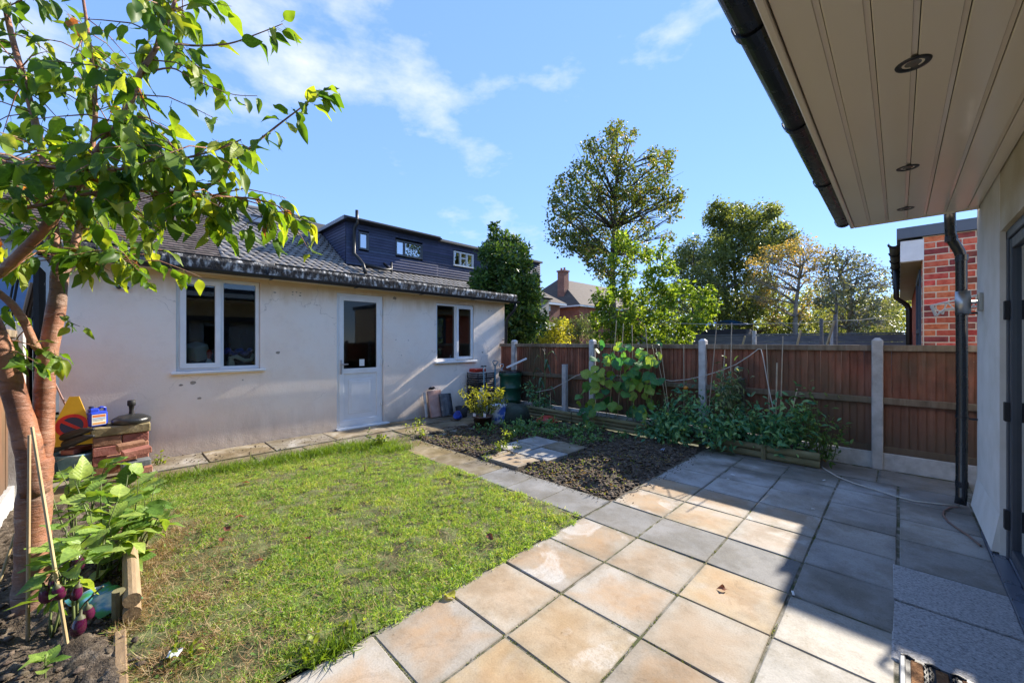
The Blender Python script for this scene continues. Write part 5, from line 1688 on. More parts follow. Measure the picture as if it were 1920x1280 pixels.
BR['tip'] = limb([(330, 345, 1.95), (400, 345, 1.98), (430, 312, 2.0), (480, 268, 2.05), (530, 228, 2.1), (570, 198, 2.12), (612, 166, 2.15)], .008, .0025, 'limb', 6, .03)
BR['top'] = limb([(300, 85, 1.9), (335, 83, 1.95), (370, 86, 2.0), (430, 82, 2.05), (480, 65, 2.1), (530, 45, 2.12)], .007, .002, 'limb', 6, .03)
BR['mid'] = limb([(262, 140, 1.88), (320, 128, 1.95), (355, 145, 2.0), (400, 165, 2.05), (440, 178, 2.1), (482, 180, 2.12)], .005, .0015, 'limb', 5, .03)
BR['low'] = limb([(-60, 395, 1.8), (60, 388, 1.82), (200, 358, 1.85), (330, 362, 1.9), (420, 368, 1.95), (500, 378, 2.0), (575, 415, 2.02)], .010, .002, 'limb', 6, .03)
BR['low2'] = limb([(130, 490, 2.2), (180, 470, 2.2), (215, 480, 2.2), (245, 492, 2.2), (262, 508, 2.2)], .006, .002, 'limb', 5, .03)
BR['sprig'] = limb([(108, 590, 2.15), (118, 588, 2.12), (128, 602, 2.1), (150, 612, 2.1)], .004, .0015, 'limb', 5)
BR['shoot'] = limb([(40, 390, 2.3), (32, 340, 2.3), (25, 300, 2.3)], .004, .002, 'limb', 5)


def cherry_leaf_mat(name, base, veins, tr_, trc):
    m, nt, b = newmat(name)
    oi = nn(nt, 'ShaderNodeObjectInfo').outputs['Random']
    gi = nn(nt, 'ShaderNodeNewGeometry').outputs['Random Per Island']
    r_ = math_n(nt, 'FRACT', math_n(nt, 'ADD', oi, gi))
    col = ramp(nt, r_, base)
    vec = coords(nt)
    nz = noise(nt, vec, 9, 4)
    col = mix(nt, 1.0, col, ramp(nt, nz, [(.3, (.72, .72, .72)), (.7, (1.25, 1.2, 1.1))]), 'MULTIPLY')
    if veins:
        sp = nn(nt, 'ShaderNodeSeparateXYZ', {'Vector': vec})
        ab = math_n(nt, 'ABSOLUTE', sp.outputs[1])
        ph = math_n(nt, 'SUBTRACT', sp.outputs[0], math_n(nt, 'MULTIPLY', ab, .8))
        st = math_n(nt, 'SINE', math_n(nt, 'MULTIPLY', ph, 52.0))
        vm = ramp(nt, st, [(.86, 0.0), (1.0, .28)])
        mr = ramp(nt, ab, [(0.0, .7), (.03, 0.0)])
        vm = math_n(nt, 'MAXIMUM', vm, mr)
        col = mix(nt, vm, col, mix(nt, 1.0, col, (1.45, 1.45, 1.3), 'MULTIPLY'))
        bump(nt, b, st, .12, .04)
    nt.links.new(col, b.inputs['Base Color'])
    b.inputs['Roughness'].default_value = .46
    b.inputs['Specular IOR Level'].default_value = .35
    tr = nn(nt, 'ShaderNodeBsdfTranslucent', {'Color': mix(nt, 1.0, col, trc, 'MULTIPLY')})
    ms = nn(nt, 'ShaderNodeMixShader', {'Fac': tr_})
    nt.links.new(b.outputs[0], ms.inputs[1])
    nt.links.new(tr.outputs[0], ms.inputs[2])
    nt.links.new(ms.outputs[0], nt.nodes['Material Output'].inputs['Surface'])
    return m


GSTOP = [(0, (.05, .12, .02)), (.4, (.095, .185, .026)), (.75, (.17, .26, .034)), (1, (.30, .35, .06))]
LGREEN = cherry_leaf_mat('cherry_leaf', GSTOP, True, .52, (2.1, 1.85, .5))
LGREENS = cherry_leaf_mat('cherry_leaf_mass', GSTOP, False, .52, (2.1, 1.85, .5))
LORANGE = cherry_leaf_mat('autumn_cherry_leaf', [(0, (.30, .10, .02)), (.5, (.42, .17, .03)), (1, (.40, .28, .06))], True, .4, (1.5, 1.1, .6))


def big_leaf(name, mat, wid=.5, curl=.2, fold=.18, wave=.03, tipn=1.0, rows=8, heart=0.0):
    """a single leaf of unit length along +x, face up"""
    vs, fs = [], []
    for i in range(rows + 1):
        t = i / rows
        w_ = wid * (math.sin(math.pi * min(1, t ** .72)) ** .85) * (1 - .15 * t) if 0 < i < rows else 0
        if heart and i == 1: w_ = max(w_, wid * heart)
        zc = -curl * t * t
        for s in (-1, -.5, 0, .5, 1):
            y = s * w_
            z = zc + fold * abs(y) + wave * math.sin(t * 9 + s * 2) * abs(s)
            x = t - (heart * .25 * abs(s) if heart and i <= 1 else 0)
            if i == rows: x, y, z = t * tipn, 0, zc
            vs.append((x, y, z))
    for i in range(rows):
        for k in range(4):
            a = i * 5 + k
            fs.append((a, a + 1, a + 6, a + 5))
    mb = MB().add(vs, fs)
    # stalk
    mb.tube([(-.26, 0, .05), (-.12, 0, .03), (0, 0, .002)], [.012, .010, .009], 4)
    me = mb.mesh(name)
    me.materials.append(mat)
    me.polygons.foreach_set('use_smooth', np.ones(len(me.polygons), dtype=bool))
    return me


CL = [big_leaf('leaf', LGREEN, .24, .7, .35, .09), big_leaf('leaf', LGREEN, .28, -.15, .55, .07), big_leaf('leaf', LGREEN, .30, .22, .25, .03), big_leaf('leaf', LGREEN, .27, .40, .45, .05), big_leaf('leaf', LGREEN, .32, .10, .12, .04), big_leaf('leaf', LGREEN, .25, .55, .7, .06)]
CO = [big_leaf('leaf', LORANGE, .22, .5, .9, .08), big_leaf('leaf', LORANGE, .26, .3, .5, .06)]


def leaf_matrix(p, d, nrm, L):
    d = d.normalized()
    s = nrm.cross(d)
    if s.length < 1e-4: s = Vector((1, 0, 0)).cross(d)
    s.normalize()
    n_ = d.cross(s)
    return Matrix.Translation(p) @ Matrix((d, s, n_)).transposed().to_4x4() @ Matrix.Scale(L, 4)


LEAVES = []


def hang_leaves(Q, n, L0=.08, L1=.13, t0=.1, jit=.03):
    for k in range(n):
        t = t0 + (1 - t0) * (k + rnd.random()) / n
        i = min(int(t * (len(Q) - 1)), len(Q) - 2)
        fr = t * (len(Q) - 1) - i
        p = Q[i].lerp(Q[i + 1], fr)
        tw = (Q[i + 1] - Q[i]).normalized()
        side = Vector((rnd.gauss(0, 1), rnd.gauss(0, 1), rnd.gauss(0, .4))).normalized()
        d = tw * rnd.uniform(.1, .7) + side * rnd.uniform(.3, .9) + Vector((0, 0, -1)) * rnd.uniform(.2, 1.1)
        L = rnd.uniform(L0, L1)
        p2 = p + d.normalized() * L * .26 + Vector((rnd.gauss(0, jit * .3), rnd.gauss(0, jit * .3), 0))
        nrm = Vector((rnd.gauss(0, .55), rnd.gauss(0, .55), 1)) + side * .3
        LEAVES.append((p2, d, nrm, L))


# twigs that carry most of the leaves
TW = MB()
hosts = [('diag', 46, (-140, 330)), ('fork1', 44, None), ('fork2', 46, None), ('horiz', 38, None), ('low', 38, None), ('left', 4, None), ('stub', 3, None), ('low2', 12, None), ('crown', 8, None)]
BR['crown'] = BR['fork1'][1:9]
for hname, cnt, _ in hosts:
    Q = BR[hname]
    for k in range(cnt):
        t = rnd.uniform(.28 if hname in ('fork1', 'fork2') else (.3 if hname in ('diag', 'left') else .05), .92)
        i = int(t * (len(Q) - 1))
        p = Q[i]
        d = Vector((rnd.gauss(0, 1), rnd.gauss(0, 1), rnd.gauss(.1, .55))).normalized()
        ln = rnd.uniform(.12, .36) * (.6 if hname in ('left', 'stub') else 1)
        e = p + d * ln + Vector((0, 0, -.25 * ln))
        q = [p, p.lerp(e, .4) + Vector((0, 0, .12 * ln)), p.lerp(e, .75) + Vector((0, 0, .06 * ln)), e]
        # keep well clear of the lens
        k_ = (e - Vector((0, 0, CAM_H)))
        if k_.x * -SY + k_.y * CY < 1.05: continue
        TW.tube(q, [.0035, .003, .002, .0012], 4)
        hang_leaves(q, rnd.randint(4, 6), .06, .122, .25)
TW.build('twigs', CBARK, ct, smooth=True)['kind'] = 'stuff'
hang_leaves(BR['tip'], 26, .075, .115, .15)
hang_leaves(BR['tip'], 8, .075, .105, .8)
hang_leaves(BR['top'], 9, .075, .11, .1)
hang_leaves(BR['top'], 6, .075, .105, .85)
hang_leaves(BR['mid'], 7, .07, .10, .55)
hang_leaves(BR['low'], 46, .062, .122, .1)
hang_leaves(BR['low'], 10, .08, .11, .8)
hang_leaves(BR['horiz'], 40, .062, .122, .1)
hang_leaves(BR['low2'], 20, .06, .10, .1)
hang_leaves(BR['sprig'], 6, .05, .08, .3)
hang_leaves(BR['fork1'], 34, .062, .122, .25)
hang_leaves(BR['fork2'], 34, .062, .122, .15)
hang_leaves(BR['diag'], 30, .062, .122, .3)


def in_frame(p):
    d = p.x * -SY + p.y * CY
    l = p.x * CY + p.y * SY
    if d < .2: return False, 9
    u, v = 960 + 737 * l / d, 641 + 737 * (CAM_H - p.z) / d
    return (-20 < u < 1940 and -20 < v < 1300), d


vis = sorted([l for l in LEAVES if in_frame(l[0])[0]], key=lambda l: in_frame(l[0])[1])
step = max(1, len(vis) / 290)
parts_l = [vis[int(i * step)] for i in range(int(len(vis) / step))]
ids = set(id(l) for l in parts_l)
rest = [l for l in LEAVES if id(l) not in ids]
for l in parts_l:
    me = rnd.choice(CO) if rnd.random() < .06 else rnd.choice(CL)
    shared('leaf', me, leaf_matrix(*l), ct)
bv, bf = [], []
for l in rest:
    src = rnd.choice(CL)
    M = leaf_matrix(*l)
    n0 = len(bv)
    bv += [tuple(M @ v.co) for v in src.vertices]
    bf += [tuple(n0 + i for i in p.vertices) for p in src.polygons if len(p.vertices) == 4]
me = bpy.data.meshes.new('foliage')
o_ = wl(ct)
me.from_pydata([(a - o_.x, b - o_.y, c - o_.z) for a, b, c in bv], [], bf)
fo = link('foliage', me, LGREENS, ct, smooth=True)
fo['kind'] = 'stuff'
print('cherry leaves', len(LEAVES), len(parts_l), len(rest))

# ================================================================== aubergine bed
LOGM = nmat('weathered_log', [(.3, (.16, .10, .055)), (.55, (.29, .205, .12)), (.8, (.40, .31, .20))], scale=9, rough=.85, bmp=.5, stretch=(.25, 1, 1))
LOGG = nmat('greenish_log', [(.3, (.11, .10, .045)), (.55, (.22, .195, .10)), (.8, (.34, .30, .19))], scale=9, rough=.85, bmp=.5, stretch=(.25, 1, 1), rand=.15)


def half_log(parent, x0, x1, y, z, r, mat, name='log', bend=0.0, dy=0.0):
    """flat backed half round log lying along x"""
    n_ = 10
    prof = [(math.cos(-math.pi / 2 + math.pi * k / n_), math.sin(-math.pi / 2 + math.pi * k / n_)) for k in range(n_ + 1)]
    vs = []
    m_ = 7
    for i in range(m_):
        t = i / (m_ - 1)
        for (a, b) in prof:
            vs.append((x0 + (x1 - x0) * t, y - a * r * .9 + dy * t, z + b * r + bend * math.sin(t * math.pi)))
    k_ = n_ + 1
    fs = [(i * k_ + q, i * k_ + (q + 1) % k_, (i + 1) * k_ + (q + 1) % k_, (i + 1) * k_ + q) for i in range(m_ - 1) for q in range(k_)]
    fs += [tuple(range(k_)), tuple(range((m_ - 1) * k_, m_ * k_))[::-1]]
    return MB().add(vs, fs).build(name, mat, parent)


le = thing('log_edging', 'two stacked round edged timber rails edging the aubergine bed', 'edging', (-3.2, .07, 0))
for z in (.040, .111):
    MB().tube([(-3.75, .078, z), (-3.3, .076, z), (-2.77, .07, z)], .036, 14).build('rail', LOGM, le, smooth=False)
for x in (-3.6, -2.86):
    MB().tube([(x, .022, -.1), (x, .022, .145)], .026, 10).build('peg', LOGG, le, smooth=False)
for a, b, lb in ((-2.70, -2.36, 'split grey timber strip set in soil by lawn corner'), (-2.33, -1.90, 'second buried timber strip at bottom edge of the bed')):
    o = MB().cbox(-(b - a) / 2, (b - a) / 2, -.022, .022, -.03, .012, .006, rotm(((a + b) / 2, .025, .01), rnd.uniform(-.04, .04))).build('timber_strip', LOGM, at=((a + b) / 2, .02, 0))
    tag(o, lb, 'timber', 'timber strips along the bed')

AUBL = cherry_leaf_mat('aubergine_leaf', [(0, (.10, .20, .035)), (.5, (.19, .31, .06)), (1, (.32, .43, .10))], True, .4, (1.5, 1.4, .5))
AL = [big_leaf('leaf', AUBL, .36, .15, .15, .05, rows=6), big_leaf('leaf', AUBL, .32, .35, .3, .06, rows=6), big_leaf('leaf', AUBL, .40, .05, .1, .05, rows=6)]
STEM = plain('green_stem', (.12, .15, .05), .6)
AUBF = plain('aubergine_skin', (.045, .004, .022), rough=.12, spec=.7)
AUBP = plain('purple_aubergine_skin', (.075, .007, .038), rough=.16, spec=.6)
CALYX = plain('aubergine_calyx', (.075, .075, .035), .6)
groups_a = [('aubergine_plant', 'leafy aubergine plant with hanging purple fruit beside cherry trunk', [(112, 1005), (125, 985), (140, 1000), (165, 1025), (105, 1062), (140, 1045)], (125, 1160), 1.95),
            ('aubergine_plant', 'broad leaved aubergine plant between cherry trunk and log edging', [(150, 930), (190, 905), (220, 940), (170, 960), (205, 985), (240, 1000), (140, 900), (230, 1040)], (190, 1090), 2.35),
            ('aubergine_plant', 'aubergine plant spreading its leaves over the lawn edge', [(260, 900), (290, 910), (310, 945), (270, 935), (240, 890), (300, 975), (250, 965), (225, 870)], (250, 1030), 2.65),
            ('aubergine_plant', 'low aubergine foliage in front of the stacked bricks', [(110, 880), (140, 870), (170, 865), (200, 868), (130, 905), (95, 900)], (150, 990), 2.75)]
for (nm, lb, tips, bpx, d) in groups_a:
    b_ = at(bpx[0], bpx[1], d)
    b_.z = 0
    t = thing(nm, lb, 'plant', b_, 'aubergine plants in the bed')
    for (u, v) in tips:
        e = at(u, v, d + rnd.uniform(-.15, .15))
        s0 = b_ + Vector((rnd.uniform(-.05, .05), rnd.uniform(-.05, .05), 0))
        q = bezier_limb(s0, e, .06, 6)
        MB().tube(q, [.007, .006, .005, .004, .003, .002], 5).build('stem', STEM, t, smooth=True)
        for k in range(rnd.randint(7, 9)):
            tt = rnd.uniform(.45, 1)
            i = min(int(tt * 5), 4)
            p = q[i].lerp(q[i + 1], tt * 5 - i)
            dd = Vector((rnd.gauss(0, 1), rnd.gauss(0, 1), rnd.gauss(.05, .35))).normalized()
            L = rnd.uniform(.08, .155)
            shared('leaf', rnd.choice(AL), leaf_matrix(p + dd * L * .3, dd, Vector((rnd.gauss(0, .4), rnd.gauss(0, .4), 1)), L), t)
    if d == 1.95:
        for (u, v, dd, s, dk) in ((86, 1112, 1.84, .046, 0), (101, 1093, 1.86, .040, 0), (109, 1108, 1.83, .042, 0), (144, 1052, 2.0, .050, 1), (144, 1108, 1.95, .042, 0), (165, 1146, 1.84, .042, 0), (148, 1170, 1.80, .050, 1)):
            p = at(u, v, dd)
            prof = [(0, -s * 1.0), (s * .26, -s * .95), (s * .46, -s * .74), (s * .56, -s * .38), (s * .52, s * .02), (s * .40, s * .40), (s * .28, s * .66), (0, s * .74)]
            M = Euler((rnd.uniform(-.2, .2), rnd.uniform(-.2, .2), 0)).to_matrix().to_4x4()
            fr = MB().lathe(prof, p, 18, M).build('fruit', AUBF if dk else AUBP, t, smooth=True)
            MB().lathe([(s * .40, s * .44), (s * .32, s * .66), (s * .12, s * .80), (s * .07, s * 1.2), (0, s * 1.21)], p, 10, M).build('calyx', CALYX, fr, smooth=True)
            MB().tube([p + Vector((0, 0, s * 1.2)), p + Vector((.01, .02, s * 1.9)), p + Vector((.03, .05, s * 2.6))], .004, 5).build('stalk', CALYX, fr)
for (a, b, lb) in (((55, 815), (52, 1200), 'upright pinkish cane in front of the cherry trunk'), ((60, 800), (128, 1222), 'slanting orange brown cane crossing the cherry trunk'), ((29, 998), (-4, 1100), 'short leaning cane at the foot of cherry tree')):
    b_ = at_z(b[0], b[1], -.02)
    db = b_.x * -SY + b_.y * CY
    e = at(a[0], a[1], db + .03)
    o = MB().tube([b_, b_.lerp(e, .33) + Vector((.002, 0, 0)), b_.lerp(e, .66), e], [.0075, .007, .0065, .006], 8).build('garden_cane', CANE, at=b_)
    tag(o, lb, 'cane', 'canes by the cherry tree')
# soil bag lying in the bed
bg = thing('compost_bag', 'crumpled green and blue compost bag lying behind log edging', 'bag', at_z(195, 1125, .02))
c_ = at_z(195, 1125, .03)
V, F = grid_sheet(-.17, .17, -.09, .09, 16, 10, lambda X, Y: .030 * (1 - (X / .17) ** 4) * (1 - (Y / .09) ** 4) + .010 * np.sin(X * 41) * np.cos(Y * 37) + .006)
Mz = np.array(rotm((0, 0, 0), .4).to_3x3())
V = V @ Mz.T + np.array(c_) - np.array(wl(bg))
link('body', fast_mesh('body', V, F), nmat('printed_bag', [(.40, (.02, .14, .05)), (.5, (.05, .25, .09)), (.56, (.08, .25, .45)), (.66, (.6, .62, .6))], scale=7, rough=.3), bg, smooth=True)
# young seedling at the very front
sd_ = thing('seedling', 'single bright green seedling leaf at front of soil bed', 'plant', at_z(85, 1275, 0))
for k in range(5):
    a = k * 1.3
    shared('leaf', AL[k % 3], leaf_matrix(wl(sd_) + Vector((0, 0, .05 + .012 * k)), Vector((math.cos(a), math.sin(a), .45)), Vector((0, 0, 1)), .075), sd_)
MB().tube([wl(sd_), wl(sd_) + Vector((0, 0, .11))], .003, 5).build('stem', STEM, sd_)

# ================================================================== corner by the cherry tree: bricks, sign, bucket
OLDB = nmat('old_red_brick', [(.3, (.20, .085, .055)), (.55, (.33, .15, .10)), (.8, (.42, .24, .17))], scale=10, rough=.9, bmp=.7, bscale=60, rand=.3)
GREYB = nmat('grey_engineering_brick', [(.3, (.10, .11, .12)), (.7, (.20, .21, .215))], scale=10, rough=.85, bmp=.5)
pl = thing('brick_stack', 'dry stacked red brick plinth against the outbuilding wall', 'brick stack', (-6.1, .08, 0))
PXF = -6.0
hc = .105
for r_ in range(4):
    yy = -.145
    for k in range(2):
        l = .222 if (k + r_) % 2 else .216
        mb = MB().cbox(-.052 * 2.0, .0, 0, l - .006, .003, hc - .004, .007)
        o = mb.mesh('brick')
        o.materials.append(OLDB)
        shared('brick', o, rotm((PXF + rnd.uniform(-.018, .012), yy, r_ * hc), rnd.uniform(-.05, .05)), pl)
        me2 = MB().cbox(-.22, -.115, 0, l - .006, .003, hc - .004, .007).mesh('brick')
        me2.materials.append(OLDB)
        shared('brick', me2, rotm((PXF + rnd.uniform(-.018, .012), yy, r_ * hc), rnd.uniform(-.05, .05)), pl)
        yy += l
o = MB().cbox(-6.30, PXF + .012, -.16, .30, 4 * hc + .002, 4 * hc + .095, .008).build('coping_block', nmat('mossy_block', [(.3, (.16, .125, .055)), (.6, (.28, .225, .12)), (.8, (.38, .33, .22))], scale=8, rough=.9, bmp=.6), at=(-6.15, .07, .42))
tag(o, 'mossy yellow brown block capping the brick stack', 'block')
ZB = 4 * hc + .097
ld = thing('barbecue_lid', 'round black lid with upright knob on the brick stack', 'lid', (-6.13, .14, ZB))
LIDM = nmat('wet_black_metal', [(.3, (.012, .012, .012)), (.6, (.03, .03, .028)), (.8, (.10, .095, .08))], scale=12, rough=.3, bmp=.4, bscale=40, spec=.5)
MB().lathe([(.155, 0), (.165, .012), (.165, .045), (.145, .062), (.10, .085), (.04, .098), (0, .10)], (-6.13, .15, ZB + .001), 28).build('dome', LIDM, ld, smooth=True)
MB().lathe([(.024, .09), (.02, .14), (.024, .185), (.036, .195), (.036, .245), (.028, .252), (0, .252)], (-6.13, .15, ZB), 14).build('knob', BLACKM, ld, smooth=True)
jc = thing('jerry_can', 'blue plastic jerry can with paper label on brick stack', 'can', (-6.1, -.12, ZB))
JB = plain('bright_blue_plastic', (.02, .05, .42), .3, spec=.5)
JM = rotm((-6.10, -.115, ZB + .001), R(20))
MB().cbox(-.045, .045, -.075, .075, 0, .165, .018, JM).cbox(-.032, .032, -.068, .010, .155, .200, .012, JM).build('body', JB, jc)
MB().tube([JM @ Vector((0, .01, .19)), JM @ Vector((0, .03, .205)), JM @ Vector((0, .062, .195)), JM @ Vector((0, .066, .15))], .012, 8).build('grip', JB, jc, smooth=True)
MB().tube([JM @ Vector((0, -.045, .198)), JM @ Vector((0, -.045, .222))], .02, 12).build('cap', plain('dark_cap', (.02, .03, .10), .4), jc)
lb_ = MB().box(.0452, .046, -.055, .055, .025, .135, 0, JM).build('paper_label', plain('cream_label', (.62, .60, .48), .6), jc)
for i, (z0, z1, c) in enumerate(((.105, .13, (.45, .12, .03)), (.078, .083, (.08, .1, .2)), (.066, .071, (.08, .1, .2)), (.03, .05, (.5, .22, .06)), (.09, .098, (.05, .2, .5)))):
    MB().box(.0461, .0466, -.05, .05 if i != 2 else .03, z0, z1, 0, JM).build('print_band', plain('label_print_%d' % i, c, .6), lb_)
# loose bricks in front
for (u, v, d, rz, m_, lb, z) in ((228, 858, 4.10, .25, OLDB, 'loose orange red brick at the left foot of brick stack', .10), (246, 835, 4.10, .35, OLDB, 'tilted red brick lying on top of the loose bricks', .175), (256, 846, 4.06, .42, OLDB, 'lower red brick of the leaning pair', .12), (255, 868, 4.06, .3, GREYB, 'grey frogged brick at the right foot of brick stack', .045), (222, 876, 4.13, .1, OLDB, 'dark brick on ground at foot of stack', .03), (258, 881, 4.10, .3, OLDB, 'broken brick end on the paving', .03)):
    p = at(u, v, d)
    o = MB().cbox(-.052, .052, -.108, .108, -.032, .032, .005, rotm((0, 0, 0), rz * .5, rnd.uniform(-.1, .1), .10))
    o = o.build('loose_brick', m_)
    o.location = (p.x, p.y, max(.034, p.z))
    tag(o, lb, 'brick', 'loose bricks by the stack')
# sign
sg = thing('no_waiting_sign', 'yellow folding no waiting sign with red ringed disc', 'sign', (-6.1, -.34, .3))
YELM = plain('yellow_plastic', (.62, .36, .015), .4)
SM = rotm((-6.05, -.30, .36), R(90) - .18, 0, 0) @ Matrix.Rotation(R(90) - .22, 4, 'X')
tri = [(-.20, 0), (.20, 0), (.035, .50), (-.035, .50)]
MB().prism(tri, -.010, .010, SM).build('board', YELM, sg)
def disc(r0, r1, z0, z1, n=28):
    return [(r0, z0), (r0, z1), (r1, z1), (r1, z0), (r0, z0)]
SC = SM @ Matrix.Translation((0, .20, 0))
MB().lathe([(.085, .0105), (.085, .013), (.118, .013), (.118, .0105)], (0, 0, 0), 32, SC).build('red_ring', plain('sign_red', (.55, .02, .015), .4), sg)
MB().lathe([(0, .012), (.086, .012)], (0, 0, 0), 32, SC).build('blue_disc', plain('sign_blue', (.02, .03, .07), .4), sg)
MB().box(-.09, .09, -.014, .014, .0125, .014, 0, SC @ Matrix.Rotation(R(-35), 4, 'Z')).build('red_bar', plain('sign_red_bar', (.55, .02, .015), .4), sg)
MB().prism([(-.205, -.012), (.205, -.012), (.205, .03), (-.205, .03)], -.02, -.0105, SM).build('foot', BLACKM, sg)
# black bags / rubber sheets under sign
RS = plain('dull_black_rubber', (.018, .018, .019), .5)
for k, (z, dx, lb) in enumerate(((.30, .0, 'upper folded black rubber sheet under the yellow sign'), (.235, .04, 'lower folded black rubber sheet above the blue bucket'))):
    pts = [at(95, 832 + k * 14, 4.05), at(125, 818 + k * 14, 4.02), at(155, 808 + k * 13, 4.0), at(176, 804 + k * 13, 4.0)]
    o = MB().tube(pts, [.03, .042, .036, .012], 10).build('rubber_sheet', RS, at=(pts[0].x, pts[0].y, z), smooth=True)
    tag(o, lb, 'rubber sheet', 'folded black rubber sheets')
bk = thing('blue_bucket', 'dirty blue grey plastic bucket half hidden behind aubergine leaves', 'bucket', (-5.62, -.22, 0))
p = at(144, 870, 4.12)
BKM = nmat('dirty_blue_plastic', [(.3, (.07, .13, .17)), (.55, (.13, .24, .30)), (.72, (.45, .48, .48))], scale=9, rough=.5)
MB().lathe([(0, .005), (.11, .005), (.145, .24), (.153, .245), (.153, .262), (.140, .262), (.105, .02), (0, .02)], (p.x, p.y, 0), 24).build('body', BKM, bk, smooth=True)
MB().tube([(p.x + .15 * math.cos(a), p.y + .15 * math.sin(a), .245 - .06 * math.sin((a - 2.6) / math.pi * math.pi)) for a in [2.6 + math.pi * i / 10 for i in range(11)]], .004, 5).build('bail', STEEL, bk)
o = MB().cbox(-.055, .055, -.12, .12, 0, .05, .006, rotm((p.x - .02, p.y, .263), 1.0)).build('loose_brick', OLDB, at=(p.x, p.y, .263))
tag(o, 'orange brick laid across the top of blue bucket', 'brick', 'loose bricks by the stack')
a, b = at(88, 803, 3.95), at_z(166, 884, .01)
o = MB().tube([a, b], .016, 8).build('timber_pole', nmat('pinkish_pole', [(.3, (.25, .17, .13)), (.7, (.42, .32, .26))], scale=9, rough=.8), at=b)
tag(o, 'thick pole leaning across the bucket to the cherry trunk', 'pole')
a, b = at(100, 712, 3.95), at_z(176, 872, .01)
o = MB().tube([a, a.lerp(b, .5) + Vector((.0, .0, .01)), b], .0075, 7).build('thin_stick', nmat('pink_stick', [(.3, (.36, .20, .16)), (.7, (.48, .30, .25))], scale=9, rough=.7), at=b)
tag(o, 'thin pink stick leaning in front of the yellow sign', 'stick')
# leaning battens between fence and outbuilding
BAT = nmat('rough_batten', [(.3, (.28, .15, .085)), (.6, (.42, .26, .16)), (.8, (.5, .36, .26))], scale=9, rough=.8, stretch=(1, 1, .3))
for k, (ua, va, ub, vb, d, r_, m_, lb) in enumerate(((38, 618, 60, 530, 4.5, .02, BAT, 'leftmost reddish batten leaning beside the outbuilding'), (44, 620, 70, 525, 4.55, .02, BAT, 'middle reddish batten leaning beside the outbuilding'), (52, 615, 80, 530, 4.6, .02, CONC, 'grey leaning batten nearest the outbuilding wall'),
                                                    (20, 600, 34, 520, 4.6, .012, BLACKM, 'thin dark pole in front of blue sheet'), (12, 600, 28, 515, 4.6, .010, BLACKM, 'second thin dark pole in front of blue sheet'))):
    a, b = at(ub, vb, d), at(ua, va, d)
    b2 = b + (b - a) * 2.2
    if b2.z < 0: b2 = b + (b - a) * ((b.z) / max(.01, (a.z - b.z)))
    o = MB().tube([b2, b, a], r_, 6).build('batten', m_, at=b2)
    tag(o, lb, 'batten', 'battens leaning beside the outbuilding')
a = at(18, 560, 4.9)
o = MB().cbox(-.30, .30, -.008, .008, -.35, .35, .003, rotm(a, R(60), R(12))).build('plastic_sheet', plain('pale_blue_sheet', (.20, .32, .55), .25), at=a)
tag(o, 'pale blue plastic sheet leaning behind the boundary fence', 'sheet')
o = MB().box(-7.3, -6.65, -.60, -.56, 0, 2.25).build('gap_shade_board', DARKIN, at=(-7, -.58, 0))  # near-black board added to paint the shade of the open gap
tag(o, 'dark board standing in for shade in the gap beside outbuilding', 'board')

# ================================================================== far corner: water butt, crates, tools, pots
wb = thing('water_butt', 'dark green ribbed water butt under the outbuilding downpipe', 'water butt', at_z(957, 763, 0))
c_ = at(957, 700, 8.15)
WBM = nmat('green_plastic', [(.3, (.008, .05, .028)), (.6, (.015, .085, .048)), (.8, (.03, .12, .07))], scale=6, rough=.3, spec=.5)
prof = [(.19, 0), (.205, .02), (.215, .2), (.226, .215), (.226, .235), (.217, .25), (.222, .44), (.234, .455), (.234, .475), (.222, .49), (.225, .68), (.245, .70), (.245, .76), (.23, .78)]
MB().lathe(prof, (c_.x, c_.y, 0.02), 32).build('barrel', WBM, wb, smooth=True)
MB().lathe([(.238, .77), (.24, .79), (.22, .805), (.10, .825), (0, .83)], (c_.x, c_.y, 0.02), 32).build('lid', BLACKP, wb, smooth=True)
cr = thing('crate_stack', 'stack of black slatted plastic crates by the outbuilding wall', 'crates', (-6.15, 5.35, 0))
CRM = plain('dusty_black_crate', (.028, .025, .024), .65)
z = 0
for k in range(6):
    mb = MB()
    x0, x1, y0, y1 = -6.33, -5.98, 5.12, 5.58
    j = rnd.uniform(-.012, .012)
    for q in range(3):
        zz = z + .012 + q * .042
        mb.cbox(x1 - .012 + j, x1 + j, y0, y1, zz, zz + .026, .003).cbox(x0 + j, x1 - .013 + j, y0, y0 + .012, zz, zz + .026, .003)
    mb.cbox(x0 + j, x1 - .014 + j, y0 + .014, y1, z, z + .010, .002)
    for (xx, yy) in ((x1 - .018, y0 + .002), (x1 - .018, y1 - .02), (x1 - .018, (y0 + y1) / 2), (x0, y0 + .002)):
        mb.cbox(xx - .004 + j, xx + .012 + j, yy, yy + .018, z + .004, z + .13, .002)
    mb.build('crate', CRM, cr)
    z += .133
o = MB().cbox(-6.30, -6.10, 5.14, 5.44, z + .002, z + .075, .012).build('red_tub', plain('red_plastic', (.42, .03, .015), .4), at=(-6.2, 5.3, z))
tag(o, 'small red tub on top of the black crates', 'tub')


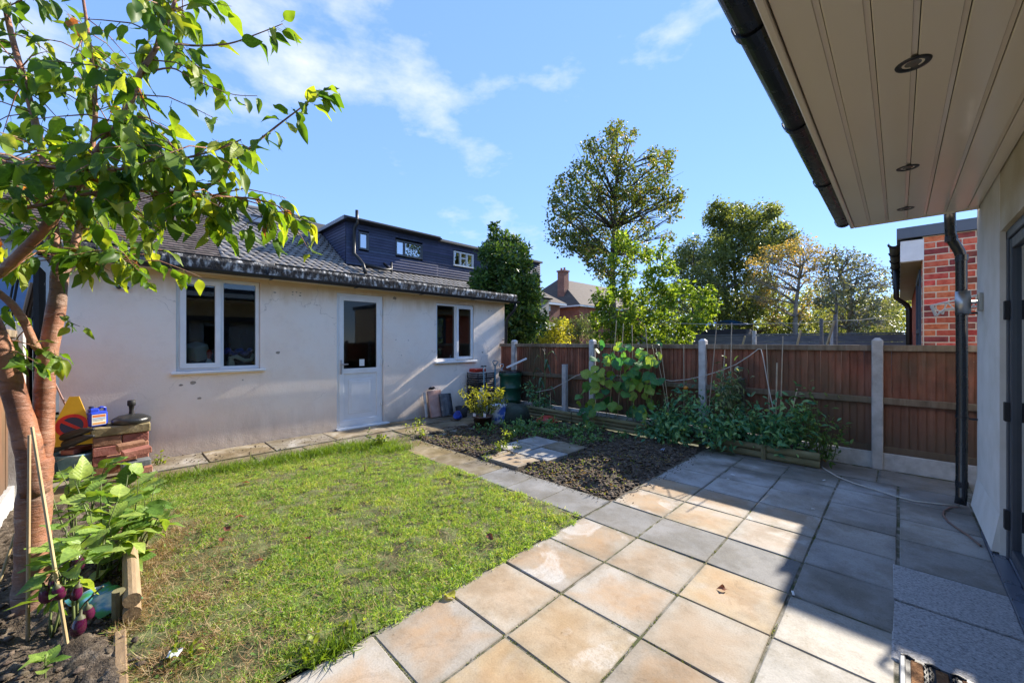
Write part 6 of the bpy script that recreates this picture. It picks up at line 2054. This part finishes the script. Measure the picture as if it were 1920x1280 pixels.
def handle_tool(name, label, base, top, grip, colr, kind):
    t = thing(name, label, 'garden tool', base)
    base, top = Vector(base), Vector(top)
    MB().tube([base.lerp(top, .30), top], .016, 10).build('shaft', colr, t, smooth=True)
    d = (top - base).normalized()
    s = Vector((.2, 1, 0)).normalized()
    if grip == 'D':
        pts = [top, top + d * .03 + s * .035, top + d * .075 + s * .055, top + d * .105 + s * .05, top + d * .105 - s * .05, top + d * .075 - s * .055, top + d * .03 - s * .035, top]
        MB().tube(pts, .010, 8).build('grip', BLACKP if kind == 'spade' else colr, t, smooth=True)
    else:
        MB().tube([top - s * .06, top + s * .06], .014, 8).build('grip', BLACKP, t, smooth=True)
    if kind == 'spade':
        n_ = d.cross(s)
        c0 = base.lerp(top, .32)
        MB().add([c0 + s * .085, c0 - s * .085, base - s * .07, base + s * .07, c0 + s * .085 + n_ * .006, c0 - s * .085 + n_ * .006, base - s * .07 + n_ * .006, base + s * .07 + n_ * .006],
                 [(0, 1, 2, 3), (7, 6, 5, 4), (0, 3, 7, 4), (1, 5, 6, 2), (0, 4, 5, 1), (3, 2, 6, 7)]).build('blade', STEEL, t)
    else:
        for q in (-.07, -.023, .023, .07):
            c0 = base.lerp(top, .30)
            MB().tube([c0 + s * q, base + s * q], [.006, .003], 5).build('tine', STEEL, t)
        c0 = base.lerp(top, .30)
        MB().tube([c0 - s * .075, c0 + s * .075], .009, 6).build('crossbar', STEEL, t)
    return t


TEAL = plain('teal_coated_shaft', (.06, .17, .22), .35)
PALEB = plain('pale_blue_shaft', (.17, .25, .27), .35)
handle_tool('garden_spade', 'garden spade with T grip leaning on the black crates', (-5.80, 5.13, .02), (-5.97, 5.25, .93), 'T', PALEB, 'spade')
handle_tool('garden_fork', 'garden fork with teal shaft and D grip by crates', (-5.74, 5.36, .02), (-5.95, 5.55, .93), 'D', TEAL, 'fork')
handle_tool('garden_hoe', 'grey handled tool with white D grip next to fork', (-5.60, 5.52, .02), (-5.93, 5.72, .86), 'D', plain('grey_shaft', (.35, .36, .36), .4), 'fork')
a, b = at(952, 688, 7.7), at(985, 673, 7.75)
o = MB().cbox(-.01, .01, -.22, .22, -.018, .018, .002, Matrix.Translation(a.lerp(b, .5)) @ (b - a).to_track_quat('Y', 'Z').to_matrix().to_4x4()).build('white_batten', UPVC, at=a)
tag(o, 'white batten jutting out behind the water butt', 'batten')
# slabs and ridge tile leaning on the wall
PINK = nmat('pink_concrete', [(.3, (.36, .20, .16)), (.6, (.48, .30, .245)), (.8, (.52, .40, .34))], scale=8, rough=.9, bmp=.5)
for (y0, y1, off, h, m_, lb) in ((4.08, 4.12, .10, .47, CONC, 'grey brown slab edge at the back of the leaning slabs'), (4.14, 4.44, .20, .50, PINK, 'pink concrete slab leaning against outbuilding wall')):
    o = MB().cbox(-.022, .022, 0, y1 - y0, 0, h, .006, rotm((XW + off + .03, y0, .015), .0, 0, -math.atan2(off * .75, h))).build('leaning_slab', m_, at=(XW + off, (y0 + y1) / 2, 0))
    tag(o, lb, 'slab', 'slabs leaning on the outbuilding wall')
RT = nmat('wet_black_tile', [(.3, (.02, .022, .028)), (.6, (.05, .055, .065)), (.8, (.22, .24, .26))], scale=14, rough=.25, spec=.6, bmp=.3)
mb = MB()
n_ = 8
for s_ in (0, 1):
    pass
prof = [(math.cos(math.pi * k / n_) * .13, math.sin(math.pi * k / n_) * .07) for k in range(n_ + 1)]
prof += [(a * .85, b * .8) for a, b in reversed(prof)]
M = rotm((XW + .30, 4.46, .02), R(90) - .15) @ Matrix.Rotation(-.30, 4, 'X')
MB().prism([(a, -b) for a, b in prof], 0, .42, M).build('roof_tile_mesh', RT)
o = bpy.data.objects['roof_tile_mesh']
o.name = 'ridge_tile'
tag(o, 'wet black ridge tile leaning on the pink slab', 'tile')
gl = thing('work_glove', 'black crumpled glove on top of the pink slab', 'glove', (XW + .06, 4.25, .52))
mb = MB()
for k in range(5):
    mb.tube([(XW + .07, 4.20 + k * .022, .53), (XW + .085, 4.205 + k * .025, .555 + .012 * (k % 2)), (XW + .11, 4.19 + k * .03, .53)], [.014, .013, .008], 6)
mb.lathe([(0, -.02), (.05, -.01), (.045, .018), (0, .03)], (XW + .06, 4.25, .53), 9)
mb.build('glove_body', BLACKM, gl, smooth=True)
# blue watering rose / hose reel between tile and pot
hr = thing('blue_bowl', 'small blue plastic bowl on ground beside ridge tile', 'bowl', at_z(862, 790, 0))
p = at_z(862, 788, 0)
MB().lathe([(0, .02), (.05, .02), (.075, .10), (.08, .10), (.055, .0), (0, 0)], (p.x, p.y, .0), 18, rotm((0, 0, .06), 0, .9, .3)).build('bowl_body', BLUEP, hr, smooth=True)
o = MB().lathe([(0, .0), (.09, .0), (.12, .20), (.125, .2), (.095, .01)], (p.x - .22, p.y + .22, 0), 18).build('dark_pot', BLACKM, at=(p.x - .22, p.y + .22, 0), smooth=True)
tag(o, 'dark empty pot in shade beside the crates', 'pot')
o = MB().lathe([(0, .0), (.06, .0), (.08, .04), (.08, .25), (.03, .33), (.025, .38), (0, .38)], (p.x - .12, p.y + .62, .15), 18).build('white_jug', plain('pale_jug', (.4, .42, .48), .4), at=(p.x - .12, p.y + .62, .15), smooth=True)
tag(o, 'pale plastic bottle standing among the crates', 'bottle')
# potted bamboo-like plant
pt = thing('potted_plant', 'yellow green bushy plant in dark pot by outbuilding corner', 'plant', at_z(905, 801, 0))
p = at_z(905, 801, 0)
MB().lathe([(0, .01), (.12, .01), (.165, .17), (.175, .17), (.175, .20), (.155, .20), (.14, .17), (0, .17)], (p.x, p.y, 0), 24).build('pot', plain('brown_glazed_pot', (.06, .035, .025), .35), pt, smooth=True)
MB().lathe([(0, .18), (.145, .18)], (p.x, p.y, 0), 20).build('pot_soil', nmat('rusty_soil', [(.3, (.16, .07, .035)), (.7, (.28, .13, .07))], scale=20, rough=.95), pt)
SPK = leafmat('bamboo_leaf', (.12, .16, .02), (.36, .38, .06), trans=.5)
tips = []
for k in range(16):
    e = at(rnd.gauss(905, 18), rnd.uniform(722, 768), 6.6 + rnd.uniform(-.12, .12)) if k < 12 else at(rnd.uniform(925, 945), rnd.uniform(725, 742), 6.6)
    q = bezier_limb(Vector((p.x + rnd.uniform(-.06, .06), p.y + rnd.uniform(-.06, .06), .18)), e, .05, 5)
    MB().tube(q, [.004, .004, .003, .002, .0015], 4).build('stem', STEM, pt)
    tips += [q[2], q[3], q[3].lerp(q[4], .5), q[4]]
PP = np.repeat(np.array([tuple(t) for t in tips]), 9, axis=0) + NR.normal(size=(len(tips) * 9, 3)) * .025
DD = rdir(len(PP), .6)
leaf_batch('foliage', PP, DD, NR.normal(size=(len(PP), 3)) + np.array([0, 0, 1]), NR.uniform(.06, .11, len(PP)), .016, SPK, pt, stuff=True)
for dx, lb in ((-.03, 'left'), (.09, 'right')):
    MB().cbox(p.x + dx - .03, p.x + dx + .03, p.y - .13 + dx, p.y - .125 + dx, .16, .25, .001).build('plant_marker', UPVC, pt)
cbg = thing('compost_sack', 'white green and blue printed compost sack beside potted plant', 'sack', at_z(933, 797, 0))
p = at_z(934, 795, 0)
SACK = nmat('printed_sack', [(.38, (.10, .22, .05)), (.46, (.22, .36, .08)), (.50, (.62, .64, .66)), (.58, (.60, .62, .68)), (.64, (.06, .12, .42))], scale=5, rough=.35, bmp=.3, bscale=16)
mb = MB().lathe([(0, 0), (.11, .0), (.15, .06), (.155, .20), (.14, .30), (.15, .34), (.12, .33), (.10, .28), (0, .27)], (p.x, p.y, .0), 22)
mb.v = [(a + .012 * math.sin(c * 40 + b * 21), b + .012 * math.sin(c * 31 + a * 27), c) for a, b, c in mb.v]
mb.build('sack_body', SACK, cbg, smooth=True)
# dark green covered heap behind the sack
hp = thing('covered_heap', 'dark green covered bin bag heap beside the water butt', 'heap', at_z(962, 790, 0))
p = at(962, 770, 6.95)
mb = MB().lathe([(.27, 0), (.30, .08), (.29, .20), (.24, .28), (.12, .32), (0, .33)], (p.x, p.y, 0), 26)
mb.v = [(a + .02 * math.sin(c * 23 + b * 17), b + .02 * math.sin(c * 19 + a * 15), c + .012 * math.sin(a * 30)) for a, b, c in mb.v]
mb.build('cover', nmat('dark_green_cover', [(.3, (.015, .02, .016)), (.7, (.035, .06, .04))], scale=8, rough=.55, bmp=.5), hp, smooth=True)

# ================================================================== raised log edging by the fence
le2 = thing('log_edging', 'three stacked half round logs edging the bed under cucumber', 'edging', (-4.0, 5.62, 0))
for k in range(3):
    half_log(le2, -5.55 + .1 * k, -4.05, 5.64 - .012 * k, .045 + .062 * k, .033, LOGG, dy=-.02)
    half_log(le2, -4.03, -2.62 - .02 * k, 5.62 - .012 * k, .045 + .062 * k, .033, LOGG, dy=-.02)
le3 = thing('log_edging', 'two stacked half round logs edging bed beside the patio', 'edging', (-1.1, 5.6, 0))
for k in range(2):
    half_log(le3, -1.72, -1.15, 5.59, .04 + .085 * k, .044, LOGG)
    half_log(le3, -1.14, -.63, 5.585, .04 + .085 * k, .044, LOGG)
MB().tube([(-1.17, 5.545, -.02), (-1.17, 5.55, .16)], .03, 8).build('peg', LOGG, le3)
# stepping slabs in the soil
for (x0, x1, y0, y1, lb) in ((-3.62, -3.02, 3.16, 3.55, 'warm stepping slab nearest the path'), (-3.84, -3.40, 3.57, 3.98, 'left middle stepping slab in the soil bed'), (-3.38, -2.94, 3.57, 3.99, 'right middle stepping slab in shade of fence'), (-3.84, -3.41, 4.0, 4.40, 'far left stepping slab among the weeds'), (-3.39, -2.95, 4.01, 4.42, 'far right sunlit stepping slab in soil bed')):
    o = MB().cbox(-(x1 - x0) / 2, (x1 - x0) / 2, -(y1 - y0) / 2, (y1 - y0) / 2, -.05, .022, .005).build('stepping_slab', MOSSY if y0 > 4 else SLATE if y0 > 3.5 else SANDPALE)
    o.location = ((x0 + x1) / 2, (y0 + y1) / 2, .006)
    o.rotation_euler = (rnd.uniform(-.012, .012), rnd.uniform(-.012, .012), rnd.uniform(-.015, .015))
    tag(o, lb, 'slab', 'stepping slabs in the soil bed')

# ================================================================== vegetables along the fence
canes = [((1156, 600), (1148, 700), 'tallest thin cane at left of the cucumber'), ((1169, 606), (1163, 700), 'second cane from left in the cucumber'), ((1185, 609), (1187, 745), 'cane rising through the middle of the cucumber'), ((1210, 609), (1224, 790), 'slightly bent cane at right of the cucumber'),
         ((1230, 653), (1244, 730), 'short crossing cane right of the cucumber'), ((1238, 647), (1254, 770), 'leaning cane over the orange tomato plant'), ((1282, 647), (1282, 760), 'straight pale cane left of centre concrete post'), ((1344, 606), (1328, 775), 'tall slanting cane right of centre concrete post'),
         ((1359, 656), (1352, 770), 'short cane in the pepper plant'), ((1372, 605), (1368, 760), 'tall upright cane behind pepper plant'), ((1437, 645), (1442, 770), 'cane touching the bent white cord'), ((1457, 680), (1453, 815), 'thick pale stake in the tomato bush'), ((1468, 630), (1461, 820), 'tall cane in the tomato bush'), ((1495, 728), (1478, 800), 'short tied stake with string at right of tomato bush')]
for (a, b, lb) in canes:
    yb = 5.80 + rnd.uniform(-.06, .06)
    A_, B_ = at_y(a[0], a[1], yb + .03), at_y(b[0], b[1], yb)
    dv = (B_ - A_)
    k_ = max(1.0, (A_.z - .05) / max(.05, A_.z - B_.z))
    B2 = A_ + dv * k_
    r_ = .009 if 'thick' in lb else .006
    o = MB().tube([B2, B2.lerp(A_, .5) + Vector((.004, 0, 0)), A_], r_, 7).build('garden_cane', PALECANE, at=B2)
    tag(o, lb, 'cane', 'canes along the fence')
tk = at_y(1227, 625, 5.9)
# slack white cord
pts = [at_y(u, v, y) for (u, v, y) in ((1005, 735, 5.7), (1035, 729, 5.75), (1060, 716, 5.88), (1080, 704, 5.85), (1096, 699, 5.8), (1130, 702, 5.82), (1175, 705, 5.85), (1215, 707, 5.85), (1260, 714, 5.86), (1290, 711, 5.9), (1322, 704, 5.98), (1350, 695, 5.88), (1380, 683, 5.82), (1405, 667, 5.8), (1422, 654, 5.8), (1427, 655, 5.8), (1432, 675, 5.8), (1438, 710, 5.8), (1446, 750, 5.8), (1452, 775, 5.75))]
o = MB().tube(pts, .0055, 6).build('garden_rope', ROPE, smooth=True)
tag(o, 'slack white rope looped along the fence through the plants', 'rope')
pts = [at_z(u, v, .012) for (u, v) in ((1515, 852), (1528, 862), (1545, 878), (1570, 893), (1600, 905), (1640, 917), (1680, 930), (1715, 939), (1760, 944), (1800, 948))]
o = MB().tube(pts, .006, 6).build('white_cable', ROPE, smooth=True)
tag(o, 'thin white cable lying across the damp patio to downpipe', 'cable')
pts = [at_z(u, v, .012) for (u, v) in ((1795, 950), (1780, 951), (1770, 957), (1768, 965), (1778, 978), (1795, 990), (1815, 1003), (1838, 1022))]
o = MB().tube(pts, .007, 6).build('brown_cable', nmat('rusty_cable', [(.3, (.15, .12, .10)), (.7, (.30, .16, .12))], scale=5, rough=.6), smooth=True)
tag(o, 'curled brown cable on patio near the door sill', 'cable')

# cucumber vine: large leaves as pieces
CUM = cherry_leaf_mat('cucumber_leaf', [(0, (.04, .17, .08)), (.4, (.085, .25, .085)), (.7, (.20, .35, .06)), (1, (.36, .47, .09))], True, .42, (1.5, 1.45, .5))
CLF = [big_leaf('leaf', CUM, .55, .22, .12, .06, rows=7, heart=.8), big_leaf('leaf', CUM, .50, .35, .22, .07, rows=7, heart=.8), big_leaf('leaf', CUM, .58, .12, .06, .08, rows=7, heart=.8)]
cu = thing('cucumber_vine', 'climbing vine with broad heart shaped leaves trained up canes', 'plant', (-3.6, 5.8, .1))
spots = []
for _ in range(150):
    v = rnd.uniform(640, 800)
    if v < 680: u = rnd.uniform(1115, 1235)
    elif v < 740: u = rnd.uniform(1095, 1240)
    else: u = rnd.uniform(1085, 1225)
    if v > 745 and 1150 < u < 1250 and rnd.random() < .55: continue
    spots.append((u, v))
for i, (u, v) in enumerate(spots):
    p = at_y(u, v, 5.72 + rnd.uniform(-.22, .12))
    d = Vector((rnd.gauss(0, .8), rnd.gauss(-.5, .6), rnd.gauss(-.6, .4)))
    L = rnd.uniform(.115, .175) if v > 670 else rnd.uniform(.07, .12)
    shared('leaf', rnd.choice(CLF), leaf_matrix(p, d, Vector((rnd.gauss(0, .5), rnd.gauss(-.7, .4), .8)), L), cu)
for k in range(8):
    u0 = 1110 + k * 16
    q = [at_y(u0 + rnd.uniform(-8, 8), 815 - i * 34, 5.76 + rnd.uniform(-.05, .05)) for i in range(6)]
    q[0].z = .08
    MB().tube(q, [.005, .005, .0045, .004, .003, .002], 5).build('stem', STEM, cu, smooth=True)

# tomatoes, pepper and others: stems, compound foliage, fruit
TOM = leafmat('tomato_leaf', (.014, .055, .030), (.05, .12, .045), trans=.35, stops=[(0, (.06, .20, .11)), (.6, (.15, .36, .17)), (.9, (.30, .48, .17)), (1, (.42, .55, .20))])
PEP = leafmat('pepper_leaf', (.05, .09, .035), (.19, .23, .10), trans=.35, stops=[(0, (.05, .12, .06)), (.6, (.17, .25, .11)), (1, (.42, .46, .27))])
ORF = plain('ripening_tomato', (.50, .20, .02), .25)
GRF = plain('green_tomato', (.22, .30, .04), .25)


def bushy(name, label, spots, y, n, L, mat, wide=.42, fruit=(), group='vegetable plants by the fence', spread=.15, T=T_LEAF, cat='plant'):
    c = at_y(spots[0][0], spots[0][1], y)
    t = thing(name, label, cat, (c.x, y, .08), group)
    tips = []
    for (u, v, r_) in spots:
        for _ in range(4):
            e = at_y(u + rnd.gauss(0, r_ * .45), v + rnd.gauss(0, r_ * .4), y + rnd.uniform(-.20, .14))
            e.z = max(e.z, .10)
            b0 = Vector((c.x + (e.x - c.x) * .5 + rnd.uniform(-.05, .05), y + rnd.uniform(-.04, .04), .08))
            q = bezier_limb(b0, e, .05, 5)
            MB().tube(q, [.005, .0045, .004, .003, .002], 4).build('stem', STEM, t)
            tips += [(q[2], q[3] - q[2]), (q[3], q[4] - q[3]), (q[4], q[4] - q[3])]
    per = max(4, n // len(tips))
    C = np.repeat(np.array([tuple(p) for p, _ in tips]), per, axis=0)
    C = C + NR.normal(size=C.shape) * spread * .55
    C[:, 2] = np.maximum(C[:, 2], .05)
    D_ = rdir(len(C), .5) + np.repeat(np.array([tuple(d.normalized()) for _, d in tips]), per, axis=0) * .5
    L_ = L * NR.uniform(.6, 1.3, len(C))
    leaf_batch('foliage', C, D_, NR.normal(size=(len(C), 3)) * .6 + np.array([0, -.3, 1.0]), L_, L_ * wide, mat, t, T=T, stuff=True)
    for (u, v, s, m_) in fruit:
        p = at_y(u, v, y - .16)
        MB().lathe([(0, -s * .85), (s * .6, -s * .7), (s, -s * .1), (s * .85, s * .5), (s * .3, s * .78), (0, s * .7)], p, 12).build('fruit', m_, t, smooth=True)
    return t


bushy('tomato_plant', 'shaded tomato plant with one orange fruit left of centre post', [(1285, 740, 20), (1255, 765, 20), (1300, 770, 20), (1270, 790, 22), (1235, 790, 16)], 5.72, 620, .08, TOM, fruit=((1286, 727, .034, ORF), (1251, 776, .028, GRF)))
bushy('tomato_plant', 'low tomato plant spilling over the logs by soil bed', [(1225, 815, 20), (1265, 820, 22), (1300, 815, 18), (1240, 800, 18)], 5.55, 560, .075, TOM, fruit=((1323, 799, .026, GRF), (1283, 805, .022, GRF)))
bushy('pepper_plant', 'pale leaved pepper plant against dark spur post', [(1365, 705, 14), (1380, 715, 16), (1350, 725, 14), (1370, 735, 16)], 5.74, 420, .085, PEP, wide=.3, fruit=((1346, 740, .03, GRF), (1343, 722, .02, GRF)))
bushy('tomato_plant', 'bushy tomato plant below the pepper plant', [(1350, 770, 18), (1335, 795, 18), (1370, 800, 20), (1350, 820, 18), (1385, 790, 14)], 5.66, 600, .075, TOM)
bushy('tomato_plant', 'wide tomato bush around the tall canes by the patio', [(1420, 770, 18), (1440, 790, 22), (1470, 800, 22), (1500, 770, 20), (1520, 790, 18), (1450, 820, 22), (1490, 825, 20), (1410, 815, 16), (1480, 770, 16)], 5.74, 1050, .078, TOM)
bushy('tomato_plant', 'bright green tomato shoot leaning over the patio corner', [(1535, 815, 14), (1550, 825, 14), (1540, 840, 12), (1560, 812, 10), (1525, 760, 12), (1510, 752, 12)], 5.70, 420, .06, leafmat('sunny_tomato_leaf', (.05, .12, .03), (.14, .22, .05), trans=.4), fruit=((1566, 832, .02, GRF),))
bushy('leafy_plant', 'teal shaded weed at the fence end by water butt', [(995, 720, 14), (1005, 745, 16), (1020, 755, 14)], 5.85, 300, .07, TOM)
mz = thing('maize_plant', 'tall tattered maize plant with dry tassel near water butt', 'plant', at_y(1020, 770, 5.75))
b0 = at_y(1020, 775, 5.75)
b0.z = .05
tp = at_y(1021, 660, 5.75)
MB().tube([b0, b0.lerp(tp, .5) + Vector((.02, 0, 0)), tp], [.012, .010, .005], 7).build('stalk', STEM, mz, smooth=True)
mb_leaf = leafmat('maize_leaf', (.03, .09, .06), (.10, .19, .11), trans=.35)
for k in range(9):
    p = b0.lerp(tp, .35 + .07 * k)
    a = k * 2.4
    d = Vector((math.cos(a), math.sin(a) * .7, .9))
    q = [p, p + d * .10, p + d * .17 + Vector((0, 0, -.02)), p + Vector((d.x, d.y, 0)) * .24 + Vector((0, 0, .05)), p + Vector((d.x, d.y, 0)) * .27 + Vector((0, 0, -.06))]
    s = Vector((-d.y, d.x, 0)).normalized()
    vs, fs = [], []
    for i, (c, w_) in enumerate(zip(q, (.010, .020, .022, .016, .002))):
        vs += [c - s * w_, c + Vector((0, 0, -.004)), c + s * w_]
    for i in range(4):
        fs += [(3 * i, 3 * i + 1, 3 * i + 4, 3 * i + 3), (3 * i + 1, 3 * i + 2, 3 * i + 5, 3 * i + 4)]
    MB().add(vs, fs).build('leaf', mb_leaf, mz, smooth=True)
for k in range(6):
    MB().tube([tp, tp + Vector((rnd.uniform(-.04, .04), rnd.uniform(-.04, .04), rnd.uniform(.05, .09)))], [.004, .002], 4).build('tassel', PALECANE, mz)
for i, (u, lb) in enumerate(((1032, 'thin pale cane just left of the spur post'), (1012, 'thin cane standing beside the maize stalk'))):
    a, b = at_y(u, 735, 5.7), at_y(u, 770, 5.7)
    b.z = .05
    o = MB().tube([b, a], .005, 6).build('garden_cane', PALECANE, at=b)
    tag(o, lb, 'cane', 'canes along the fence')

# weeds over the far soil
WEED = leafmat('weed_leaf', (.05, .17, .07), (.19, .34, .11), trans=.4)
WEEDB = leafmat('bright_weed_leaf', (.09, .15, .02), (.24, .31, .05), trans=.5)


def weed(label, u, v, r_, hgt, n, L, mat, group='weeds in the soil bed'):
    c = at_z(u, v, 0)
    t = thing('weed', label, 'weed', c, group)
    nt_ = max(5, n // 14)
    P_ = []
    for k in range(nt_):
        a = rnd.uniform(0, math.tau)
        rr = r_ * math.sqrt(rnd.random())
        b0 = c + Vector((math.cos(a) * rr * .5, math.sin(a) * rr * .5, 0))
        e = c + Vector((math.cos(a) * rr, math.sin(a) * rr, hgt * rnd.uniform(.5, 1.1)))
        MB().tube([b0, b0.lerp(e, .5), e], [.003, .0025, .0015], 4).build('stem', STEM, t)
        P_ += [tuple(b0.lerp(e, q)) for q in (.35, .6, .8, 1.0)]
    per = max(2, n // len(P_))
    C = np.repeat(np.array(P_), per, axis=0)
    C = C + NR.normal(size=C.shape) * .02
    C[:, 2] = np.maximum(C[:, 2], .015)
    L_ = L * NR.uniform(.6, 1.3, len(C))
    D_ = rdir(len(C), -.1)
    leaf_batch('foliage', C, D_, NR.normal(size=(len(C), 3)) * .5 + np.array([0, 0, 1.0]), L_, L_ * .5, mat, t, T=T_LEAF, stuff=True)


for (lb, u, v, r_, h_, n_, L_, m_) in (('low spreading weed between pot and red dish', 975, 812, .34, .14, 220, .05, WEED), ('thick weed patch behind the far stepping slabs', 1010, 815, .34, .14, 220, .05, WEED), ('weed clump beside far right stepping slab', 1090, 832, .22, .12, 110, .05, WEED), ('weed patch under the pale spur post', 1105, 812, .26, .14, 130, .05, WEED), ('trailing weed along the foot of long logs', 1130, 825, .22, .10, 90, .045, WEED), ('low dark weed in front of compost sack', 955, 806, .30, .16, 160, .05, WEED), ('weed patch left of the red dish', 990, 800, .32, .18, 200, .05, WEED), ('weed patch right of the red dish', 1062, 812, .34, .16, 200, .05, WEED), ('weed growing below the log edging', 1085, 820, .25, .14, 120, .05, WEED), ('small weed on bare soil in fence shade', 1165, 822, .12, .12, 60, .045, WEED),
                                      ('weed beside the potted plant', 912, 810, .16, .16, 110, .05, WEED), ('bright leafy weed at left end of stepping slabs', 940, 845, .14, .12, 90, .045, WEEDB), ('bright weed behind the stepping slabs', 952, 828, .13, .13, 80, .045, WEEDB), ('small bright weed on stepping slabs', 967, 845, .07, .08, 40, .035, WEEDB), ('tiny weed on path edge by slabs', 915, 862, .06, .05, 30, .03, WEEDB),
                                      ('sprouting weed at the corner of path and soil', 772, 812, .14, .16, 70, .04, WEEDB), ('weed in soil near the path corner', 800, 818, .16, .10, 70, .04, WEEDB), ('yellow green weed by outbuilding paving', 785, 797, .06, .13, 24, .045, WEEDB), ('weed at foot of the brick stack', 300, 872, .08, .10, 40, .04, WEEDB),
                                      ('weed tuft on the lawn by the buried strip', 330, 1235, .10, .05, 60, .03, WEEDB), ('broad weed at the bottom edge of lawn', 570, 1225, .10, .04, 50, .035, WEEDB), ('weed between lawn and patio near bottom', 655, 1190, .09, .04, 45, .035, WEEDB), ('tuft growing at the lawn corner near the door path', 705, 838, .12, .20, 110, .05, WEEDB), ('sprig near log edging under the tomatoes', 1035, 800, .2, .14, 90, .05, WEED)):
    weed(lb, u, v, r_, h_, n_, L_, m_)
# scattered small litter of the soil: many tiny seedlings
n = 1600
X, Y = NR.uniform(-5.0, -1.95, n), 3.2 + np.abs(NR.normal(0, .8, n))
k = (Y < 5.4)
X, Y = X[k], Y[k]
o = leaf_batch('seedlings', np.stack([X, Y, soil_h(X, Y) + .012], -1), rdir(len(X), -.4), NR.normal(size=(len(X), 3)) + np.array([0, 0, 1]), NR.uniform(.012, .035, len(X)), .010, WEEDB)
tag(o, 'tiny seedlings and bits of leaf over the soil bed', 'seedlings', kind='stuff')
n = 2200
X, Y = NR.uniform(-5.1, -1.9, n), NR.uniform(3.17, 5.5, n)
D = NR.normal(size=(n, 3))
D[:, 2] = np.abs(D[:, 2]) * .15
o = leaf_batch('straw_litter', np.stack([X, Y, soil_h(X, Y) + .014], -1), unit(D), NR.normal(size=(n, 3)) * .3 + np.array([0, 0, 1]), NR.uniform(.015, .06, n), NR.uniform(.002, .010, n), DRY)
tag(o, 'bits of straw and dead stalk littering the soil bed', 'litter', kind='stuff')
rd = thing('red_dish', 'shallow red plastic dish lying among the weeds', 'dish', at_z(1025, 797, 0))
p = at_z(1025, 795, 0)
MB().lathe([(0, .085), (.10, .08), (.16, .05), (.19, .02), (.19, .0), (.175, .0), (.15, .035), (0, .06)], (p.x, p.y, .05), 26, rotm((0, 0, 0), 0, .06, .05)).build('dish_body', plain('faded_red_plastic', (.42, .045, .03), .4), rd, smooth=True)
# litter
FOIL = plain('crumpled_foil', (.5, .55, .75), .25, metal=.5)


def scrap(name, label, u, v, s, mat, cat, z=.012, group=None, asp=1.0):
    c = at_z(u, v, z)
    k_ = 5
    V, F = grid_sheet(-s, s, -s * asp, s * asp, k_, k_, lambda X, Y: NR.uniform(0, s * .35, X.shape))
    V = V + NR.normal(size=V.shape) * s * .06
    V = V @ np.array(rotm((0, 0, 0), rnd.uniform(0, 6)).to_3x3()).T
    o = link(name, fast_mesh(name, V, F), mat)
    o.location = c
    return tag(o, label, cat, group)


scrap('foil_wrapper', 'crumpled silvery blue wrapper on the shaded soil', 1243, 843, .05, FOIL, 'wrapper', .03, asp=.4)
scrap('paper_scrap', 'white scrap of paper on soil at the lawn corner', 327, 1225, .024, plain('scrap_white', (.7, .7, .7), .7), 'paper', .03)
scrap('teal_rag', 'bright teal bag knot at end of the short logs', 1527, 868, .045, plain('teal_plastic', (.02, .26, .30), .35), 'rag', .03)
BRL = leafmat('fallen_leaf', (.10, .03, .015), (.24, .09, .04), trans=.2)
for i, (u, v, L, lb) in enumerate(((914, 1002, .07, 'dark red fallen leaf on the lawn near the patio'), (852, 1120, .08, 'yellowish fallen leaf on the slab edge by lawn'), (1362, 1104, .05, 'dry twiggy leaf on a pale slab'), (442, 970, .06, 'brown fallen leaf in middle of lawn'), (430, 995, .06, 'dark fallen leaf on lawn near the aubergines'), (455, 905, .06, 'reddish leaf near the top of the lawn'), (580, 1010, .06, 'dark brown leaf at centre of the lawn'), (478, 1052, .05, 'pale brown leaf on lower lawn'), (1545, 862, .06, 'orange leaf by the short logs'), (415, 1015, .05, 'small curled brown leaf on left lawn'))):
    mt = {1: YEL, 8: LORANGE}.get(i, BRL)
    me = big_leaf('fallen_leaf', mt, .38, .3, .5, .12, rows=5)
    o = bpy.data.objects.new('fallen_leaf', me)
    COL.objects.link(o)
    p = at_z(u, v, .03 if u < 1000 and v < 1100 else .012)
    o.matrix_world = leaf_matrix(p, Vector((rnd.gauss(0, 1), rnd.gauss(0, 1), .15)), Vector((rnd.gauss(0, .2), rnd.gauss(0, .2), 1)), L)
    tag(o, lb, 'leaf', 'fallen leaves')
# bare twiggy weed on the lawn
dw = thing('dead_weed', 'dry branching weed stalk standing on the lawn', 'weed', at_z(683, 885, 0))
b0 = at_z(683, 885, 0)
for k in range(7):
    e = b0 + Vector((rnd.uniform(-.05, .22), rnd.uniform(-.05, .2), rnd.uniform(.05, .2)))
    MB().tube([b0, b0.lerp(e, .5) + Vector((0, 0, .02)), e], [.003, .002, .001], 4).build('stalk', CANE, dw)
# small bits on the patio
for (u, v, s, lb) in ((1487, 1112, .02, 'pale peg lying in the patio joint'), (1374, 890, .02, 'white fleck on shaded slabs'), (1365, 898, .012, 'small white chip on shaded slab'), (1524, 954, .012, 'white pebble on grey slab near joint'), (1545, 900, .02, 'pale splinter on damp slab')):
    p = at_z(u, v, .008)
    o = MB().cbox(-s, s, -s * .3, s * .3, 0, .006, .002, rotm((0, 0, 0), rnd.uniform(0, 3))).build('chip', UPVC)
    o.location = p
    tag(o, lb, 'chip', 'small chips on the patio')
